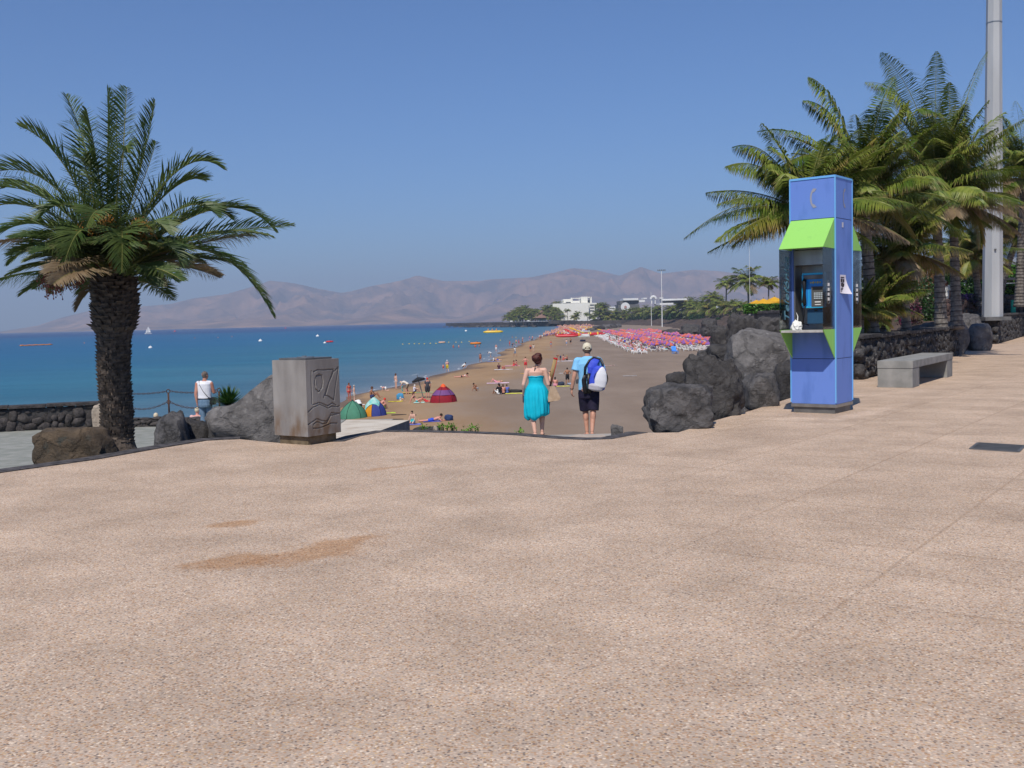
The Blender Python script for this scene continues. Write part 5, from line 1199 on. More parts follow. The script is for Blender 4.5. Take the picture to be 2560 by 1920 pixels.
# headland grove
rnd = random.Random(9)
def copy_far(k, p, sc, label, group): return place_far(k, p, sc, rnd.random()*6, label, group)
gi = 0
for px in range(1272, 1392, 7):
    for row in range(3):
        x = px+rnd.uniform(-3, 3); Y = 1075+row*22; top = pw([(1262, 798), (1270, 782), (1290, 764), (1316, 757), (1345, 765), (1375, 756), (1392, 762)], x)+rnd.uniform(0, 9)+(0 if row == 2 else 7*(2-row))
        p = D(x, 803, Y); H_ = D(x, top, Y).z+.9; kk = gi % 4; gi += 1
        copy_far(kk, (p.x, Y, -.9), max(.6, H_/[6.6, 7.6, 4.6, 8.6][kk]), 'dark green palm in the dense grove on the headland left of the cream hotel', 'palms of the headland grove')
def Q(x, y): return (1100+x/2.572, 660+y/2.572)
TR = [  # x, crown top y, base y in an enlarged view, depth, kind
 (762, 228, 350, 1130, 0), (745, 232, 350, 1135, 3), (775, 250, 350, 1128, 2),
 (822, 280, 358, 760, 3), (765, 322, 352, 780, 2), (790, 318, 356, 770, 0), (880, 295, 352, 740, 0), (870, 310, 354, 730, 2), (950, 302, 355, 720, 0), (985, 310, 358, 700, 2), (1010, 296, 368, 690, 0),
 (1030, 240, 330, 900, 3), (1048, 236, 330, 900, 1), (1020, 276, 370, 680, 2), (1045, 262, 372, 660, 0), (1068, 272, 372, 650, 2), (1090, 300, 378, 640, 2), (1130, 276, 378, 600, 0), (1118, 300, 380, 590, 2), (1150, 290, 382, 610, 2),
 (1190, 280, 392, 560, 1), (1232, 272, 392, 560, 1), (1268, 268, 396, 540, 1), (1212, 300, 380, 590, 2), (1250, 305, 380, 590, 0), (1300, 265, 385, 520, 2), (1325, 255, 380, 500, 0), (1350, 270, 385, 500, 2), (1375, 262, 380, 490, 2), (1400, 250, 375, 480, 0), (1422, 276, 385, 470, 2), (1340, 300, 395, 460, 2),
 (1450, 290, 380, 460, 2), (1480, 262, 370, 450, 0), (1510, 240, 360, 430, 2), (1532, 235, 352, 430, 0), (1560, 208, 340, 420, 0), (1585, 215, 345, 410, 2), (1610, 198, 340, 400, 0), (1632, 200, 342, 390, 2), (1660, 220, 345, 380, 2), (1685, 212, 340, 370, 0), (1710, 210, 335, 360, 2), (1500, 300, 370, 440, 2), (1545, 300, 360, 400, 2), (1600, 290, 350, 380, 2), (1650, 290, 345, 360, 2),
 (1742, 215, 300, 330, 2), (1790, 205, 300, 330, 0), (1815, 215, 300, 320, 2), (1838, 225, 300, 310, 0), (1870, 205, 300, 300, 2), (1895, 215, 300, 300, 0), (1925, 200, 300, 300, 2),
 (1745, 160, 300, 330, 0), (1772, 170, 300, 320, 1), (1800, 235, 312, 300, 2), (1740, 250, 320, 320, 2), (1775, 275, 325, 300, 2)]
ORD = ['first', 'second', 'third', 'fourth', 'fifth', 'sixth', 'seventh', 'eighth', 'ninth', 'tenth', 'eleventh', 'twelfth', 'thirteenth', 'fourteenth', 'fifteenth', 'sixteenth', 'seventeenth', 'eighteenth', 'nineteenth']
def ordn(i):
    if i < 19: return ORD[i]
    T_ = ['twent', 'thirt', 'fort', 'fift'][(i+1)//10-2]; u_ = (i+1) % 10
    return T_+'ieth' if u_ == 0 else T_+'y-'+ORD[u_-1]
TR.sort()
for ti, (x, yt, yb, Y, k) in enumerate(TR):
    px, pyt = Q(x, yt); _, pyb = Q(x, yb); far_at(px, pyb, pyt, Y, k, ('low bushy' if k == 2 else 'slender tall' if k in (1, 3) else 'full-crowned')+' palm, '+ordn(ti)+' from the left in the row above the back of the beach', 'palms above the back of the beach')
far_at(Q(1838, 0)[0], Q(0, 315)[1], Q(0, 62)[1], 210, 3, 'leaning palm standing clear, left of the bigger one by the cafe')
far_at(Q(1990, 0)[0], Q(0, 290)[1], Q(0, -12)[1], 185, 0, 'broad full palm above the yellow cafe parasols')
far_at(Q(2110, 0)[0], Q(0, 290)[1], Q(0, 60)[1], 190, 3, 'palm half hidden behind the left glass of the kiosk')
M_BUSH2 = leaf_mat('olive_bush_leaf', (.035, .06, .015), (.08, .11, .03), (.1, .1, .03), 2, 3, .2)
# bushes filling under the palm row
rnd = random.Random(31); bm_ = []
for k in range(3):
    t_ = leaf_bush('bush', 'x', (0, -60, -30), (2.6, 2.2, 2.8), 420, M_BUSH if k else M_BUSH2, 20+k, .75); bm_.append(t_)
n_ = 0
for i in range(86):
    px = 1478+i*3.2+rnd.uniform(-5, 5); Y = 300
    while D(px, 0, Y).x-toeX(Y) < pw(WID, Y)*rnd.uniform(.55, .75) and Y < 1040: Y *= 1.02
    Y = min(Y+rnd.uniform(0, 20), 1045)
    src = bm_[i % 3]; o = src if n_ < 3 else copy_tree(src); n_ += 1
    pb_ = D(px, 0, Y); o.location = (pb_.x, Y, land_z(pb_.x, Y)-.3); s_ = rnd.uniform(.6, 1.15)*Y/480; o.scale = (s_*1.3, s_, s_); o.rotation_euler = (0, 0, rnd.random()*6)
    tag(o, 'rounded green bush in the thicket under the palms behind the beach', 'bush', 'bushes under the palms behind the beach')
# palm fringe inland on the right so the garden closes
for i, (x, y, Y, k) in enumerate([(2250, 600, 70, 0), (2420, 560, 75, 0), (2500, 540, 85, 2), (2580, 500, 80, 0), (2330, 600, 90, 2)]):
    far_at(x, 770, y, Y, k, ordn(sorted([2250, 2420, 2500, 2580, 2330]).index(x))+' from the left of the background palms behind the coconut palms', 'background palms of the garden')
# cafe: yellow parasols
M_YEL = mat('yellow_canvas', (.80, .42, .02), .7, (.85, .48, .04), 2, trans=.25)
def parasol_tree(m, r, h, drop, name='parasol', n=8):
    root = empty(name, (0, 0, 0)); mb = MB(); vs = [(0, 0, h)]+[(r*math.cos(2*math.pi*i/n), r*math.sin(2*math.pi*i/n), h-drop) for i in range(n)]+[(r*.99*math.cos(2*math.pi*i/n), r*.99*math.sin(2*math.pi*i/n), h-drop-.18) for i in range(n)]
    mb.add(vs, [(0, 1+i, 1+(i+1) % n) for i in range(n)]+[(1+i, 1+n+i, 1+n+(i+1) % n, 1+(i+1) % n) for i in range(n)]); mb.obj('canopy', m, root)
    mb = MB(); mb.tube([(0, 0, 0), (0, 0, h+.15)], .05, 6); mb.obj('pole', M_STEEL, root); return root
yp = parasol_tree(M_YEL, 1.5, 2.7, .65)
for i, (x, y, lb) in enumerate([(2080, 222, 'yellow cafe parasol, leftmost and nearest of the cafe'), (2150, 210, 'yellow cafe parasol second from the left behind the hedge'), (2215, 228, 'yellow cafe parasol seen beside the kiosk glass'), (2035, 230, 'yellow cafe parasol peeping out at the far left of the terrace')]):
    o = yp if i == 0 else copy_tree(yp); px, py = Q(x, y); Y = 128+i*4; p = D(px, py, Y); o.location = (p.x, Y, p.z-2.7); tag(o, lb, 'parasol', 'yellow cafe parasols')
p = D(1930, 790, 132); mb = MB(); mb.box((0, 0, 0), (8, 8, .4)); o = mb.obj('cafe_terrace', m_bench); o.location = (p.x+4, 137, D(1930, 758, 128).z-2.85); tag(o, kind='structure')
# white van beside the leaning palm
def vehicle(loc, label):
    o = empty('parked_van', loc, .3, label, 'van'); mb = MB(); prof = [(-2.1, .35), (-2.15, 1.0), (-1.6, 1.9), (1.9, 2.0), (2.2, 1.9), (2.2, .35)]
    mb.loft([[Vector((x, y, z)) for x, z in prof] for y in (-.9, .9)]); mb.obj('body', M_WHITE, o)
    mb = MB(); mb.box((-.2, -.91, 1.5), (2.6, .03, .5)); mb.obj('side_window', M_WIN, o)
    for x in (-1.4, 1.4):
        for y in (-.85, .85):
            mb = MB(); mb.lathe([(.34, -.1), (.34, .1)], (x, y, .34), 12, rot=Matrix.Rotation(math.pi/2, 3, 'X')); mb.obj('wheel', M_DK, o)
Yv = 215
while D(1800, 768, Yv).x-toeX(Yv) < pw(WID, Yv)*.6: Yv += 5
p = D(1800, 768, Yv); vehicle((p.x, Yv, max(p.z-1.0, land_z(p.x, Yv))), 'white van parked by the leaning palm above the beach')
# ================================================================= UMBRELLA FIELD
M_UO = mat('umbrella_orange', (.66, .15, .075), .8, (.74, .20, .10), .2, trans=.2); M_UP = mat('umbrella_violet', (.26, .12, .42), .8, trans=.2); M_UK = mat('umbrella_pink', (.62, .16, .21), .8, (.70, .22, .24), .3, trans=.2)
def umb_mesh(ma, mb_, r=1.15, h=2.05, drop=.5):
    m = MB(); n = 8
    for i in range(n):
        a, b_ = 2*math.pi*i/n, 2*math.pi*(i+1)/n
        A = (r*math.cos(a), r*math.sin(a), h-drop); B_ = (r*math.cos(b_), r*math.sin(b_), h-drop)
        m.add([(0, 0, h), (A[0]*.55, A[1]*.55, h-drop*.42), (B_[0]*.55, B_[1]*.55, h-drop*.42), A, B_, (A[0], A[1], h-drop-.16), (B_[0], B_[1], h-drop-.16)], [(0, 1, 2), (1, 3, 4, 2), (3, 5, 6, 4)], i % 2)
    m.tube([(0, 0, -.3), (0, 0, h+.08)], .025, 5, mi=2); return m.mesh('beach_umbrella', [ma, mb_, M_WHITE])
UM = [umb_mesh(M_UO, M_UP), umb_mesh(M_UK, M_UP), umb_mesh(M_UK, M_UO)]
def lounger_mesh(cush, up):
    m = MB(); m.bbox((0, 0, .34), (.62, 1.25, .06), .02, mi=0); rot = Matrix.Rotation(R(up), 3, 'X')
    m.box(Vector((0, .62, .36))+rot @ Vector((0, .36, 0)), (.62, .74, .05), rot, 0)
    for x in (-.27, .27):
        for y in (-.5, .5): m.box((x, y, .16), (.07, .07, .36), None, 0)
    m.box((0, 0, .385), (.54, 1.2, .03), None, 1); m.box(Vector((0, .62, .40))+rot @ Vector((0, .36, .02)), (.54, .7, .03), rot, 1)
    return m.mesh('sun_lounger', [M_WHITE, cush])
LM = [lounger_mesh(M_WHITE, 35), lounger_mesh(flat((.70, .72, .76)), 50), lounger_mesh(flat((.10, .25, .65)), 55), lounger_mesh(flat((.65, .12, .12)), 30), lounger_mesh(flat((.75, .55, .60)), 40), lounger_mesh(flat((.12, .12, .25)), 45)]
rnd = random.Random(12); cand = []
for k in range(6):
    Y = 196.0+rnd.random()*3+(3-k if k < 3 else 0)
    while Y < 470:
        X = 28.5+(0, 2.5, 6.4, 8.9, 13.2, 15.7)[k]+(Y-200)*(.045+.004*k)+rnd.uniform(-.4, .4)
        if X < toeX(Y)-.8 and not (k >= 4 and 330 < Y < 350): cand.append((Y, X, k))
        Y += 5.2+rnd.uniform(-.5, .5)
cand.sort(); cand = cand[:285]
nl_ = 0
for (Y, X, k) in cand:
    o = bpy.data.objects.new('beach_umbrella', UM[rnd.choice([0, 0, 2]) if Y < 260 else rnd.choice([2, 1, 1, 2])]); COL.objects.link(o); o.location = (X, Y, beach_z(X, Y)); o.rotation_euler = (R(rnd.uniform(-9, 9)), R(rnd.uniform(-9, 9)), rnd.random()*3); o.scale = (.8, .8, rnd.uniform(.86, 1.0))
    tag(o, 'orange and violet beach umbrella in the dense rows on the sand', 'beach umbrella', 'beach umbrellas in rows on the sand')
LS = []
for (Y, X, k) in cand:
    for e in (-1, 1): LS.append((Y+rnd.uniform(-.4, .4), X+e*.8, k))
for i in range(46): Y = 189+i*4.4; LS.append((Y, 25.2+(Y-200)*.045+rnd.uniform(-.6, .6), -1)); LS.append((Y+1, 23.9+(Y-200)*.045+rnd.uniform(-.6, .6), -1))
LS.sort(key=lambda q: (q[0]+(0 if q[2] < 1 else 60)))
for (Y, X, k) in LS[:298]:
    o = bpy.data.objects.new('sun_lounger', LM[rnd.choice([0, 0, 0, 1, 1, 1, 3, 4, 5, 0])]); COL.objects.link(o); o.location = (X, Y, beach_z(X, Y)+.01); o.rotation_euler = (0, 0, R(rnd.choice([90, 95, 80, 100, -85]))); nl_ += 1
    tag(o, 'white plastic sun lounger among the beach umbrellas', 'sun lounger', 'sun loungers among the beach umbrellas')
far_l = MB(); src = LM[0]; base_v = [tuple(v.co) for v in src.vertices]; base_f = [tuple(p.vertices) for p in src.polygons]
for (Y, X, k) in LS[298:]: far_l.add([(X+y_, Y+x_, z_+beach_z(X, Y)) for x_, y_, z_ in base_v], base_f)
tag(far_l.obj('far_sun_loungers', M_WHITE), 'distant sun loungers too many to count at the back of the umbrella rows', 'sun loungers', None, 'stuff')
p = BP(1688, 884); bl_ = lounger_mesh(flat((.05, .25, .75)), 60); bl_.materials[0] = flat((.05, .25, .75)); o = bpy.data.objects.new('sun_lounger', bl_); COL.objects.link(o); o.location = p; o.rotation_euler = (0, 0, R(5)); o.scale = (1.4, 1.2, 1.3); tag(o, 'sun lounger with a bright blue towel in front of the rows', 'sun lounger')
for (x, y, lb) in [(1795, 874, 'single orange and violet umbrella farthest right, against the black rocks'), (1772, 873, 'orange umbrella second from the right by the black rocks')]:
    o = bpy.data.objects.new('beach_umbrella', UM[0]); COL.objects.link(o); p = BP(x, y+7); o.location = p; tag(o, lb, 'beach umbrella')
# ================================================================= INFLATABLES, KAYAKS, BOATS, BUOYS, TENTS
M_RED = mat('red_rubber', (.55, .02, .03), .35, spec=.5); M_YE2 = mat('yellow_plastic', (.80, .50, .02), .4, spec=.5); M_ORG = mat('orange_plastic', (.75, .22, .02), .5)
def banana(loc, rz, L, r, label, m=M_RED, nt=2, bands=()):
    o = empty('banana_boat', loc, rz, label, 'inflatable boat'); mb = MB()
    for e in ([-r*1.0, r*1.0] if nt == 2 else [0]): mb.tube([(-L/2, e, r*1.6), (-L*.42, e, r*1.05), (-L*.2, e, r), (L*.25, e, r), (L*.42, e, r*1.2), (L/2, e*.5, r*2.1)], [r*.4, r*.85, r, r, r*.8, r*.25], 10)
    mb.obj('hull_tube', m, o, True)
    mb = MB(); mb.tube([(-L*.4, 0, r*2.1), (L*.38, 0, r*2.2)], r*.75, 8); mb.obj('seat_tube', m, o, True)
    for b_ in bands:
        mb = MB(); mb.tube([(b_*L, 0, r*1.2), (b_*L+.5, 0, r*1.2)], r*2.3, 12); mb.obj('yellow_band', M_YE2, o, True)
    return o
def ZB(x, y): return (1100+x/5.53, 800+y/5.53)
def on(x, y): return BP(*ZB(x, y))
banana(on(1760, 236), -.1, 9, .42, 'red inflatable towing boat with pointed nose, leftmost on the sand')
banana(on(1960, 226)+Vector((0, 2, 0)), 0, 8.5, .40, 'red inflatable with two yellow bands in the middle of the boat row', bands=(-.15, .3))
banana(on(2150, 218)+Vector((0, 6, 0)), .05, 9, .42, 'red inflatable with yellow bands, rightmost of the boat row', bands=(-.2, .12))
p = on(1800, 205); o = banana(p+Vector((0, 4, .9)), .9, 6, .3, 'red inflatable standing tilted on top of the leftmost boat'); o.rotation_euler = (0, R(-22), 2.6)
def kayak(loc, rot, L, m, label, cat='kayak'):
    o = empty('kayak', loc, 0, label, cat); o.rotation_euler = rot; mb = MB(); mb.tube([(-L/2, 0, .25), (-L*.3, 0, .18), (0, 0, .16), (L*.3, 0, .18), (L/2, 0, .25)], [.03, .28, .34, .28, .03], 10, flatk=.9); mb.obj('hull', m, o, True)
    mb = MB(); mb.box((0, 0, .42), (1.1, .4, .1)); mb.obj('seat', M_DK, o)
kayak(on(1900, 190)+Vector((0, 3, 1.3)), (0, R(22), 0), 9, M_YE2, 'long yellow boom or kayak leaning over the red inflatables')
kayak(on(2010, 128)+Vector((0, 0, .2)), (0, R(-4), .1), 13, M_YE2, 'yellow pedal boats heaped by the black outcrop, nearer one')
kayak(on(2030, 112)+Vector((0, 0, .6)), (0, R(3), -.1), 13, M_YE2, 'yellow pedal boats heaped by the black outcrop, farther one')
kayak(on(1555+700, 160)+Vector((0, 0, .4)), (0, R(12), .2), 7, M_YE2, 'short yellow kayak leaning at the left end of the umbrella rows')
p = on(2010, 236); o = empty('market_cart', p, 0, 'small white covered stand between the red inflatables', 'stand'); mb = MB(); mb.box((0, 0, 2.2), (3.4, 2, .25)); mb.obj('awning', M_WHITE, o); mb = MB()
for x in (-1.5, 1.5): mb.tube([(x, 0, 0), (x, 0, 2.2)], .12, 6)
mb.obj('posts', M_WHITE, o); mb = MB(); mb.box((0, 0, .7), (2.6, 1.2, 1)); mb.obj('counter', M_WHITE, o)
gp_ = parasol_tree(mat('grey_canvas', (.35, .35, .33), .8, (.42, .42, .38), 2), 1.5, 1.9, .45); gp_.location = on(1965, 298); tag(gp_, 'single grey-beige parasol on the open sand below the red boats', 'parasol')
p = on(1965, 298); mb = MB(); mb.bbox((.2, 0, .3), (1.6, .8, .5), .1); o = mb.obj('bag_pile', flat((.05, .06, .12))); o.location = p; tag(o, 'dark bags in the shade under the grey parasol', 'bags')
# in the water
def sea_at(px, py): return W(px, py, SEA)
def buoy(px, py, r, m, label, group=None, cat='buoy'):
    o_ = sea_at(px, py); mb = MB(); mb.ell((0, 0, 0), (r, r, r*.9), 10, 7); mb.tube([(0, 0, r*.7), (0, 0, r*1.25)], r*.12, 5); o = mb.obj('buoy', m, None, True); o.location = o_; tag(o, label, cat, group)
SWL = [(1007, 861), (1023, 860), (1036, 860), (1048, 860), (1061, 860), (1076, 859), (1090, 859), (1122, 856), (1140, 856), (1154, 856), (1173, 854), (1281, 844), (1251, 851), (1290, 844)]
for (x, y) in SWL:
    buoy(x, y, .24, M_YE2, ordn(sorted(q_[0] for q_ in SWL).index(x))+' pale yellow buoy from the left along the swim line', 'swim-line buoys')
for (x, y, r, m, lb) in [(376, 870, .8, M_WHITE, 'white buoy in the water right of the palm trunk'), (651, 853, 1.0, M_WHITE, 'white buoy above the pale sloping boulder'), (437, 829, 2.6, M_RED, 'far red buoy right of the sailboat'), (714, 821, 2.6, M_RED, 'farthest red buoy below the mountains'), (794, 841, 1.1, M_WHITE, 'white buoy left of the red boat off the bin'), (812, 858, .6, M_WHITE, 'small white buoy by the red float'), (1165, 828, 1.0, M_WHITE, 'white buoy near the headland rocks')]: buoy(x, y, r, m, lb)
o = banana(sea_at(824, 856), .2, 3.2, .24, 'small red pedal boat floating above the litter bin')
mb = MB(); a = sea_at(50, 865); c = sea_at(131, 862)
mb.tube([a.lerp(c, i/14)+Vector((0, 0, .15+.1*math.sin(i*2.1))) for i in range(15)], .35, 6); o = mb.obj('floating_barrier', M_ORG, None, True); tag(o, 'long thin orange floating barrier at the far left of the sea', 'barrier')
for (x, y) in [(487, 845), (545, 844), (580, 842), (211, 858)]: buoy(x, y, .35, M_ORG, 'faint orange marker buoy of the outer line', 'outer marker buoys')
p = sea_at(1233, 832); o = empty('yellow_boat', p, 0, 'yellow inflatable raft with people floating near the headland', 'boat'); mb = MB(); mb.tube([(-6, 0, .6), (-4, 0, .5), (4, 0, .5), (6, 0, .7)], [.3, .9, .9, .3], 8); mb.obj('hull', M_YE2, o, True); mb = MB()
for x in (-3, -.5, 2): mb.ell((x, 0, 1.6), (.5, .4, 1.0), 8, 6)
mb.obj('riders', mat('skin_far', (.45, .25, .17), .8), o, True)
p = sea_at(1189, 861); o = empty('float_ring', p, 0, 'orange and white float with riders near the bathers', 'float'); mb = MB(); mb.tube([(1.5*math.cos(q), .9*math.sin(q), .35) for q in [2*math.pi*i/16 for i in range(17)]], .3, 7); mb.obj('ring', M_ORG, o, True)
p = sea_at(1105, 858); o = empty('float_ring', p, 0, 'small pale float left of the swim-line buoys', 'float'); mb = MB(); mb.tube([(1.0*math.cos(q), .7*math.sin(q), .3) for q in [2*math.pi*i/16 for i in range(17)]], .25, 7); mb.obj('ring', mat('float_peach', (.75, .45, .3), .5), o, True)
# sailboat
p = sea_at(370, 829); p = Vector((D(370, 829, 1500).x, 1500, SEA)); k = 1500/FPX
o = empty('sailboat', p, 0, 'distant white sailboat right of the palm trunk', 'sailboat'); mb = MB()
mb.loft([[Vector((x, y*wd, z)) for y, z in ((-1, 1.2), (-.7, 0), (.7, 0), (1, 1.2))] for x, wd in ((-5, .3), (-2, 1.4), (2, 1.5), (5.5, 1.1))]); mb.obj('hull', M_WHITE, o)
mb = MB(); mb.add([(-.2, 0, 2), (3.6, .2, 2.2), (2.9, .9, 6), (.3, .2, 11), (-.2, .02, 2), (3.6, .22, 2.2), (2.9, .92, 6), (.3, .22, 11)], [(0, 1, 2, 3), (7, 6, 5, 4)]); mb.add([(-.5, 0, 2), (-3.8, -.3, 1.6), (-.2, 0, 10)], [(0, 1, 2)]); mb.obj('sail', M_WHITE, o); mb = MB(); mb.tube([(-.1, 0, 1), (.1, 0, 11.5)], .1, 6); mb.obj('mast', M_STEEL, o)
# beach tents
def tent(px, py, wd, ht, cols, label, rz, shape='dome'):
    p = BP(px, py); o = empty('beach_tent', p, rz, label, 'beach tent'); n = 24; m_ = 8
    segs_ = len(cols)
    for k, c in enumerate(cols):
        mb = MB(); vs = []; a0 = math.pi*2*k/segs_; a1 = math.pi*2*(k+1)/segs_
        for i in range(m_+1):
            v = i/m_
            for j in range(7):
                a = lerp(a0, a1, j/6); r = 1-v**2.1; sag = 1-.06*math.sin(math.pi*j/6)*math.sin(math.pi*v)
                vs.append((math.cos(a)*r*wd/2*sag, math.sin(a)*r*wd*.42*sag, ht*v*(1.0-.0)))
        mb.add(vs, [(i*7+j, i*7+j+1, (i+1)*7+j+1, (i+1)*7+j) for i in range(m_) for j in range(6)]); mb.obj('panel', mat('tent_%d' % k, c, .7, tuple(min(1, q*1.2) for q in c), 3, trans=.25), o, True)
    mb = MB()
    for k in range(segs_):
        a = math.pi*2*k/segs_; mb.tube([(math.cos(a)*(1-v**2.1)*wd/2*1.01, math.sin(a)*(1-v**2.1)*wd*.42*1.01, ht*v+.005) for v in [i/8*.995 for i in range(9)]], .015, 4)
    mb.obj('tent_poles', M_DK, o); return o
tent(883, 1045, 2.1, 1.35, [(.08, .26, .17)]*6, 'plain green dome tent, nearest the litter bin', .2)
NV_ = (.04, .06, .28); OR_ = (.70, .30, .02)
tent(936, 1039, 1.9, 1.42, [NV_, NV_, OR_, OR_, OR_, OR_, NV_, NV_], 'orange and navy dome tent with a towel thrown over it', R(-8))
t3 = tent(1109, 1005, 2.35, 1.50, [(.30, .015, .03)]*6, 'dark red dome tent with a violet band and orange tip', .3)
mb = MB()
for i in range(25):
    a = 2*math.pi*i/24; b_ = 2*math.pi*(i+1)/24
    if i < 24: mb.add([(math.cos(q)*(1-v**2.1)*2.35/2*1.015, math.sin(q)*(1-v**2.1)*2.35*.42*1.015, 1.5*v+.01) for q, v in ((a, .42), (b_, .42), (b_, .70), (a, .70))], [(0, 1, 2, 3)])
mb.obj('violet_band', mat('tent_violet', (.16, .06, .20), .7), t3)
mb = MB(); mb.lathe([(.26, 1.30), (.2, 1.46), (.05, 1.58)], (0, 0, 0), 12); mb.obj('tip_cap', mat('tent_tip', (.80, .12, .03), .6), t3)
def cloth(px, py, sx_, sy_, c, label, rz=0, dz=.03, name='towel', z_extra=0, cat='towel', wav=.03):
    p = BP(px, py); mb = MB(); n = 6
    mb.add([((i/n-.5)*sx_, (j/n-.5)*sy_, dz+wav*noise.noise(Vector((i*.9+px, j*.9, 0)))) for i in range(n+1) for j in range(n+1)], [(i*(n+1)+j, i*(n+1)+j+1, (i+1)*(n+1)+j+1, (i+1)*(n+1)+j) for i in range(n) for j in range(n)])
    mb.add([((i-.5)*sx_, (j-.5)*sy_, dz-.025) for i in (0, 1) for j in (0, 1)], [(0, 1, 3, 2)])
    o = mb.obj(name, flat(c, .9), None, True); o.location = (p.x, p.y, p.z+z_extra); o.rotation_euler = (0, 0, rz); tag(o, label, cat); return o
def Z7(x, y): return (840+x/6.144, 900+y/6.144)
# turquoise towel draped on the orange tent
p = BP(936, 1039); mb = MB(); n = 8; vs = []
for i in range(n+1):
    for j in range(n+1):
        u = (i/n-.5)*1.1-.1; v = (j/n-.5)*.8-.1; q = math.hypot(u/.93, v/.79); z = 1.42*(1-min(q, .97))**.48+.05; vs.append((u, v, z))
mb.add(vs, [(i*(n+1)+j, i*(n+1)+j+1, (i+1)*(n+1)+j+1, (i+1)*(n+1)+j) for i in range(n) for j in range(n)]); o = mb.obj('towel', mat('turquoise_towel', (.14, .50, .46), .9, (.45, .62, .58), 4), None, True); o.location = p; tag(o, 'turquoise towel draped over the orange tent', 'towel')
for a in [(Z7(915, 640), 2.4, .5, (.75, .62, .03), 'yellow strip mat on the sand left of the small child', 0), (Z7(1205, 505), 4.2, .5, (.75, .60, .05), 'long yellow mat beside the child in the white hat', 0), (Z7(795, 818), 2.2, .8, (.45, .60, .05), 'lime green towel right of the orange and navy tent', .2),
          (Z7(1215, 992), 1.5, .8, (.18, .18, .50), 'violet-blue towel under the kneeling boy', .1), (Z7(1480, 945), 2.3, .8, (.12, .14, .50), 'blue towel under the boy lying prone', .12), (Z7(1360, 500), 3, .5, (.35, .55, .30), 'green and white cloth beside the figure with the umbrella', 0),
          (Z7(1340, 655), 3, .9, (.45, .70, .62), 'pale turquoise towel under the sunbathers left of the red tent', 0)]:
    (x, y), sx_, sy_, c, lb, rz = a; cloth(x, y, sx_*.55, sy_, c, lb, rz)
for a in [((1281, 915), 3.8, 1.2, (.72, .35, .48), 'pink mat under the pair sitting by the red-shorted man'), ((1259, 924), 4.2, 1.2, (.75, .70, .72), 'white towel under the sunbather with bent knees'), ((1240, 904), 5, 1.0, (.20, .28, .65), 'blue striped airbed near the waterline'), ((1288, 984), 3.0, .8, (.72, .70, .10), 'yellow-green towel right of the seated trio'),
          ((1245, 958), 4.0, 1.0, (.78, .55, .65), 'pale pink towel behind the seated trio'), ((1411, 903), 4.5, 1.5, (.72, .66, .70), 'white towels under the group behind the rolled mat'), ((1408, 966), 2.2, .6, (.75, .72, .12), 'yellow and turquoise towel by the man in black shorts'), ((1307, 934), 1.0, .5, (.80, .45, .03), 'small orange cloth alone on the sand'),
          ((1523, 914), 2.6, .4, (.72, .45, .42), 'thin pink and white mat right of the backpack man'), ((1575, 940), 2.6, .6, (.42, .40, .40), 'grey scrap of netting on the open sand'), ((1415, 847), 3.2, .8, (.75, .75, .72), 'white towel near the red inflatables')]:
    (x, y), sx_, sy_, c, lb = a; cloth(x, y, sx_*.62, sy_*1.2, c, lb)
def lump(px, py, s, c, label, cat='bag', name='beach_bag'):
    p = BP(px, py); mb = MB(); mb.addbm(rock_mesh(int(px), (s[0], s[1], s[2]), 3, 7, .12, True)); o = mb.obj(name, flat(c, .7), None, True); o.location = (p.x, p.y, p.z+s[2]*.3); tag(o, label, cat)
lump(*Z7(1732, 930), (.75, .35, .62), (.02, .04, .12), 'navy backpack standing by the head of the prone boy', 'backpack'); lump(*Z7(728, 738), (.45, .4, .5), (.16, .28, .03), 'green bag beside the orange tent'); lump(1289, 981, (1.7, .5, .4), (.02, .02, .02), 'black bag on the yellow-green towel')
lump(1402, 963, (1.0, .5, .5), (.02, .03, .06), 'dark bag beside the man in black shorts'); lump(1427, 962, (.9, .4, .3), (.25, .3, .4), 'blue-grey bag right of the man in black shorts'); lump(1445, 959, (.5, .3, .7), (.05, .05, .06), 'dark bag left of the backpack man'); lump(*Z7(985, 603), (.9, .5, .8), (.05, .25, .45), 'blue bucket and towel heap at the small child')
for i, (x, y, s) in enumerate([(962, 845, .9), (950, 915, .7), (1180, 850, .5)]): lump(*Z7(x, y), (s*1.5, .4, .08), (.05, .04, .03), 'dark strand of seaweed on the sand', 'seaweed', 'seaweed')
for o in bpy.data.objects:
    if o.name.startswith('seaweed'): o['group'] = 'seaweed strands on the sand'
# ================================================================= PEOPLE
def remesh(mb, voxel, name, sm=3):
    me0 = mb.mesh('tmp', M_WHITE); ob = bpy.data.objects.new('tmp', me0); COL.objects.link(ob)
    md = ob.modifiers.new('r', 'REMESH'); md.mode = 'VOXEL'; md.voxel_size = voxel; md.use_smooth_shade = True
    if sm: s_ = ob.modifiers.new('s', 'SMOOTH'); s_.iterations = sm; s_.factor = .5
    dg = bpy.context.evaluated_depsgraph_get(); me = bpy.data.meshes.new_from_object(ob.evaluated_get(dg)); me.name = name
    bpy.data.objects.remove(ob); bpy.data.meshes.remove(me0); me.materials.clear(); return me
def mobj(name, me, m, parent=None):
    if m and not len(me.materials): me.materials.append(m)
    o = bpy.data.objects.new(name, me); COL.objects.link(o)
    if parent is not None: o.parent = parent
    return o
def tone_mat(name, base, rough=.6):      # colour comes from the object's own colour
    m, t, b = new_mat(name); oi = nd(t, 'ShaderNodeObjectInfo'); t.links.new(oi.outputs['Color'], b.inputs['Base Color']); b.inputs['Roughness'].default_value = rough; set_spec(b, .25); return m
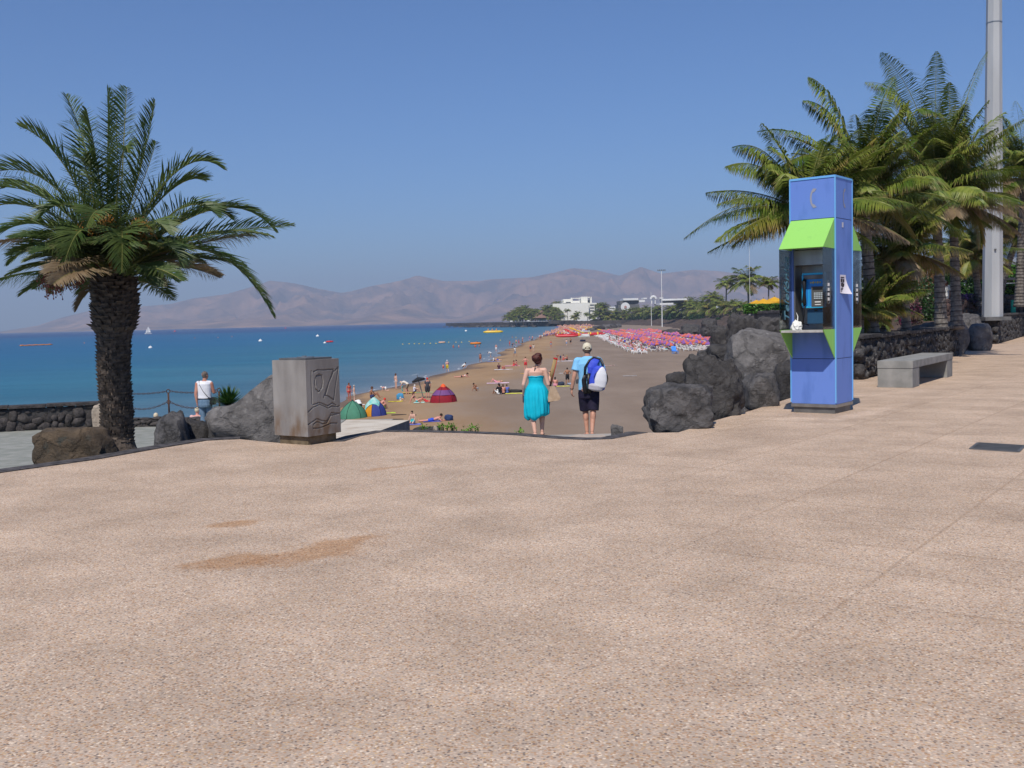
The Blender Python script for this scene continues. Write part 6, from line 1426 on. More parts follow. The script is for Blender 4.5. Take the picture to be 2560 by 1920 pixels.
M_TSK = tone_mat('skin_tone', None, .55); M_TCL = tone_mat('cloth_tone', None, .85)
X_ = Vector((1, 0, 0))
POSES = {
 'stand': dict(pel=(0, 0, .92), wai=(0, 0, 1.08), che=(0, .0, 1.28), nek=(0, -.01, 1.44), hed=(0, .02, 1.60), sh=[(-.185, 0, 1.40), (.185, 0, 1.40)], el=[(-.25, -.03, 1.12), (.25, -.03, 1.12)], wr=[(-.27, .06, .88), (.27, .06, .88)], kn=[(-.10, .02, .48), (.10, .02, .48)], an=[(-.11, -.01, .08), (.11, -.01, .08)]),
 'walk': dict(pel=(0, 0, .90), wai=(0, 0, 1.06), che=(0, .02, 1.26), nek=(0, .03, 1.42), hed=(0, .06, 1.58), sh=[(-.185, .02, 1.38), (.185, .02, 1.38)], el=[(-.25, -.12, 1.13), (.25, .10, 1.12)], wr=[(-.26, -.06, .88), (.26, .25, .92)], kn=[(-.09, .16, .48), (.09, -.02, .46)], an=[(-.10, .22, .08), (.10, -.30, .12)]),
 'hips': dict(pel=(0, 0, .92), wai=(0, 0, 1.08), che=(0, -.02, 1.28), nek=(0, -.02, 1.44), hed=(0, .03, 1.59), sh=[(-.185, 0, 1.40), (.185, 0, 1.40)], el=[(-.38, -.06, 1.16), (.38, -.06, 1.16)], wr=[(-.20, .06, 1.02), (.20, .06, 1.02)], kn=[(-.12, .02, .48), (.12, .02, .48)], an=[(-.15, -.01, .08), (.15, -.01, .08)]),
 'bend': dict(pel=(0, -.12, .88), wai=(0, .0, .98), che=(0, .20, 1.08), nek=(0, .36, 1.10), hed=(0, .50, 1.06), sh=[(-.17, .32, 1.08), (.17, .32, 1.08)], el=[(-.18, .40, .84), (.18, .40, .84)], wr=[(-.10, .52, .66), (.10, .52, .66)], kn=[(-.10, .02, .48), (.12, -.02, .46)], an=[(-.11, -.05, .08), (.13, -.16, .08)]),
 'sit': dict(pel=(0, 0, .13), wai=(0, -.03, .28), che=(0, -.03, .46), nek=(0, .02, .62), hed=(0, .06, .77), sh=[(-.18, 0, .57), (.18, 0, .57)], el=[(-.23, .16, .38), (.23, .16, .38)], wr=[(-.14, .36, .40), (.14, .36, .40)], kn=[(-.15, .40, .40), (.15, .40, .40)], an=[(-.11, .60, .08), (.11, .60, .08)]),
 'lean': dict(pel=(0, 0, .13), wai=(0, -.10, .26), che=(0, -.20, .42), nek=(0, -.25, .57), hed=(0, -.22, .72), sh=[(-.18, -.24, .53), (.18, -.24, .53)], el=[(-.26, -.42, .28), (.26, -.42, .28)], wr=[(-.27, -.50, .05), (.27, -.50, .05)], kn=[(-.12, .43, .22), (.14, .42, .34)], an=[(-.10, .84, .07), (.12, .74, .07)]),
 'kneel': dict(pel=(0, 0, .30), wai=(0, .02, .44), che=(0, .05, .62), nek=(0, .08, .77), hed=(0, .13, .91), sh=[(-.17, .06, .73), (.17, .06, .73)], el=[(-.24, .12, .47), (.24, .12, .47)], wr=[(-.22, .26, .28), (.22, .30, .28)], kn=[(-.12, .34, .10), (.12, .34, .10)], an=[(-.12, -.10, .08), (.12, -.10, .08)]),
 'crouch': dict(pel=(0, -.08, .30), wai=(0, .0, .42), che=(0, .13, .56), nek=(0, .24, .66), hed=(0, .34, .76), sh=[(-.17, .2, .63), (.17, .2, .63)], el=[(-.24, .34, .40), (.24, .34, .40)], wr=[(-.12, .46, .16), (.12, .46, .16)], kn=[(-.17, .28, .40), (.17, .28, .40)], an=[(-.12, .02, .07), (.12, .02, .07)]),
 'prone': dict(pel=(0, 0, .13), wai=(0, .15, .14), che=(0, .36, .20), nek=(0, .52, .28), hed=(0, .63, .40), sh=[(-.18, .46, .22), (.18, .46, .22)], el=[(-.24, .62, .06), (.24, .62, .06)], wr=[(-.08, .84, .06), (.08, .84, .06)], kn=[(-.10, -.42, .08), (.10, -.42, .08)], an=[(-.12, -.84, .07), (.13, -.84, .07)]),
 'supine': dict(pel=(0, 0, .12), wai=(0, -.16, .12), che=(0, -.36, .14), nek=(0, -.52, .14), hed=(0, -.66, .16), sh=[(-.18, -.46, .12), (.18, -.46, .12)], el=[(-.30, -.24, .07), (.30, -.24, .07)], wr=[(-.26, .02, .07), (.26, .02, .07)], kn=[(-.13, .34, .44), (.13, .36, .44)], an=[(-.12, .52, .07), (.12, .52, .07)]),
 'crawl': dict(pel=(0, -.18, .44), wai=(0, -.04, .45), che=(0, .14, .46), nek=(0, .28, .48), hed=(0, .40, .54), sh=[(-.15, .2, .44), (.15, .2, .44)], el=[(-.16, .24, .24), (.16, .24, .24)], wr=[(-.16, .28, .05), (.16, .28, .05)], kn=[(-.12, -.18, .07), (.12, -.18, .07)], an=[(-.12, -.55, .06), (.12, -.55, .06)]),
}
def V(p): return Vector(p)
def torso(mb, J, g=0.0, a=0, b_=4, fem=False, fk=.66):
    P = [V(J['pel'])-(V(J['wai'])-V(J['pel']))*.45, V(J['pel']), V(J['wai']), V(J['che']), V(J['nek'])*.8+V(J['che'])*.2, V(J['nek'])]
    Rr = [.13, .172, .135, .172, .12, .05] if not fem else [.13, .178, .122, .150, .10, .045]
    P = P[a:b_+2]; Rr = [r+g for r in Rr[a:b_+2]]
    mb.tube(P, Rr, 14, flatk=fk, side=X_)
def limbs(mb, J, g=0.0, arm=(0, 1), leg=(0, 1), ss=(0, 1), k=1.0):
    """arm/leg = how far down the limb to go, 0..1"""
    hip = V(J['pel'])
    for s in ss:
        e = -1 if s == 0 else 1
        if arm:
            a, b_, c = V(J['sh'][s]), V(J['el'][s]), V(J['wr'][s])
            if arm[1] <= .5: mb.cap2(a, a.lerp(b_, arm[1]*2), .058*k+g, .050*k+g)
            else: mb.cap2(a, b_, .056*k+g, .042*k+g); mb.cap2(b_, b_.lerp(c, (arm[1]-.5)*2), .042*k+g, .030*k+g)
        if leg:
            h = hip+Vector((e*.088, 0, -.03)) if abs((V(J['wai'])-hip).normalized().z) > .4 else hip+Vector((e*.085, 0, -.01)); kn, an = V(J['kn'][s]), V(J['an'][s])
            if leg[1] <= .5: mb.cap2(h, h.lerp(kn, leg[1]*2), .088*k+g, lerp(.088, .060, leg[1]*2)*k+g)
            else: mb.cap2(h, kn, .088*k, .056*k); mb.cap2(kn, kn.lerp(an, .35), .054*k, .056*k); mb.cap2(kn.lerp(an, .35), an, .056*k, .036*k)
def toe_dir(J, s):
    kn, an = V(J['kn'][s]), V(J['an'][s]); sh = (an-kn).normalized()
    f = Vector((0, 1, 0)); f = f-sh*f.dot(sh); f = f.normalized() if f.length > .3 else Vector((0, 0, 1)); 
    return f
def basic_body(J, voxel, fem=False, nm='body'):
    mb = MB(); torso(mb, J, 0, 0, 4, fem); limbs(mb, J, 0, (0, 1), (0, 1))
    mb.cap2(V(J['nek'])-Vector((0, 0, .03)), V(J['hed'])-Vector((0, 0, .05)), .052, .05)
    ax = (V(J['hed'])-V(J['nek'])).normalized(); mb.ell(V(J['hed']), (.078, .095, .115), 12, 9)
    for s in (0, 1):
        mb.cap2(V(J['sh'][s])*.5+V(J['nek'])*.5-Vector((0, 0, .03)), V(J['sh'][s]), .06, .056)
        w0 = V(J['wr'][s]); d = (w0-V(J['el'][s])).normalized(); mb.cap2(w0, w0+d*.12, .032, .022)
        a0 = V(J['an'][s]); f = toe_dir(J, s); mb.cap2(a0-Vector((0, 0, .03)) if a0.z > .06 else a0, a0+f*.17+Vector((0, 0, -.045 if a0.z > .06 else 0)), .034, .026)
    return remesh(mb, voxel, nm, 2)
_mc = {}
def cached(key, fn):
    if key not in _mc: _mc[key] = fn()
    return _mc[key]
def hair_mesh(J, long=False, hat=False):
    mb = MB(); h = V(J['hed']); n_ = V(J['nek']); up = (h-n_).normalized() if not hat else Vector((0, 0, 1))
    c = h+up*.022+Vector((0, -.016, 0)); mb.ell(c, (.088, .104, .104), 10, 8)
    if long: mb.ell(h-up*.05+Vector((0, -.06, 0)), (.075, .055, .14), 8, 6)
    return remesh(mb, .02, 'hair', 1)
SK = {'fair': (.62, .38, .29, 1), 'pink': (.60, .28, .22, 1), 'tan': (.36, .17, .10, 1), 'red': (.50, .16, .11, 1), 'brown': (.20, .10, .06, 1)}
HC = {'dark': (.03, .02, .015, 1), 'brown': (.10, .05, .03, 1), 'blond': (.42, .30, .14, 1), 'grey': (.4, .38, .36, 1), 'white': (.75, .73, .70, 1), 'redcap': (.65, .05, .03, 1), 'bluehat': (.05, .3, .55, 1), 'whitehat': (.78, .78, .76, 1), 'beige': (.6, .52, .38, 1)}
def person(pose, loc, yaw, sc, skin, hair, clothes, label, group=None, fem=False, dz=0.0):
    J = POSES[pose]; o = empty('person', (loc[0], loc[1], loc[2]+dz), yaw, label, 'person', group); o.scale = (sc, sc, sc)
    bo = mobj('body', cached((pose, fem, 'b'), lambda: basic_body(J, .026, fem)), M_TSK, o); bo.color = SK[skin]
    ho = mobj('hair', cached((pose, hair in ('dark', 'brown', 'blond') and fem), lambda: hair_mesh(J, hair in ('dark', 'brown', 'blond') and fem)), M_TCL, o) if True else None; ho.color = HC[hair]
    if hair in ('redcap', 'bluehat', 'whitehat', 'beige', 'white'): ho.name = 'hat'
    for c, col in clothes:
        def mk(c=c):
            mb = MB()
            if c == 'trunks': torso(mb, J, .014, 0, 1, fem); limbs(mb, J, .016, None, (0, .22))
            elif c == 'shorts': torso(mb, J, .016, 0, 1, fem); limbs(mb, J, .022, None, (0, .38))
            elif c == 'briefs': torso(mb, J, .012, 0, 0, fem); limbs(mb, J, .012, None, (0, .06))
            elif c == 'top':
                p = V(J['che']); mb.tube([p+(V(J['wai'])-p)*.25, p+(V(J['nek'])-p)*.2], .162 if fem else .185, 14, flatk=.68, side=X_)
            elif c == 'shirt': torso(mb, J, .018, 0, 3, fem); limbs(mb, J, .016, (0, .3), None)
            elif c == 'dress': torso(mb, J, .02, 0, 3, fem); limbs(mb, J, .05, None, (0, .3))
            elif c == 'skirt': torso(mb, J, .03, 0, 1, fem); limbs(mb, J, .06, None, (0, .35))
            return remesh(mb, .026, c, 1)
        co = mobj({'top': 'bikini_top', 'briefs': 'bikini_bottom', 'trunks': 'swim_trunks'}.get(c, c), cached((pose, fem, c), mk), M_TCL, o); co.color = (*col, 1)
    return o
BLK = (.02, .02, .025); WHT = (.78, .78, .76); REDC = (.6, .04, .05); BLU = (.04, .10, .55); NAV = (.03, .04, .12); TEAL = (.05, .40, .42); YLW = (.75, .55, .04); PNK = (.7, .3, .4); GRY = (.3, .3, .32); GRN = (.08, .3, .12)
def bp7(x, y): return BP(*Z7(x, y))
def bp8(x, y): return BP(*ZB(x, y))
T = math.pi/2      # yaw: 0 = facing away from the camera, pi = towards it, T = facing left, -T = facing right
person('stand', bp7(205, 625), -2.4, 1.0, 'red', 'brown', [('briefs', REDC), ('top', REDC)], 'sunburnt woman in a red bikini standing behind the green tent', fem=True)
person('stand', bp7(283, 665), -T*.8, .98, 'fair', 'grey', [('trunks', (.5, .45, .4))], 'pale grey-haired person standing just right of the sunburnt woman')
person('bend', bp7(362, 850), T*.3, 1.02, 'tan', 'brown', [('shirt', WHT), ('trunks', BLK)], 'person in a white shirt and black trunks stooping between the two tents')
cloth(905, 1033, .5, .5, (.75, .75, .76), 'long white towel hanging down between the two tents', 0, .7, 'towel')
person('sit', bp7(548, 640), -T, 1.25, 'tan', 'brown', [('trunks', NAV)], 'tanned person sitting behind the orange tent', dz=.3)
person('crouch', bp7(690, 755), -T*.7, 1.05, 'pink', 'redcap', [('trunks', GRN)], 'person in a red cap crouching right of the orange tent')
person('crawl', bp7(745, 478), T, .85, 'fair', 'whitehat', [('trunks', WHT), ('top', PNK)], 'toddler in a white sun hat crawling near the waterline')
person('stand', bp7(922, 452), -T*.6, 1.02, 'fair', 'brown', [('briefs', (.7, .55, .5)), ('top', (.7, .5, .45))], 'woman in a pale bikini standing at the edge of the water', fem=True)
person('bend', bp7(1085, 525), T*.9, 1.12, 'pink', 'beige', [('shirt', (.72, .66, .58)), ('shorts', (.25, .2, .15))], 'adult in a cream shirt bending over the toddler in teal')
person('stand', bp7(1020, 530), -T, .60, 'fair', 'bluehat', [('shirt', TEAL), ('shorts', TEAL)], 'toddler dressed in teal in front of the bending adult')
person('sit', bp7(1205, 492), -T*.8, .85, 'fair', 'whitehat', [('shirt', (.65, .65, .78)), ('trunks', NAV)], 'small child in a white hat sitting by the long yellow mat')
fg = person('stand', bp7(1410, 582), T*.3, 1.10, 'pink', 'redcap', [('shirt', (.08, .08, .1)), ('skirt', (.04, .04, .05))], 'person in black with a red headscarf carrying clothes beside the red tent', fem=True)
cloth(1073, 985, .5, .3, WHT, 'white garments hanging over the arm of the person in black', .3, 1.15, 'garments', cat='clothes')
p = bp7(1395, 582); up_ = parasol_tree(mat('black_nylon', (.02, .02, .02), .5), .62, 1.9, .25, 'umbrella'); up_.location = (p.x-.35, p.y, p.z+.15); up_.rotation_euler = (0, R(-14), 0); up_.scale = (1, 1, .98); tag(up_, 'open black umbrella held by the person in black', 'umbrella')
person('lean', bp7(1240, 650), -T, 1.12, 'pink', 'brown', [('briefs', TEAL), ('top', BLK)], 'woman in a black bikini top sitting back left of the red tent', fem=True)
person('supine', bp7(1390, 655), T, 1.0, 'red', 'blond', [('trunks', REDC)], 'red sunbather lying at the foot of the red tent')
person('sit', bp7(990, 632), -T*.9, .6, 'fair', 'bluehat', [('shirt', (.5, .5, .6))], 'tiny child in a blue hat playing right of the yellow strip mat')
person('crouch', bp7(2165, 478), T*1.2, .95, 'tan', 'dark', [('trunks', GRY)], 'dark-haired child squatting alone on the open sand')
person('prone', bp7(1935, 268), -T*1.02, 1.15, 'pink', 'dark', [('briefs', BLK), ('top', WHT)], 'woman lying prone with legs to the left near the water', fem=True)
person('walk', bp7(1712, 188), .4, 1.05, 'fair', 'white', [('shorts', YLW), ('top', PNK)], 'white-haired bather in yellow shorts walking at the waterline')
person('walk', bp7(1650, 162), .2, .62, 'pink', 'brown', [('trunks', REDC)], 'small child walking beside the bather in yellow shorts')
person('crouch', bp7(1955, 130), -T, 1.1, 'fair', 'dark', [('shirt', WHT), ('trunks', BLK)], 'bather squatting at the water edge above the prone woman')
person('kneel', bp7(1185, 985), T*1.75, .92, 'fair', 'dark', [('trunks', TEAL)], 'boy in teal trunks kneeling by the concrete landing corner')
person('prone', bp7(1470, 945), -T*.94, 1.08, 'pink', 'dark', [('trunks', BLU)], 'boy in bright blue trunks lying prone on a blue towel')
person('walk', bp8(560, 588), .3, 1.0, 'tan', 'brown', [('trunks', (.45, .12, .05))], 'tanned man walking along the shoreline, nearest bather in the row')
person('bend', bp8(700, 520), T, 1.0, 'fair', 'dark', [('shirt', WHT), ('trunks', BLK)], 'bather in white bending over the shallow water')
person('stand', bp8(778, 440), .4, 1.05, 'pink', 'blond', [('shorts', WHT)], 'blond bather in white shorts standing ankle-deep')
person('sit', bp8(742, 573), -T, 1.0, 'fair', 'brown', [('shirt', WHT), ('trunks', NAV)], 'person in a white top sitting at the end of the blue airbed')
person('supine', bp8(800, 562), T, 1.0, 'fair', 'blond', [('trunks', BLU)], 'sunbather lying on the blue airbed')
person('walk', bp8(1040, 505), T*.6, 1.15, 'tan', 'dark', [('shirt', WHT), ('shorts', (.3, .4, .55))], 'person in a white shirt and blue shorts strolling up the beach')
person('hips', bp8(1185, 700), .1, 1.12, 'pink', 'brown', [('trunks', REDC)], 'man in red trunks standing with his back turned, left of the turquoise dress')
person('sit', bp8(1018, 636), -T, 1.0, 'red', 'brown', [('trunks', REDC)], 'left of the pair sitting on the pink mat', fem=True)
person('sit', bp8(1058, 632), T, 1.05, 'pink', 'dark', [('trunks', PNK)], 'right of the pair sitting on the pink mat', fem=True)
person('supine', bp8(880, 682), .1, 1.0, 'red', 'brown', [('trunks', (.3, .05, .05))], 'sunbather lying with knees bent on the white towel')
person('sit', bp8(815, 680), .1, .95, 'tan', 'dark', [('shirt', (.08, .03, .05))], 'dark clothed person beside the sunbather with bent knees')
person('sit', BP(1249, 986), T*.5, 1.2, 'tan', 'dark', [('shirt', BLK), ('shorts', WHT)], 'dark-haired person in black and white of the seated trio', fem=True)
person('sit', BP(1258, 985), .1, 1.05, 'pink', 'brown', [('briefs', BLK)], 'bare-backed woman in the middle of the seated trio', fem=True)
person('sit', BP(1267, 984), -.2, 1.0, 'tan', 'brown', [('shirt', (.10, .14, .50)), ('trunks', NAV)], 'person in a blue shirt, right of the seated trio')
person('supine', BP(1240, 957), T, 1.0, 'pink', 'blond', [('trunks', PNK)], 'sunbather on the pale pink towel behind the seated trio')
person('bend', BP(1400, 904), T*.8, .95, 'tan', 'dark', [('trunks', NAV)], 'leftmost of the group behind the rolled mat')
person('sit', BP(1408, 901), -T, 1.1, 'pink', 'dark', [('trunks', REDC)], 'middle sitter of the group behind the rolled mat')
person('sit', BP(1418, 901), T, 1.0, 'red', 'blond', [('trunks', BLK)], 'right sitter of the group behind the rolled mat', fem=True)
person('hips', BP(1419, 962), .25, 1.05, 'tan', 'dark', [('shorts', BLK)], 'bare-chested man in black shorts between the couple')
cloth(1405, 933, .75, .3, (.72, .76, .85), 'white towel shaken out by the man in black shorts', .2, 0, 'towel')
person('sit', BP(1388, 966), -.2, 1.1, 'pink', 'dark', [('trunks', PNK)], 'pink sunbather sitting partly hidden behind the turquoise dress', fem=True)
person('stand', bp8(1535, 380), .2, 1.0, 'red', 'brown', [('trunks', (.25, .3, .4))], 'lone man standing on the sand left of the grey parasol')
person('walk', bp8(1750, 358), -.4, 1.0, 'fair', 'brown', [('shorts', (.25, .35, .55))], 'man in blue shorts, left of the pair below the red boats')
person('walk', bp8(1808, 338), .4, 1.05, 'tan', 'dark', [('shorts', BLK)], 'man in black shorts, right of the pair below the red boats')
person('stand', bp8(1252, 440), .2, 1.0, 'red', 'blond', [('trunks', NAV)], 'left one of the couple standing left of the woman in turquoise')
person('stand', bp8(1293, 442), -.4, 1.0, 'fair', 'brown', [('shirt', (.5, .45, .4))], 'right one of the couple standing left of the woman in turquoise', fem=True)
WG = 'bathers wading in the shallows'
for i, (x, y, ps, s, sk, hr, cl) in enumerate([(965, 365, 'stand', 'a', 'red', 'dark', REDC), (1003, 382, 'bend', 'a', 'tan', 'dark', NAV), (1055, 352, 'stand', 'a', 'pink', 'blond', GRN), (1090, 345, 'walk', 'a', 'red', 'brown', REDC), (1138, 350, 'hips', 'a', 'tan', 'dark', BLK), (1145, 305, 'stand', 'a', 'fair', 'blond', PNK),
      (1238, 290, 'stand', 'a', 'pink', 'brown', BLU), (1268, 286, 'crouch', 'a', 'brown', 'dark', BLK), (1380, 275, 'stand', 'a', 'red', 'brown', REDC), (1396, 272, 'walk', 'a', 'tan', 'dark', NAV), (1503, 214, 'stand', 'a', 'fair', 'whitehat', WHT), (1542, 214, 'stand', 'a', 'tan', 'dark', BLK), (1625, 182, 'walk', 'a', 'fair', 'brown', PNK), (1690, 172, 'walk', 'a', 'fair', 'whitehat', WHT), (1700, 160, 'stand', 'a', 'red', 'brown', BLU)]):
    person(ps, bp8(x, y), random.Random(i).uniform(-3, 3), 1.05, sk, hr, [('trunks', cl)], ordn(i)+' bather from the left in the row along the water edge, '+{'stand': 'standing', 'walk': 'walking', 'bend': 'bending', 'hips': 'hands on hips', 'crouch': 'crouching'}[ps], WG)
SWP = [(490, 375), (542, 372), (500, 330), (515, 328), (260, 378), (185, 380), (1000, 246), (1278, 246)]
for i, (x, y) in enumerate(SWP):
    person('stand', sea_at(*ZB(x, y))+Vector((0, 0, -.85)), i*1.3, 1.0, ['red', 'fair', 'tan'][i % 3], ['dark', 'brown', 'blond'][i % 3], [('trunks', REDC)], ordn(sorted(range(8), key=lambda q_: SWP[q_][0]).index(i))+' swimmer from the left, waist-deep off the beach', 'swimmers in the bay')
person('sit', BP(1783, 880), -1, 1.15, 'pink', 'brown', [('trunks', PNK)], 'left of two sunbathers sitting below the black rocks'); person('sit', BP(1805, 880), 2.6, 1.15, 'red', 'whitehat', [('trunks', WHT)], 'right of two sunbathers sitting below the black rocks, in a white hat')
# sunbathers among the umbrellas
rnd = random.Random(21)
for i, (Y, X, k) in enumerate([q for q in LS if q[2] < 2][:110]):
    if rnd.random() < .30: continue
    ps = rnd.choice(['supine', 'lean', 'sit', 'supine', 'stand', 'walk'])
    on_l = ps in ('supine', 'lean', 'sit')
    person(ps, (X+(0 if on_l else 1), Y, beach_z(X, Y)+(.36 if on_l else 0)), rnd.uniform(-.3, .3)+(-T if on_l else rnd.random()*6), 1.0, rnd.choice(['pink', 'red', 'fair', 'tan']), rnd.choice(['dark', 'brown', 'blond', 'whitehat']), [(rnd.choice(['trunks', 'shirt']), rnd.choice([REDC, WHT, BLU, BLK, PNK, TEAL, WHT, PNK]))], 'sunbather on or beside a white lounger among the umbrellas', 'sunbathers among the umbrellas', fem=rnd.random() < .5)
# the packed far end of the beach: reads as one mass
mb = MB(); cols = [flat((.55, .28, .2)), flat((.6, .06, .06)), M_WHITE, flat((.08, .1, .4)), flat((.75, .5, .5)), M_YE2]
rnd = random.Random(3)
for i in range(520):
    Y = rnd.uniform(430, 1000); X = shoreX(Y)+rnd.uniform(0, 1)**1.2*max(6, (pw([(430, 12), (600, 20), (1000, 30)], Y))); z = beach_z(X, Y); c = rnd.randrange(6); s = rnd.uniform(.8, 1.3)
    if rnd.random() < .6: mb.tube([(X, Y, z), (X, Y, z+.9*s), (X, Y, z+1.4*s), (X, Y, z+1.5*s)], [.14, .22, .24, .12], 6, mi=0); mb.ell((X, Y, z+1.65*s), (.13, .13, .16), 6, 4, mi=0); mb.tube([(X, Y, z+.7*s), (X, Y, z+1.0*s)], .25, 6, mi=c)
    else: mb.bbox((X, Y, z+.3), (1.9*s, .8, .5), .1, mi=c)
tag(mb.obj('far_crowd', cols, None, True), 'packed crowd of bathers at the far end of the beach', 'crowd', None, 'stuff')

# ---------------------------------------------------------------- detailed figures
M_SKIN1 = mat('skin_fair', (.62, .36, .27), .5, (.68, .42, .33), 6, spec=.35); M_SKIN2 = mat('skin_tanned', (.50, .25, .17), .5, (.58, .31, .22), 6, spec=.35)
def hand(mb, w0, fd, pn, s=1.0, curl=.5, thumb=1, grip=False):
    """w0 wrist, fd finger direction, pn palm normal, thumb side +-1"""
    fd = Vector(fd).normalized(); pn = Vector(pn); pn = (pn-fd*pn.dot(fd)).normalized(); sd = fd.cross(pn)
    mb.tube([w0-fd*.02, w0+fd*.02, w0+fd*.05, w0+fd*.09], [.024*s, .030*s, .038*s, .034*s], 10, flatk=.5, side=sd)
    for i, (off, L) in enumerate([(-.028, .068), (-.010, .078), (.009, .073), (.027, .058)]):
        c = curl*(1+.12*i); p = w0+fd*.085*s+sd*off*s*thumb*-1; d = fd.copy(); r = .0085*s; pts = [p-fd*.02]
        for j, f in enumerate((.45, .32, .25)):
            a = c*(.5+.6*j); d = (d*math.cos(a)+pn*math.sin(a)).normalized(); q = pts[-1]+d*(L*f*s+(.02 if j == 0 else 0)); pts.append(q)
        for j in range(3): mb.cap2(pts[j], pts[j+1], r*(1-.08*j), r*(1-.08*(j+1)), 8)
    p = w0+fd*.03*s+sd*.030*s*thumb; d = (fd*.7+sd*.6*thumb+pn*.35).normalized(); q = p+d*.035*s; mb.cap2(w0+fd*.02, q, .013*s, .010*s, 8); d2 = (d+pn*curl*.6-sd*thumb*.2).normalized(); mb.cap2(q, q+d2*.03*s, .0095*s, .008*s, 8)
def head(mb, c, s=1.0, yaw=0.0, pitch=0.0):
    Rm = Matrix.Rotation(yaw, 3, 'Z') @ Matrix.Rotation(pitch, 3, 'X'); f = lambda x, y, z: c+Rm @ Vector((x*s, y*s, z*s))
    mb.ell(f(0, -.012, .03), (.076*s, .096*s, .088*s), 16, 12, Rm); mb.ell(f(0, .03, -.035), (.056*s, .062*s, .075*s), 14, 10, Rm); mb.ell(f(0, .072, -.085), (.024*s, .02*s, .02*s), 8, 6, Rm)
    mb.cap2(f(0, .088, .015), f(0, .112, -.025), .008*s, .014*s, 8)
    mb.tube([f(-.02, .092, -.055), f(0, .10, -.054), f(.02, .092, -.055)], .007*s, 6)
    for e in (-1, 1): mb.tube([f(e*.074, -.006, .022), f(e*.090, -.018, .014), f(e*.088, -.016, -.012), f(e*.072, -.004, -.028)], [.008*s, .012*s, .010*s, .007*s], 8)
    return f
def eyes(f, parent):
    mb = MB()
    for e in (-1, 1): mb.ell(f(e*.030, .078, .012), (.012, .008, .008), 8, 6)
    mb.obj('eyes', M_DK, parent, True)
def foot(mb, an, yaw=0.0, s=1.0, lift=0.0):
    Rm = Matrix.Rotation(yaw, 3, 'Z'); f = lambda x, y, z: an+Rm @ Vector((x*s, y*s, z*s))
    mb.tube([f(0, -.055, -.045), f(0, -.02, -.04), f(0, .08, -.055), f(0, .15, -.065), f(0, .18, -.066)], [.028*s, .036*s, .042*s, .040*s, .022*s], 10, flatk=.62, side=(1, 0, 0))
    for i in range(5): mb.cap2(f(-.030+i*.015, .16, -.066), f(-.030+i*.015, .19-.004*abs(i-1), -.068), .009*s, .008*s, 6)
# --- the man with the cap and backpack
gz = -.77
pm = D(1474, 1091, 19.65); MAN = empty('person', (pm.x, 19.65, gz), 0, 'man in a beige cap, pale blue T-shirt and navy shorts walking down the stairs', 'person')
J = dict(pel=(0, 0, .94), wai=(-.005, 0, 1.10), che=(-.01, .01, 1.34), nek=(-.01, .015, 1.53), hed=(-.015, .035, 1.675), sh=[(-.205, .0, 1.46), (.195, .01, 1.46)], el=[(-.275, -.03, 1.17), (.30, .06, 1.19)], wr=[(-.325, .02, .915), (.20, .25, 1.25)], kn=[(-.065, .10, .50), (.075, -.05, .50)], an=[(-.045, .05, .09), (.035, -.20, .12)])
def fig_body(J, fem=False, voxel=.0075, feet=True, hands=None, yaw=0.0, tk=1.0, pitch=0.0, hs=1.0, fyaw=(.1, -.1)):
    mb = MB()
    P = [V(J['pel'])-Vector((0, 0, .08)), V(J['pel']), V(J['wai']), V(J['che'])-Vector((0, 0, .06)), V(J['che'])+Vector((0, 0, .06)), V(J['nek'])*.72+V(J['che'])*.28, V(J['nek'])]
    Rr = ([.12, .172, .148, .168, .182, .125, .055] if not fem else [.12, .178, .132, .138, .150, .105, .046])
    mb.tube(P, [r*tk for r in Rr], 20, flatk=.64, side=X_)
    for e in (-1, 1): mb.ell(V(J['pel'])+Vector((e*.075, -.055, -.02)), (.085, .08, .10), 12, 9)
    for s in (0, 1):
        e = -1 if s == 0 else 1; a, b_, c = V(J['sh'][s]), V(J['el'][s]), V(J['wr'][s]); k = .86 if fem else 1.0
        mb.cap2(V(J['nek'])*.6+a*.4-Vector((0, 0, .045)), a-Vector((0, 0, .012)), .052*k, .060*k, 12); mb.cap2(a-Vector((0, 0, .01)), b_, .060*k, .043*k, 12); mb.cap2(a.lerp(b_, .3), a.lerp(b_, .6), .052*k, .050*k, 12)
        mb.cap2(b_, b_.lerp(c, .3), .043*k, .044*k, 12); mb.cap2(b_.lerp(c, .3), c, .043*k, .027*k, 12)
        h = V(J['pel'])+Vector((e*.092, 0, -.05)); kn, an = V(J['kn'][s]), V(J['an'][s])
        mb.cap2(h, kn, .098*(.98 if fem else 1), .060, 14); mb.cap2(kn, kn.lerp(an, .3), .057, .059, 12); mb.ell(kn.lerp(an, .3)+Vector((0, -.018, 0)), (.052, .055, .11), 12, 9); mb.cap2(kn.lerp(an, .3), an, .056, .034, 12)
        foot(mb, an, fyaw[s])
    mb.cap2(V(J['nek'])-Vector((0, 0, .05)), V(J['hed'])-Vector((0, .02, .04)), .058 if not fem else .048, .056 if not fem else .045, 12)
    f = head(mb, V(J['hed']), hs, yaw, pitch)
    for hd in hands or []: hand(mb, *hd)
    return remesh(mb, voxel, 'body', 2), f
me, hf = fig_body(J, hands=[(V(J['wr'][0]), (-.05, .12, -1), (1, .3, 0), 1.05, .55, -1), (V(J['wr'][1]), (-.7, .2, .65), (-.2, -1, 0), 1.0, 1.2, 1)])
mobj('body', me, M_SKIN2, MAN); eyes(hf, MAN)
M_TEE = mat('pale_blue_cotton', (.20, .50, .80), .9, (.25, .56, .85), 7, bump=.35, bscale=9, bdist=.02); M_NAVYS = mat('navy_shorts_cloth', (.008, .008, .020), .85, (.02, .015, .04), 8, bump=.4, bscale=10, bdist=.02)
mb = MB()
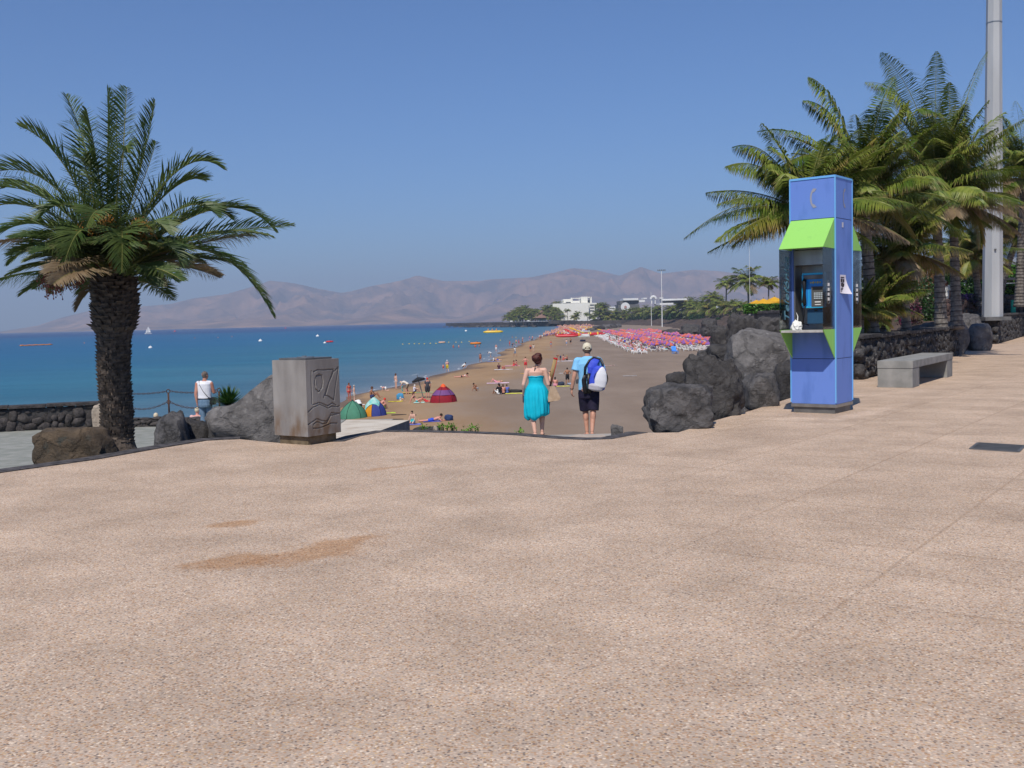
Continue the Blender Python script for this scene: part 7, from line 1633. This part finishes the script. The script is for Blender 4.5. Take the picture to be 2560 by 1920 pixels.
mb.tube([(0, 0, .86), (0, 0, .98), (0, 0, 1.12), (-.01, .0, 1.28), (-.01, .0, 1.40), (-.01, .005, 1.50), (-.01, .012, 1.545)], [.195, .200, .186, .198, .212, .155, .075], 22, flatk=.68, side=X_)
for s in (0, 1):
    a, b_ = V(J['sh'][s]), V(J['el'][s]); mb.cap2(V(J['nek'])*.5+a*.5-Vector((0, 0, .03)), a, .062, .075, 12); mb.tube([a+Vector((0, 0, .01)), a.lerp(b_, .35), a.lerp(b_, .62)], [.074, .078, .084], 14)
for k in range(5): z = .93+k*.09; mb.cap2((-.15+.05*k, -.128, z), (.12-.03*k, -.132, z+.05), .010, .008, 6)
mobj('t_shirt', remesh(mb, .008, 't_shirt', 3), M_TEE, MAN)
mb = MB(); mb.tube([(0, 0, .97), (0, 0, .90), (0, 0, .80), (0, 0, .74)], [.182, .198, .205, .19], 20, flatk=.70, side=X_)
for s in (0, 1):
    e = -1 if s == 0 else 1; kn = V(J['kn'][s]); h = Vector((e*.10, 0, .86)); mb.tube([h, h.lerp(kn, .5), h.lerp(kn, .98)], [.108, .112, .108], 16)
mobj('shorts', remesh(mb, .008, 'shorts', 3), M_NAVYS, MAN)
M_CAP = mat('beige_cap_cloth', (.62, .56, .42), .85, (.68, .62, .48), 12, bump=.2, bscale=120)
hc = V(J['hed'])+Vector((0, -.008, .035)); mb = MB(); rings = []; n = 24
for i in range(9):
    th = math.pi/2*i/8
    rings.append([hc+Vector((math.cos(th)**.75*.094*math.cos(2*math.pi*j/n), math.cos(th)**.75*.112*math.sin(2*math.pi*j/n), .128*math.sin(th)-.03+(.018 if i == 0 and 15 < j < 21 else 0))) for j in range(n)])
mb.loft(rings); mb.ell(hc+Vector((0, 0, .099)), (.009, .009, .006), 8, 5); cp = mobj('cap', mb.mesh('cap', M_CAP, True), None, MAN)
mb = MB(); vs = []
for i in range(2):
    for j in range(9): a = math.pi*(.18+.64*j/8); r1_ = .09+i*.075*math.sin(math.pi*j/8)**.5; vs.append(hc+Vector((math.cos(a)*(.09+.0*i), math.sin(a)*.10+i*.07*math.sin(math.pi*j/8)**.5, -.028-.012*i)))
mb.add(vs, [(j, j+1, 10+j, 9+j) for j in range(8)]); mb.obj('cap_visor', M_CAP, cp)
mb = MB(); mb.tube([hc+Vector((.046*math.cos(q), -.100-.004*math.sin(q), -.012+.030*math.sin(q))) for q in [math.pi*i/10 for i in range(11)]], .006, 6); mb.ell(hc+Vector((0, -.098, -.008)), (.042, .010, .022), 12, 8); mb.obj('cap_opening', mat('cap_shadow_hair', (.10, .07, .05), .9), cp, True)
mb = MB(); mb.tube([hc+Vector((x, -.102-.004+.006*abs(x)*10, -.030)) for x in (-.05, -.025, 0, .025, .05)], .009, 6, flatk=.5); mb.obj('cap_strap', M_CAP, cp, True)
mb = MB(); w0 = V(J['wr'][0])+Vector((.002, 0, .015)); mb.tube([w0+Vector((.033*math.cos(q), .03*math.sin(q), .004*math.sin(q))) for q in [2*math.pi*i/14 for i in range(15)]], .006, 6); mb.obj('bracelet', M_DK, MAN, True)
# short hair under the cap
mb = MB(); mb.ell(V(J['hed'])+Vector((0, -.03, -.015)), (.079, .080, .060), 14, 9); mobj('hair', remesh(mb, .01, 'hair', 1), mat('short_grey_brown_hair', (.16, .10, .07), .9), MAN)
# backpack
M_BPB = mat('blue_nylon', (.03, .06, .52), .6, (.05, .09, .60), 8, bump=.2, bscale=30); M_BPW = mat('white_vinyl', (.74, .74, .78), .45, (.66, .66, .72), 6, bump=.15, bscale=20); M_BPG = mat('grey_vinyl', (.40, .38, .42), .6, (.48, .46, .50), 6)
BPK = empty('backpack', (pm.x, 19.65, gz), 0, 'white, blue and black backpack slung over the right shoulder of the man in the cap', 'backpack')
mb = MB(); c0 = Vector((.165, -.235, 1.12)); tl = Matrix.Rotation(R(9), 3, 'Y')
mb.tube([c0+tl @ Vector((0, 0, z)) for z in (-.22, -.19, -.05, .10, .20, .25)], [.09, .148, .165, .150, .120, .06], 20, flatk=.58, side=X_); mobj('bag_body', remesh(mb, .008, 'b', 2), M_BPB, BPK)
mb = MB(); cw = c0+tl @ Vector((.045, -.085, .03)); mb.tube([cw+tl @ Vector((0, 0, z)) for z in (-.20, -.17, -.05, .08, .17, .21)], [.05, .105, .120, .098, .055, .02], 18, flatk=.35, side=X_); mobj('white_panel', remesh(mb, .007, 'b', 2), M_BPW, BPK)
mb = MB(); pts = []
for i in range(25): q = 2*math.pi*i/24; zz_ = math.sin(q)*.205; ww = (.128 if zz_ < 0 else .128*(1-(zz_/.205)**1.6*.75)); pts.append(cw+tl @ Vector((math.cos(q)*ww*(1 if abs(math.sin(q)) < .97 else .6), .012, zz_)))
mb.tube(pts, .010, 6); mb.obj('piping', M_DK, BPK, True)
mb = MB(); mb.tube([c0+tl @ Vector((-.02, -.03, z)) for z in (-.235, -.21, -.13, -.09)], [.07, .142, .150, .10], 18, flatk=.66, side=X_); mobj('grey_base', remesh(mb, .008, 'b', 2), M_BPG, BPK)
mb = MB(); mb.tube([(.045, -.16, 1.22), (.055, -.165, 1.33), (.10, -.13, 1.44), (.16, -.06, 1.505), (.19, .05, 1.50), (.20, .13, 1.38)], [.075, .085, .085, .07, .05, .035], 14, flatk=.28, side=X_); mobj('blue_flap', remesh(mb, .008, 'b', 2), M_BPB, BPK)
mb = MB(); mb.tube([(-.085, -.155, 1.20), (-.075, -.165, 1.34), (.01, -.14, 1.47), (.10, -.09, 1.525), (.22, -.10, 1.50), (.265, -.16, 1.40), (.27, -.20, 1.28)], .020, 8, flatk=.5); mb.tube([(-.06, -.15, 1.22), (-.10, -.15, 1.10), (-.085, -.16, .93), (-.07, -.16, .84)], [.035, .045, .045, .04], 10, flatk=.3, side=X_); mb.tube([(.0, -.16, 1.25), (-.01, -.17, 1.05), (.0, -.17, .84)], [.03, .035, .03], 8, flatk=.3, side=X_); mb.obj('black_straps', M_DK, BPK, True)
# --- the woman in the turquoise dress
pw_ = D(1343, 1091, 19.9); WOM = empty('person', (pw_.x, 19.9, gz), 0, 'woman with a red-brown updo in a strapless turquoise dress walking down the stairs', 'person')
J = dict(pel=(0, 0, .86), wai=(0, 0, 1.00), che=(0, .005, 1.19), nek=(.01, .015, 1.36), hed=(.055, .04, 1.475), sh=[(-.168, 0, 1.295), (.172, 0, 1.295)], el=[(-.245, -.055, 1.02), (.235, -.03, 1.01)], wr=[(-.245, .05, .81), (.285, .11, 1.17)], kn=[(-.085, -.02, .45), (.105, .09, .45)], an=[(-.045, -.16, .10), (.10, .04, .085)])
me, hf = fig_body(J, True, .007, hands=[(V(J['wr'][0]), (.0, .2, -1), (1, .2, 0), .92, .8, -1), (V(J['wr'][1]), (.15, .1, 1), (0, -1, .2), .92, 1.25, -1)], yaw=-.55, hs=.93)
mobj('body', me, M_SKIN1, WOM); eyes(hf, WOM)
M_HAIRR = mat('dark_red_hair', (.028, .006, .005), .5, (.10, .018, .010), 14, bump=.8, bscale=40, bdist=.02, spec=.4)
mb = MB(); h = V(J['hed'])
mb.ell(h+Vector((-.01, -.012, .035)), (.092, .105, .092), 16, 12); mb.ell(h+Vector((-.045, -.075, .045)), (.085, .07, .080), 14, 10); mb.ell(h+Vector((-.005, -.06, .105)), (.075, .065, .05), 12, 9); mb.ell(h+Vector((-.02, -.07, -.025)), (.066, .045, .05), 12, 9)
rnd = random.Random(8)
for k in range(70):
    a = rnd.uniform(0, 6.28); v = rnd.uniform(-.5, 1); c = h+Vector((-.03+.088*math.cos(a)*math.cos(v), -.045+.080*math.sin(a)*math.cos(v), .04+.085*math.sin(v))); d = Vector((rnd.gauss(0, 1), rnd.gauss(0, 1), rnd.gauss(0, 1))).normalized()
    mb.tube([c-d*.025, c+Vector((0, 0, .006)), c+d*.028], [.006, .012, .005], 6)
mobj('hair', remesh(mb, .0065, 'hair', 1), M_HAIRR, WOM)
M_TURQ = mat('turquoise_cotton', (.0, .50, .68), .85, (.01, .56, .74), 9, bump=.3, bscale=30, bdist=.01, trans=.12)
mb = MB(); n = 84; rings = []; N = 22
for i in range(N+1):
    v = i/N; z = lerp(1.165, .36, v)
    # radius profile down the dress
    r = pw([(0, .150), (.04, .150), (.06, .143), (.17, .140), (.185, .155), (.26, .195), (.34, .222), (.5, .240), (.7, .238), (.88, .232), (.95, .225), (1, .17)], v)
    ring_ = []
    for j in range(n):
        a = 2*math.pi*j/n; fold = (0 if v < .17 else min(1, (v-.17)*3))*(.013*math.sin(a*17+1.3*math.sin(v*4))+.010*math.sin(a*29+2*v)+.010*math.sin(a*7+v*3))
        smock = .003*math.sin(v*N*6.28*1.0) if .03 < v < .17 else (.006*math.sin(a*30) if v <= .03 else 0)
        zz2 = z+(.05*math.sin(a*1.0+2.3)+.018*math.sin(a*5+1)-(.05 if abs(a-4.6) < .9 else 0)*math.cos((a-4.6)/.9*math.pi/2))*max(0, v-.6)/.4
        rr = r+fold+smock; ring_.append(Vector((rr*math.cos(a)+(.0 if v < .3 else .0), rr*math.sin(a)*(.70 if v < .2 else lerp(.80, .90, min(1, (v-.2)*2))), zz2)))
    rings.append(ring_)
mb.loft(rings, False); mb.loft([[p*1.0-Vector((p.x, p.y, 0)).normalized()*.004 for p in r_] for r_ in rings[::-1]], False)
mobj('dress', mb.mesh('dress', M_TURQ, True), None, WOM)
mb = MB(); mb.tube([(-.15, -.03, 1.16), (-.09, -.09, 1.175), (0, -.107, 1.165), (.09, -.09, 1.178), (.15, -.03, 1.16)], .011, 8); mb.obj('bodice_frill', M_TURQ, WOM, True)
mb = MB(); mb.tube([(-.045, -.055, 1.365), (0, -.068, 1.372), (.05, -.05, 1.37)], .007, 6); mb.tube([(-.005, -.07, 1.37), (-.02, -.082, 1.32), (-.028, -.084, 1.285)], .007, 6); mb.obj('neck_tie', mat('tie_dark', (.06, .03, .02), .8), WOM, True)
M_BAM = mat('rolled_bamboo_mat', (.30, .20, .09), .8, (.42, .30, .14), 22, stretch=(1, 1, .2), bump=.4, bscale=60)
mo = empty('rolled_mat', (pw_.x, 19.9, gz), 0, 'rolled bamboo beach mat with a red edge carried upright by the woman in turquoise', 'beach mat'); a = Vector((.265, .11, 1.00)); c = Vector((.395, .06, 1.51)); mb = MB(); mb.tube([a, c], .040, 16); mb.obj('mat_roll', M_BAM, mo, True)
mb = MB(); d = (c-a).normalized(); mb.tube([c-d*.02, c+d*.006], .0425, 16); mb.tube([a+Vector((.035, -.024, 0)), c+Vector((.035, -.024, 0))], .007, 6); mb.obj('red_edge', mat('red_binding', (.50, .02, .02), .7), mo, True)
M_JUTE = mat('beige_straw_bag', (.42, .29, .19), .9, (.52, .38, .27), 14, bump=.5, bscale=70)
bgo = empty('tote_bag', (pw_.x, 19.9, gz), 0, 'beige straw tote hanging from the right arm of the woman in turquoise', 'bag'); mb = MB()
pr4 = [(-.05, .27), (.05, .27), (.16, .05), (.13, .0), (-.09, -.03), (-.10, .05)]
mb.loft([[Vector((.315+x*.95, y, .70+z)) for x, z in pr4] for y in (-.10, -.03, .05)]); mb.obj('bag_body', M_JUTE, bgo); mb = MB(); mb.tube([(.29, -.02, .96), (.275, -.03, 1.06), (.235, -.02, 1.075), (.25, .02, .99), (.34, .0, .95)], .012, 6); mb.box((.325, -.025, .695), (.22, .13, .03), Matrix.Rotation(R(-12), 3, 'Y')); mb.obj('handles_and_base', M_DK, bgo)
mb = MB(); c = V(J['wr'][0])+Vector((-.005, .02, -.07)); mb.bbox(c, (.035, .08, .16), .01); o = mb.obj('purse', mat('dark_purse', (.04, .035, .05), .6)); o.location = (pw_.x, 19.9, gz); tag(o, 'small dark purse in the left hand of the woman in turquoise', 'purse')
# --- the man in the white vest on the terrace
pv_ = D(516, 1080, 28.3); VM = empty('person', (pv_.x, 28.3, TZ), 0, 'grey-haired man in a white sleeveless shirt and jeans looking out to sea', 'person')
J = dict(pel=(.01, 0, .93), wai=(.0, 0, 1.08), che=(.0, .01, 1.32), nek=(.0, .015, 1.50), hed=(.02, .035, 1.635), sh=[(-.195, 0, 1.42), (.185, 0, 1.42)], el=[(-.24, -.03, 1.13), (.235, .05, 1.16)], wr=[(-.225, .0, .89), (.21, .30, 1.16)], kn=[(-.075, .02, .49), (.10, .04, .49)], an=[(-.085, -.02, .09), (.11, -.02, .09)])
me, hf = fig_body(J, False, .009, hands=[(V(J['wr'][0]), (.02, .15, -1), (1, .3, 0), 1.0, .7, -1), (V(J['wr'][1]), (-.3, 1, .1), (0, 0, -1), 1.0, .7, 1)], yaw=-.5)
mobj('body', me, mat('skin_ruddy', (.48, .21, .15), .5, (.56, .28, .20), 6), VM); eyes(hf, VM)
mb = MB(); h = V(J['hed']); mb.ell(h+Vector((-.006, -.018, .036)), (.081, .096, .085), 14, 10); mb.ell(h+Vector((-.01, -.045, -.01)), (.072, .06, .06), 12, 8); mobj('hair', remesh(mb, .009, 'hair', 1), mat('grey_brown_hair', (.10, .08, .07), .9, (.17, .14, .12), 20), VM)
mb = MB(); mb.tube([(0, 0, .97), (0, 0, 1.08), (0, 0, 1.28), (0, 0, 1.40), (0, .005, 1.475)], [.194, .182, .192, .195, .14], 20, flatk=.74, side=X_)
for s in (0, 1): a = V(J['sh'][s]); mb.cap2(V(J['nek'])*.6+a*.4-Vector((0, 0, .03)), a*.86+V(J['nek'])*.14, .058, .062, 12)
mobj('sleeveless_shirt', remesh(mb, .009, 's', 3), mat('white_cotton', (.78, .78, .82), .9, (.70, .70, .76), 8, bump=.4, bscale=9, bdist=.02), VM)
M_JEAN = mat('faded_jeans', (.10, .17, .26), .9, (.16, .25, .36), 9, bump=.3, bscale=14, bdist=.015); mb = MB(); mb.tube([(0, 0, 1.0), (0, 0, .92), (0, 0, .82), (0, 0, .76)], [.180, .196, .20, .18], 18, flatk=.92, side=X_)
for s in (0, 1):
    e = -1 if s == 0 else 1; kn, an = V(J['kn'][s]), V(J['an'][s]); h_ = Vector((e*.095, 0, .88)); mb.tube([h_, h_.lerp(kn, .5), kn, kn.lerp(an, .6), an+Vector((0, 0, -.02))], [.102, .092, .075, .070, .068], 14)
mobj('jeans', remesh(mb, .009, 's', 3), M_JEAN, VM); mb = MB(); mb.tube([(.184*math.cos(q), .160*math.sin(q), .995) for q in [2*math.pi*i/24 for i in range(25)]], .016, 8); mb.obj('belt', M_DK, VM, True)
for s in (0, 1): an = V(J['an'][s]); mb = MB(); mb.tube([an+Vector((0, y, z)) for y, z in ((-.09, -.05), (-.03, -.035), (.08, -.045), (.17, -.06), (.19, -.065))], [.032, .045, .046, .040, .02], 10, flatk=.7, side=X_); mb.obj('shoe', M_DK, VM, True)
sb = empty('shoulder_bag', (pv_.x, 28.3, TZ), 0, 'black bag slung across the back of the man in the white shirt', 'bag'); mb = MB(); mb.tube([(-.13, .05, 1.50), (-.135, -.04, 1.485), (-.10, -.12, 1.38), (.0, -.142, 1.20), (.12, -.135, 1.05), (.19, -.08, 1.00)], .018, 8, flatk=.35); mb.obj('strap', M_DK, sb, True); mb = MB(); mb.bbox((.235, -.02, .93), (.13, .24, .20), .03, Matrix.Rotation(R(12), 3, 'Y')); mb.tube([(.2, -.12, .84), (.22, -.12, .76), (.24, -.11, .70)], .009, 5); mb.obj('bag_body', M_DK, sb)
# --- two seated figures below the terrace
for (px, py, Y, sk, hr, cl, lb, ps) in [(492, 1052, 34.5, 'pink', 'beige', [('shirt', (.72, .45, .42)), ('trunks', REDC)], 'seated person in a straw hat and pink top beyond the terrace, beside the man in jeans'.replace('seated ', ''), 'sit'), (389, 1052, 36, 'fair', 'beige', [('shirt', WHT)], 'only the straw hat of a person sitting beyond the low terrace wall', 'sit')]:
    tp = D(px, {492: 1018, 389: 1032}[px], Y); person(ps, (tp.x, Y, tp.z-.89), .2, 1.0, sk, hr, cl, lb)
mb = MB(); mb.box((0, 0, -.6), (14, 9, 1.2)); o = mb.obj('lower_ledge', m_conc); p = D(440, 1060, 36); o.location = (p.x, 37.2, p.z-.28+ .0-.25); tag(o, kind='structure')
# people in the garden at right
p = D(2548, 738, 66); person('sit', (p.x, 66, p.z-.3), -T, 1.1, 'pink', 'white', [('trunks', PNK)], 'white-haired person in the shade at the right edge beyond the planter wall')
p = D(2362, 726, 52); person('stand', (p.x, 52, p.z-1.2), 0, 1.0, 'tan', 'grey', [('shirt', WHT), ('shorts', GRY)], 'left of two people in white shirts behind the palm trunks'); p = D(2378, 728, 52); person('stand', (p.x, 52.5, p.z-1.2), .5, 1.0, 'tan', 'brown', [('shirt', WHT), ('shorts', NAV)], 'right of two people in white shirts behind the palm trunks')
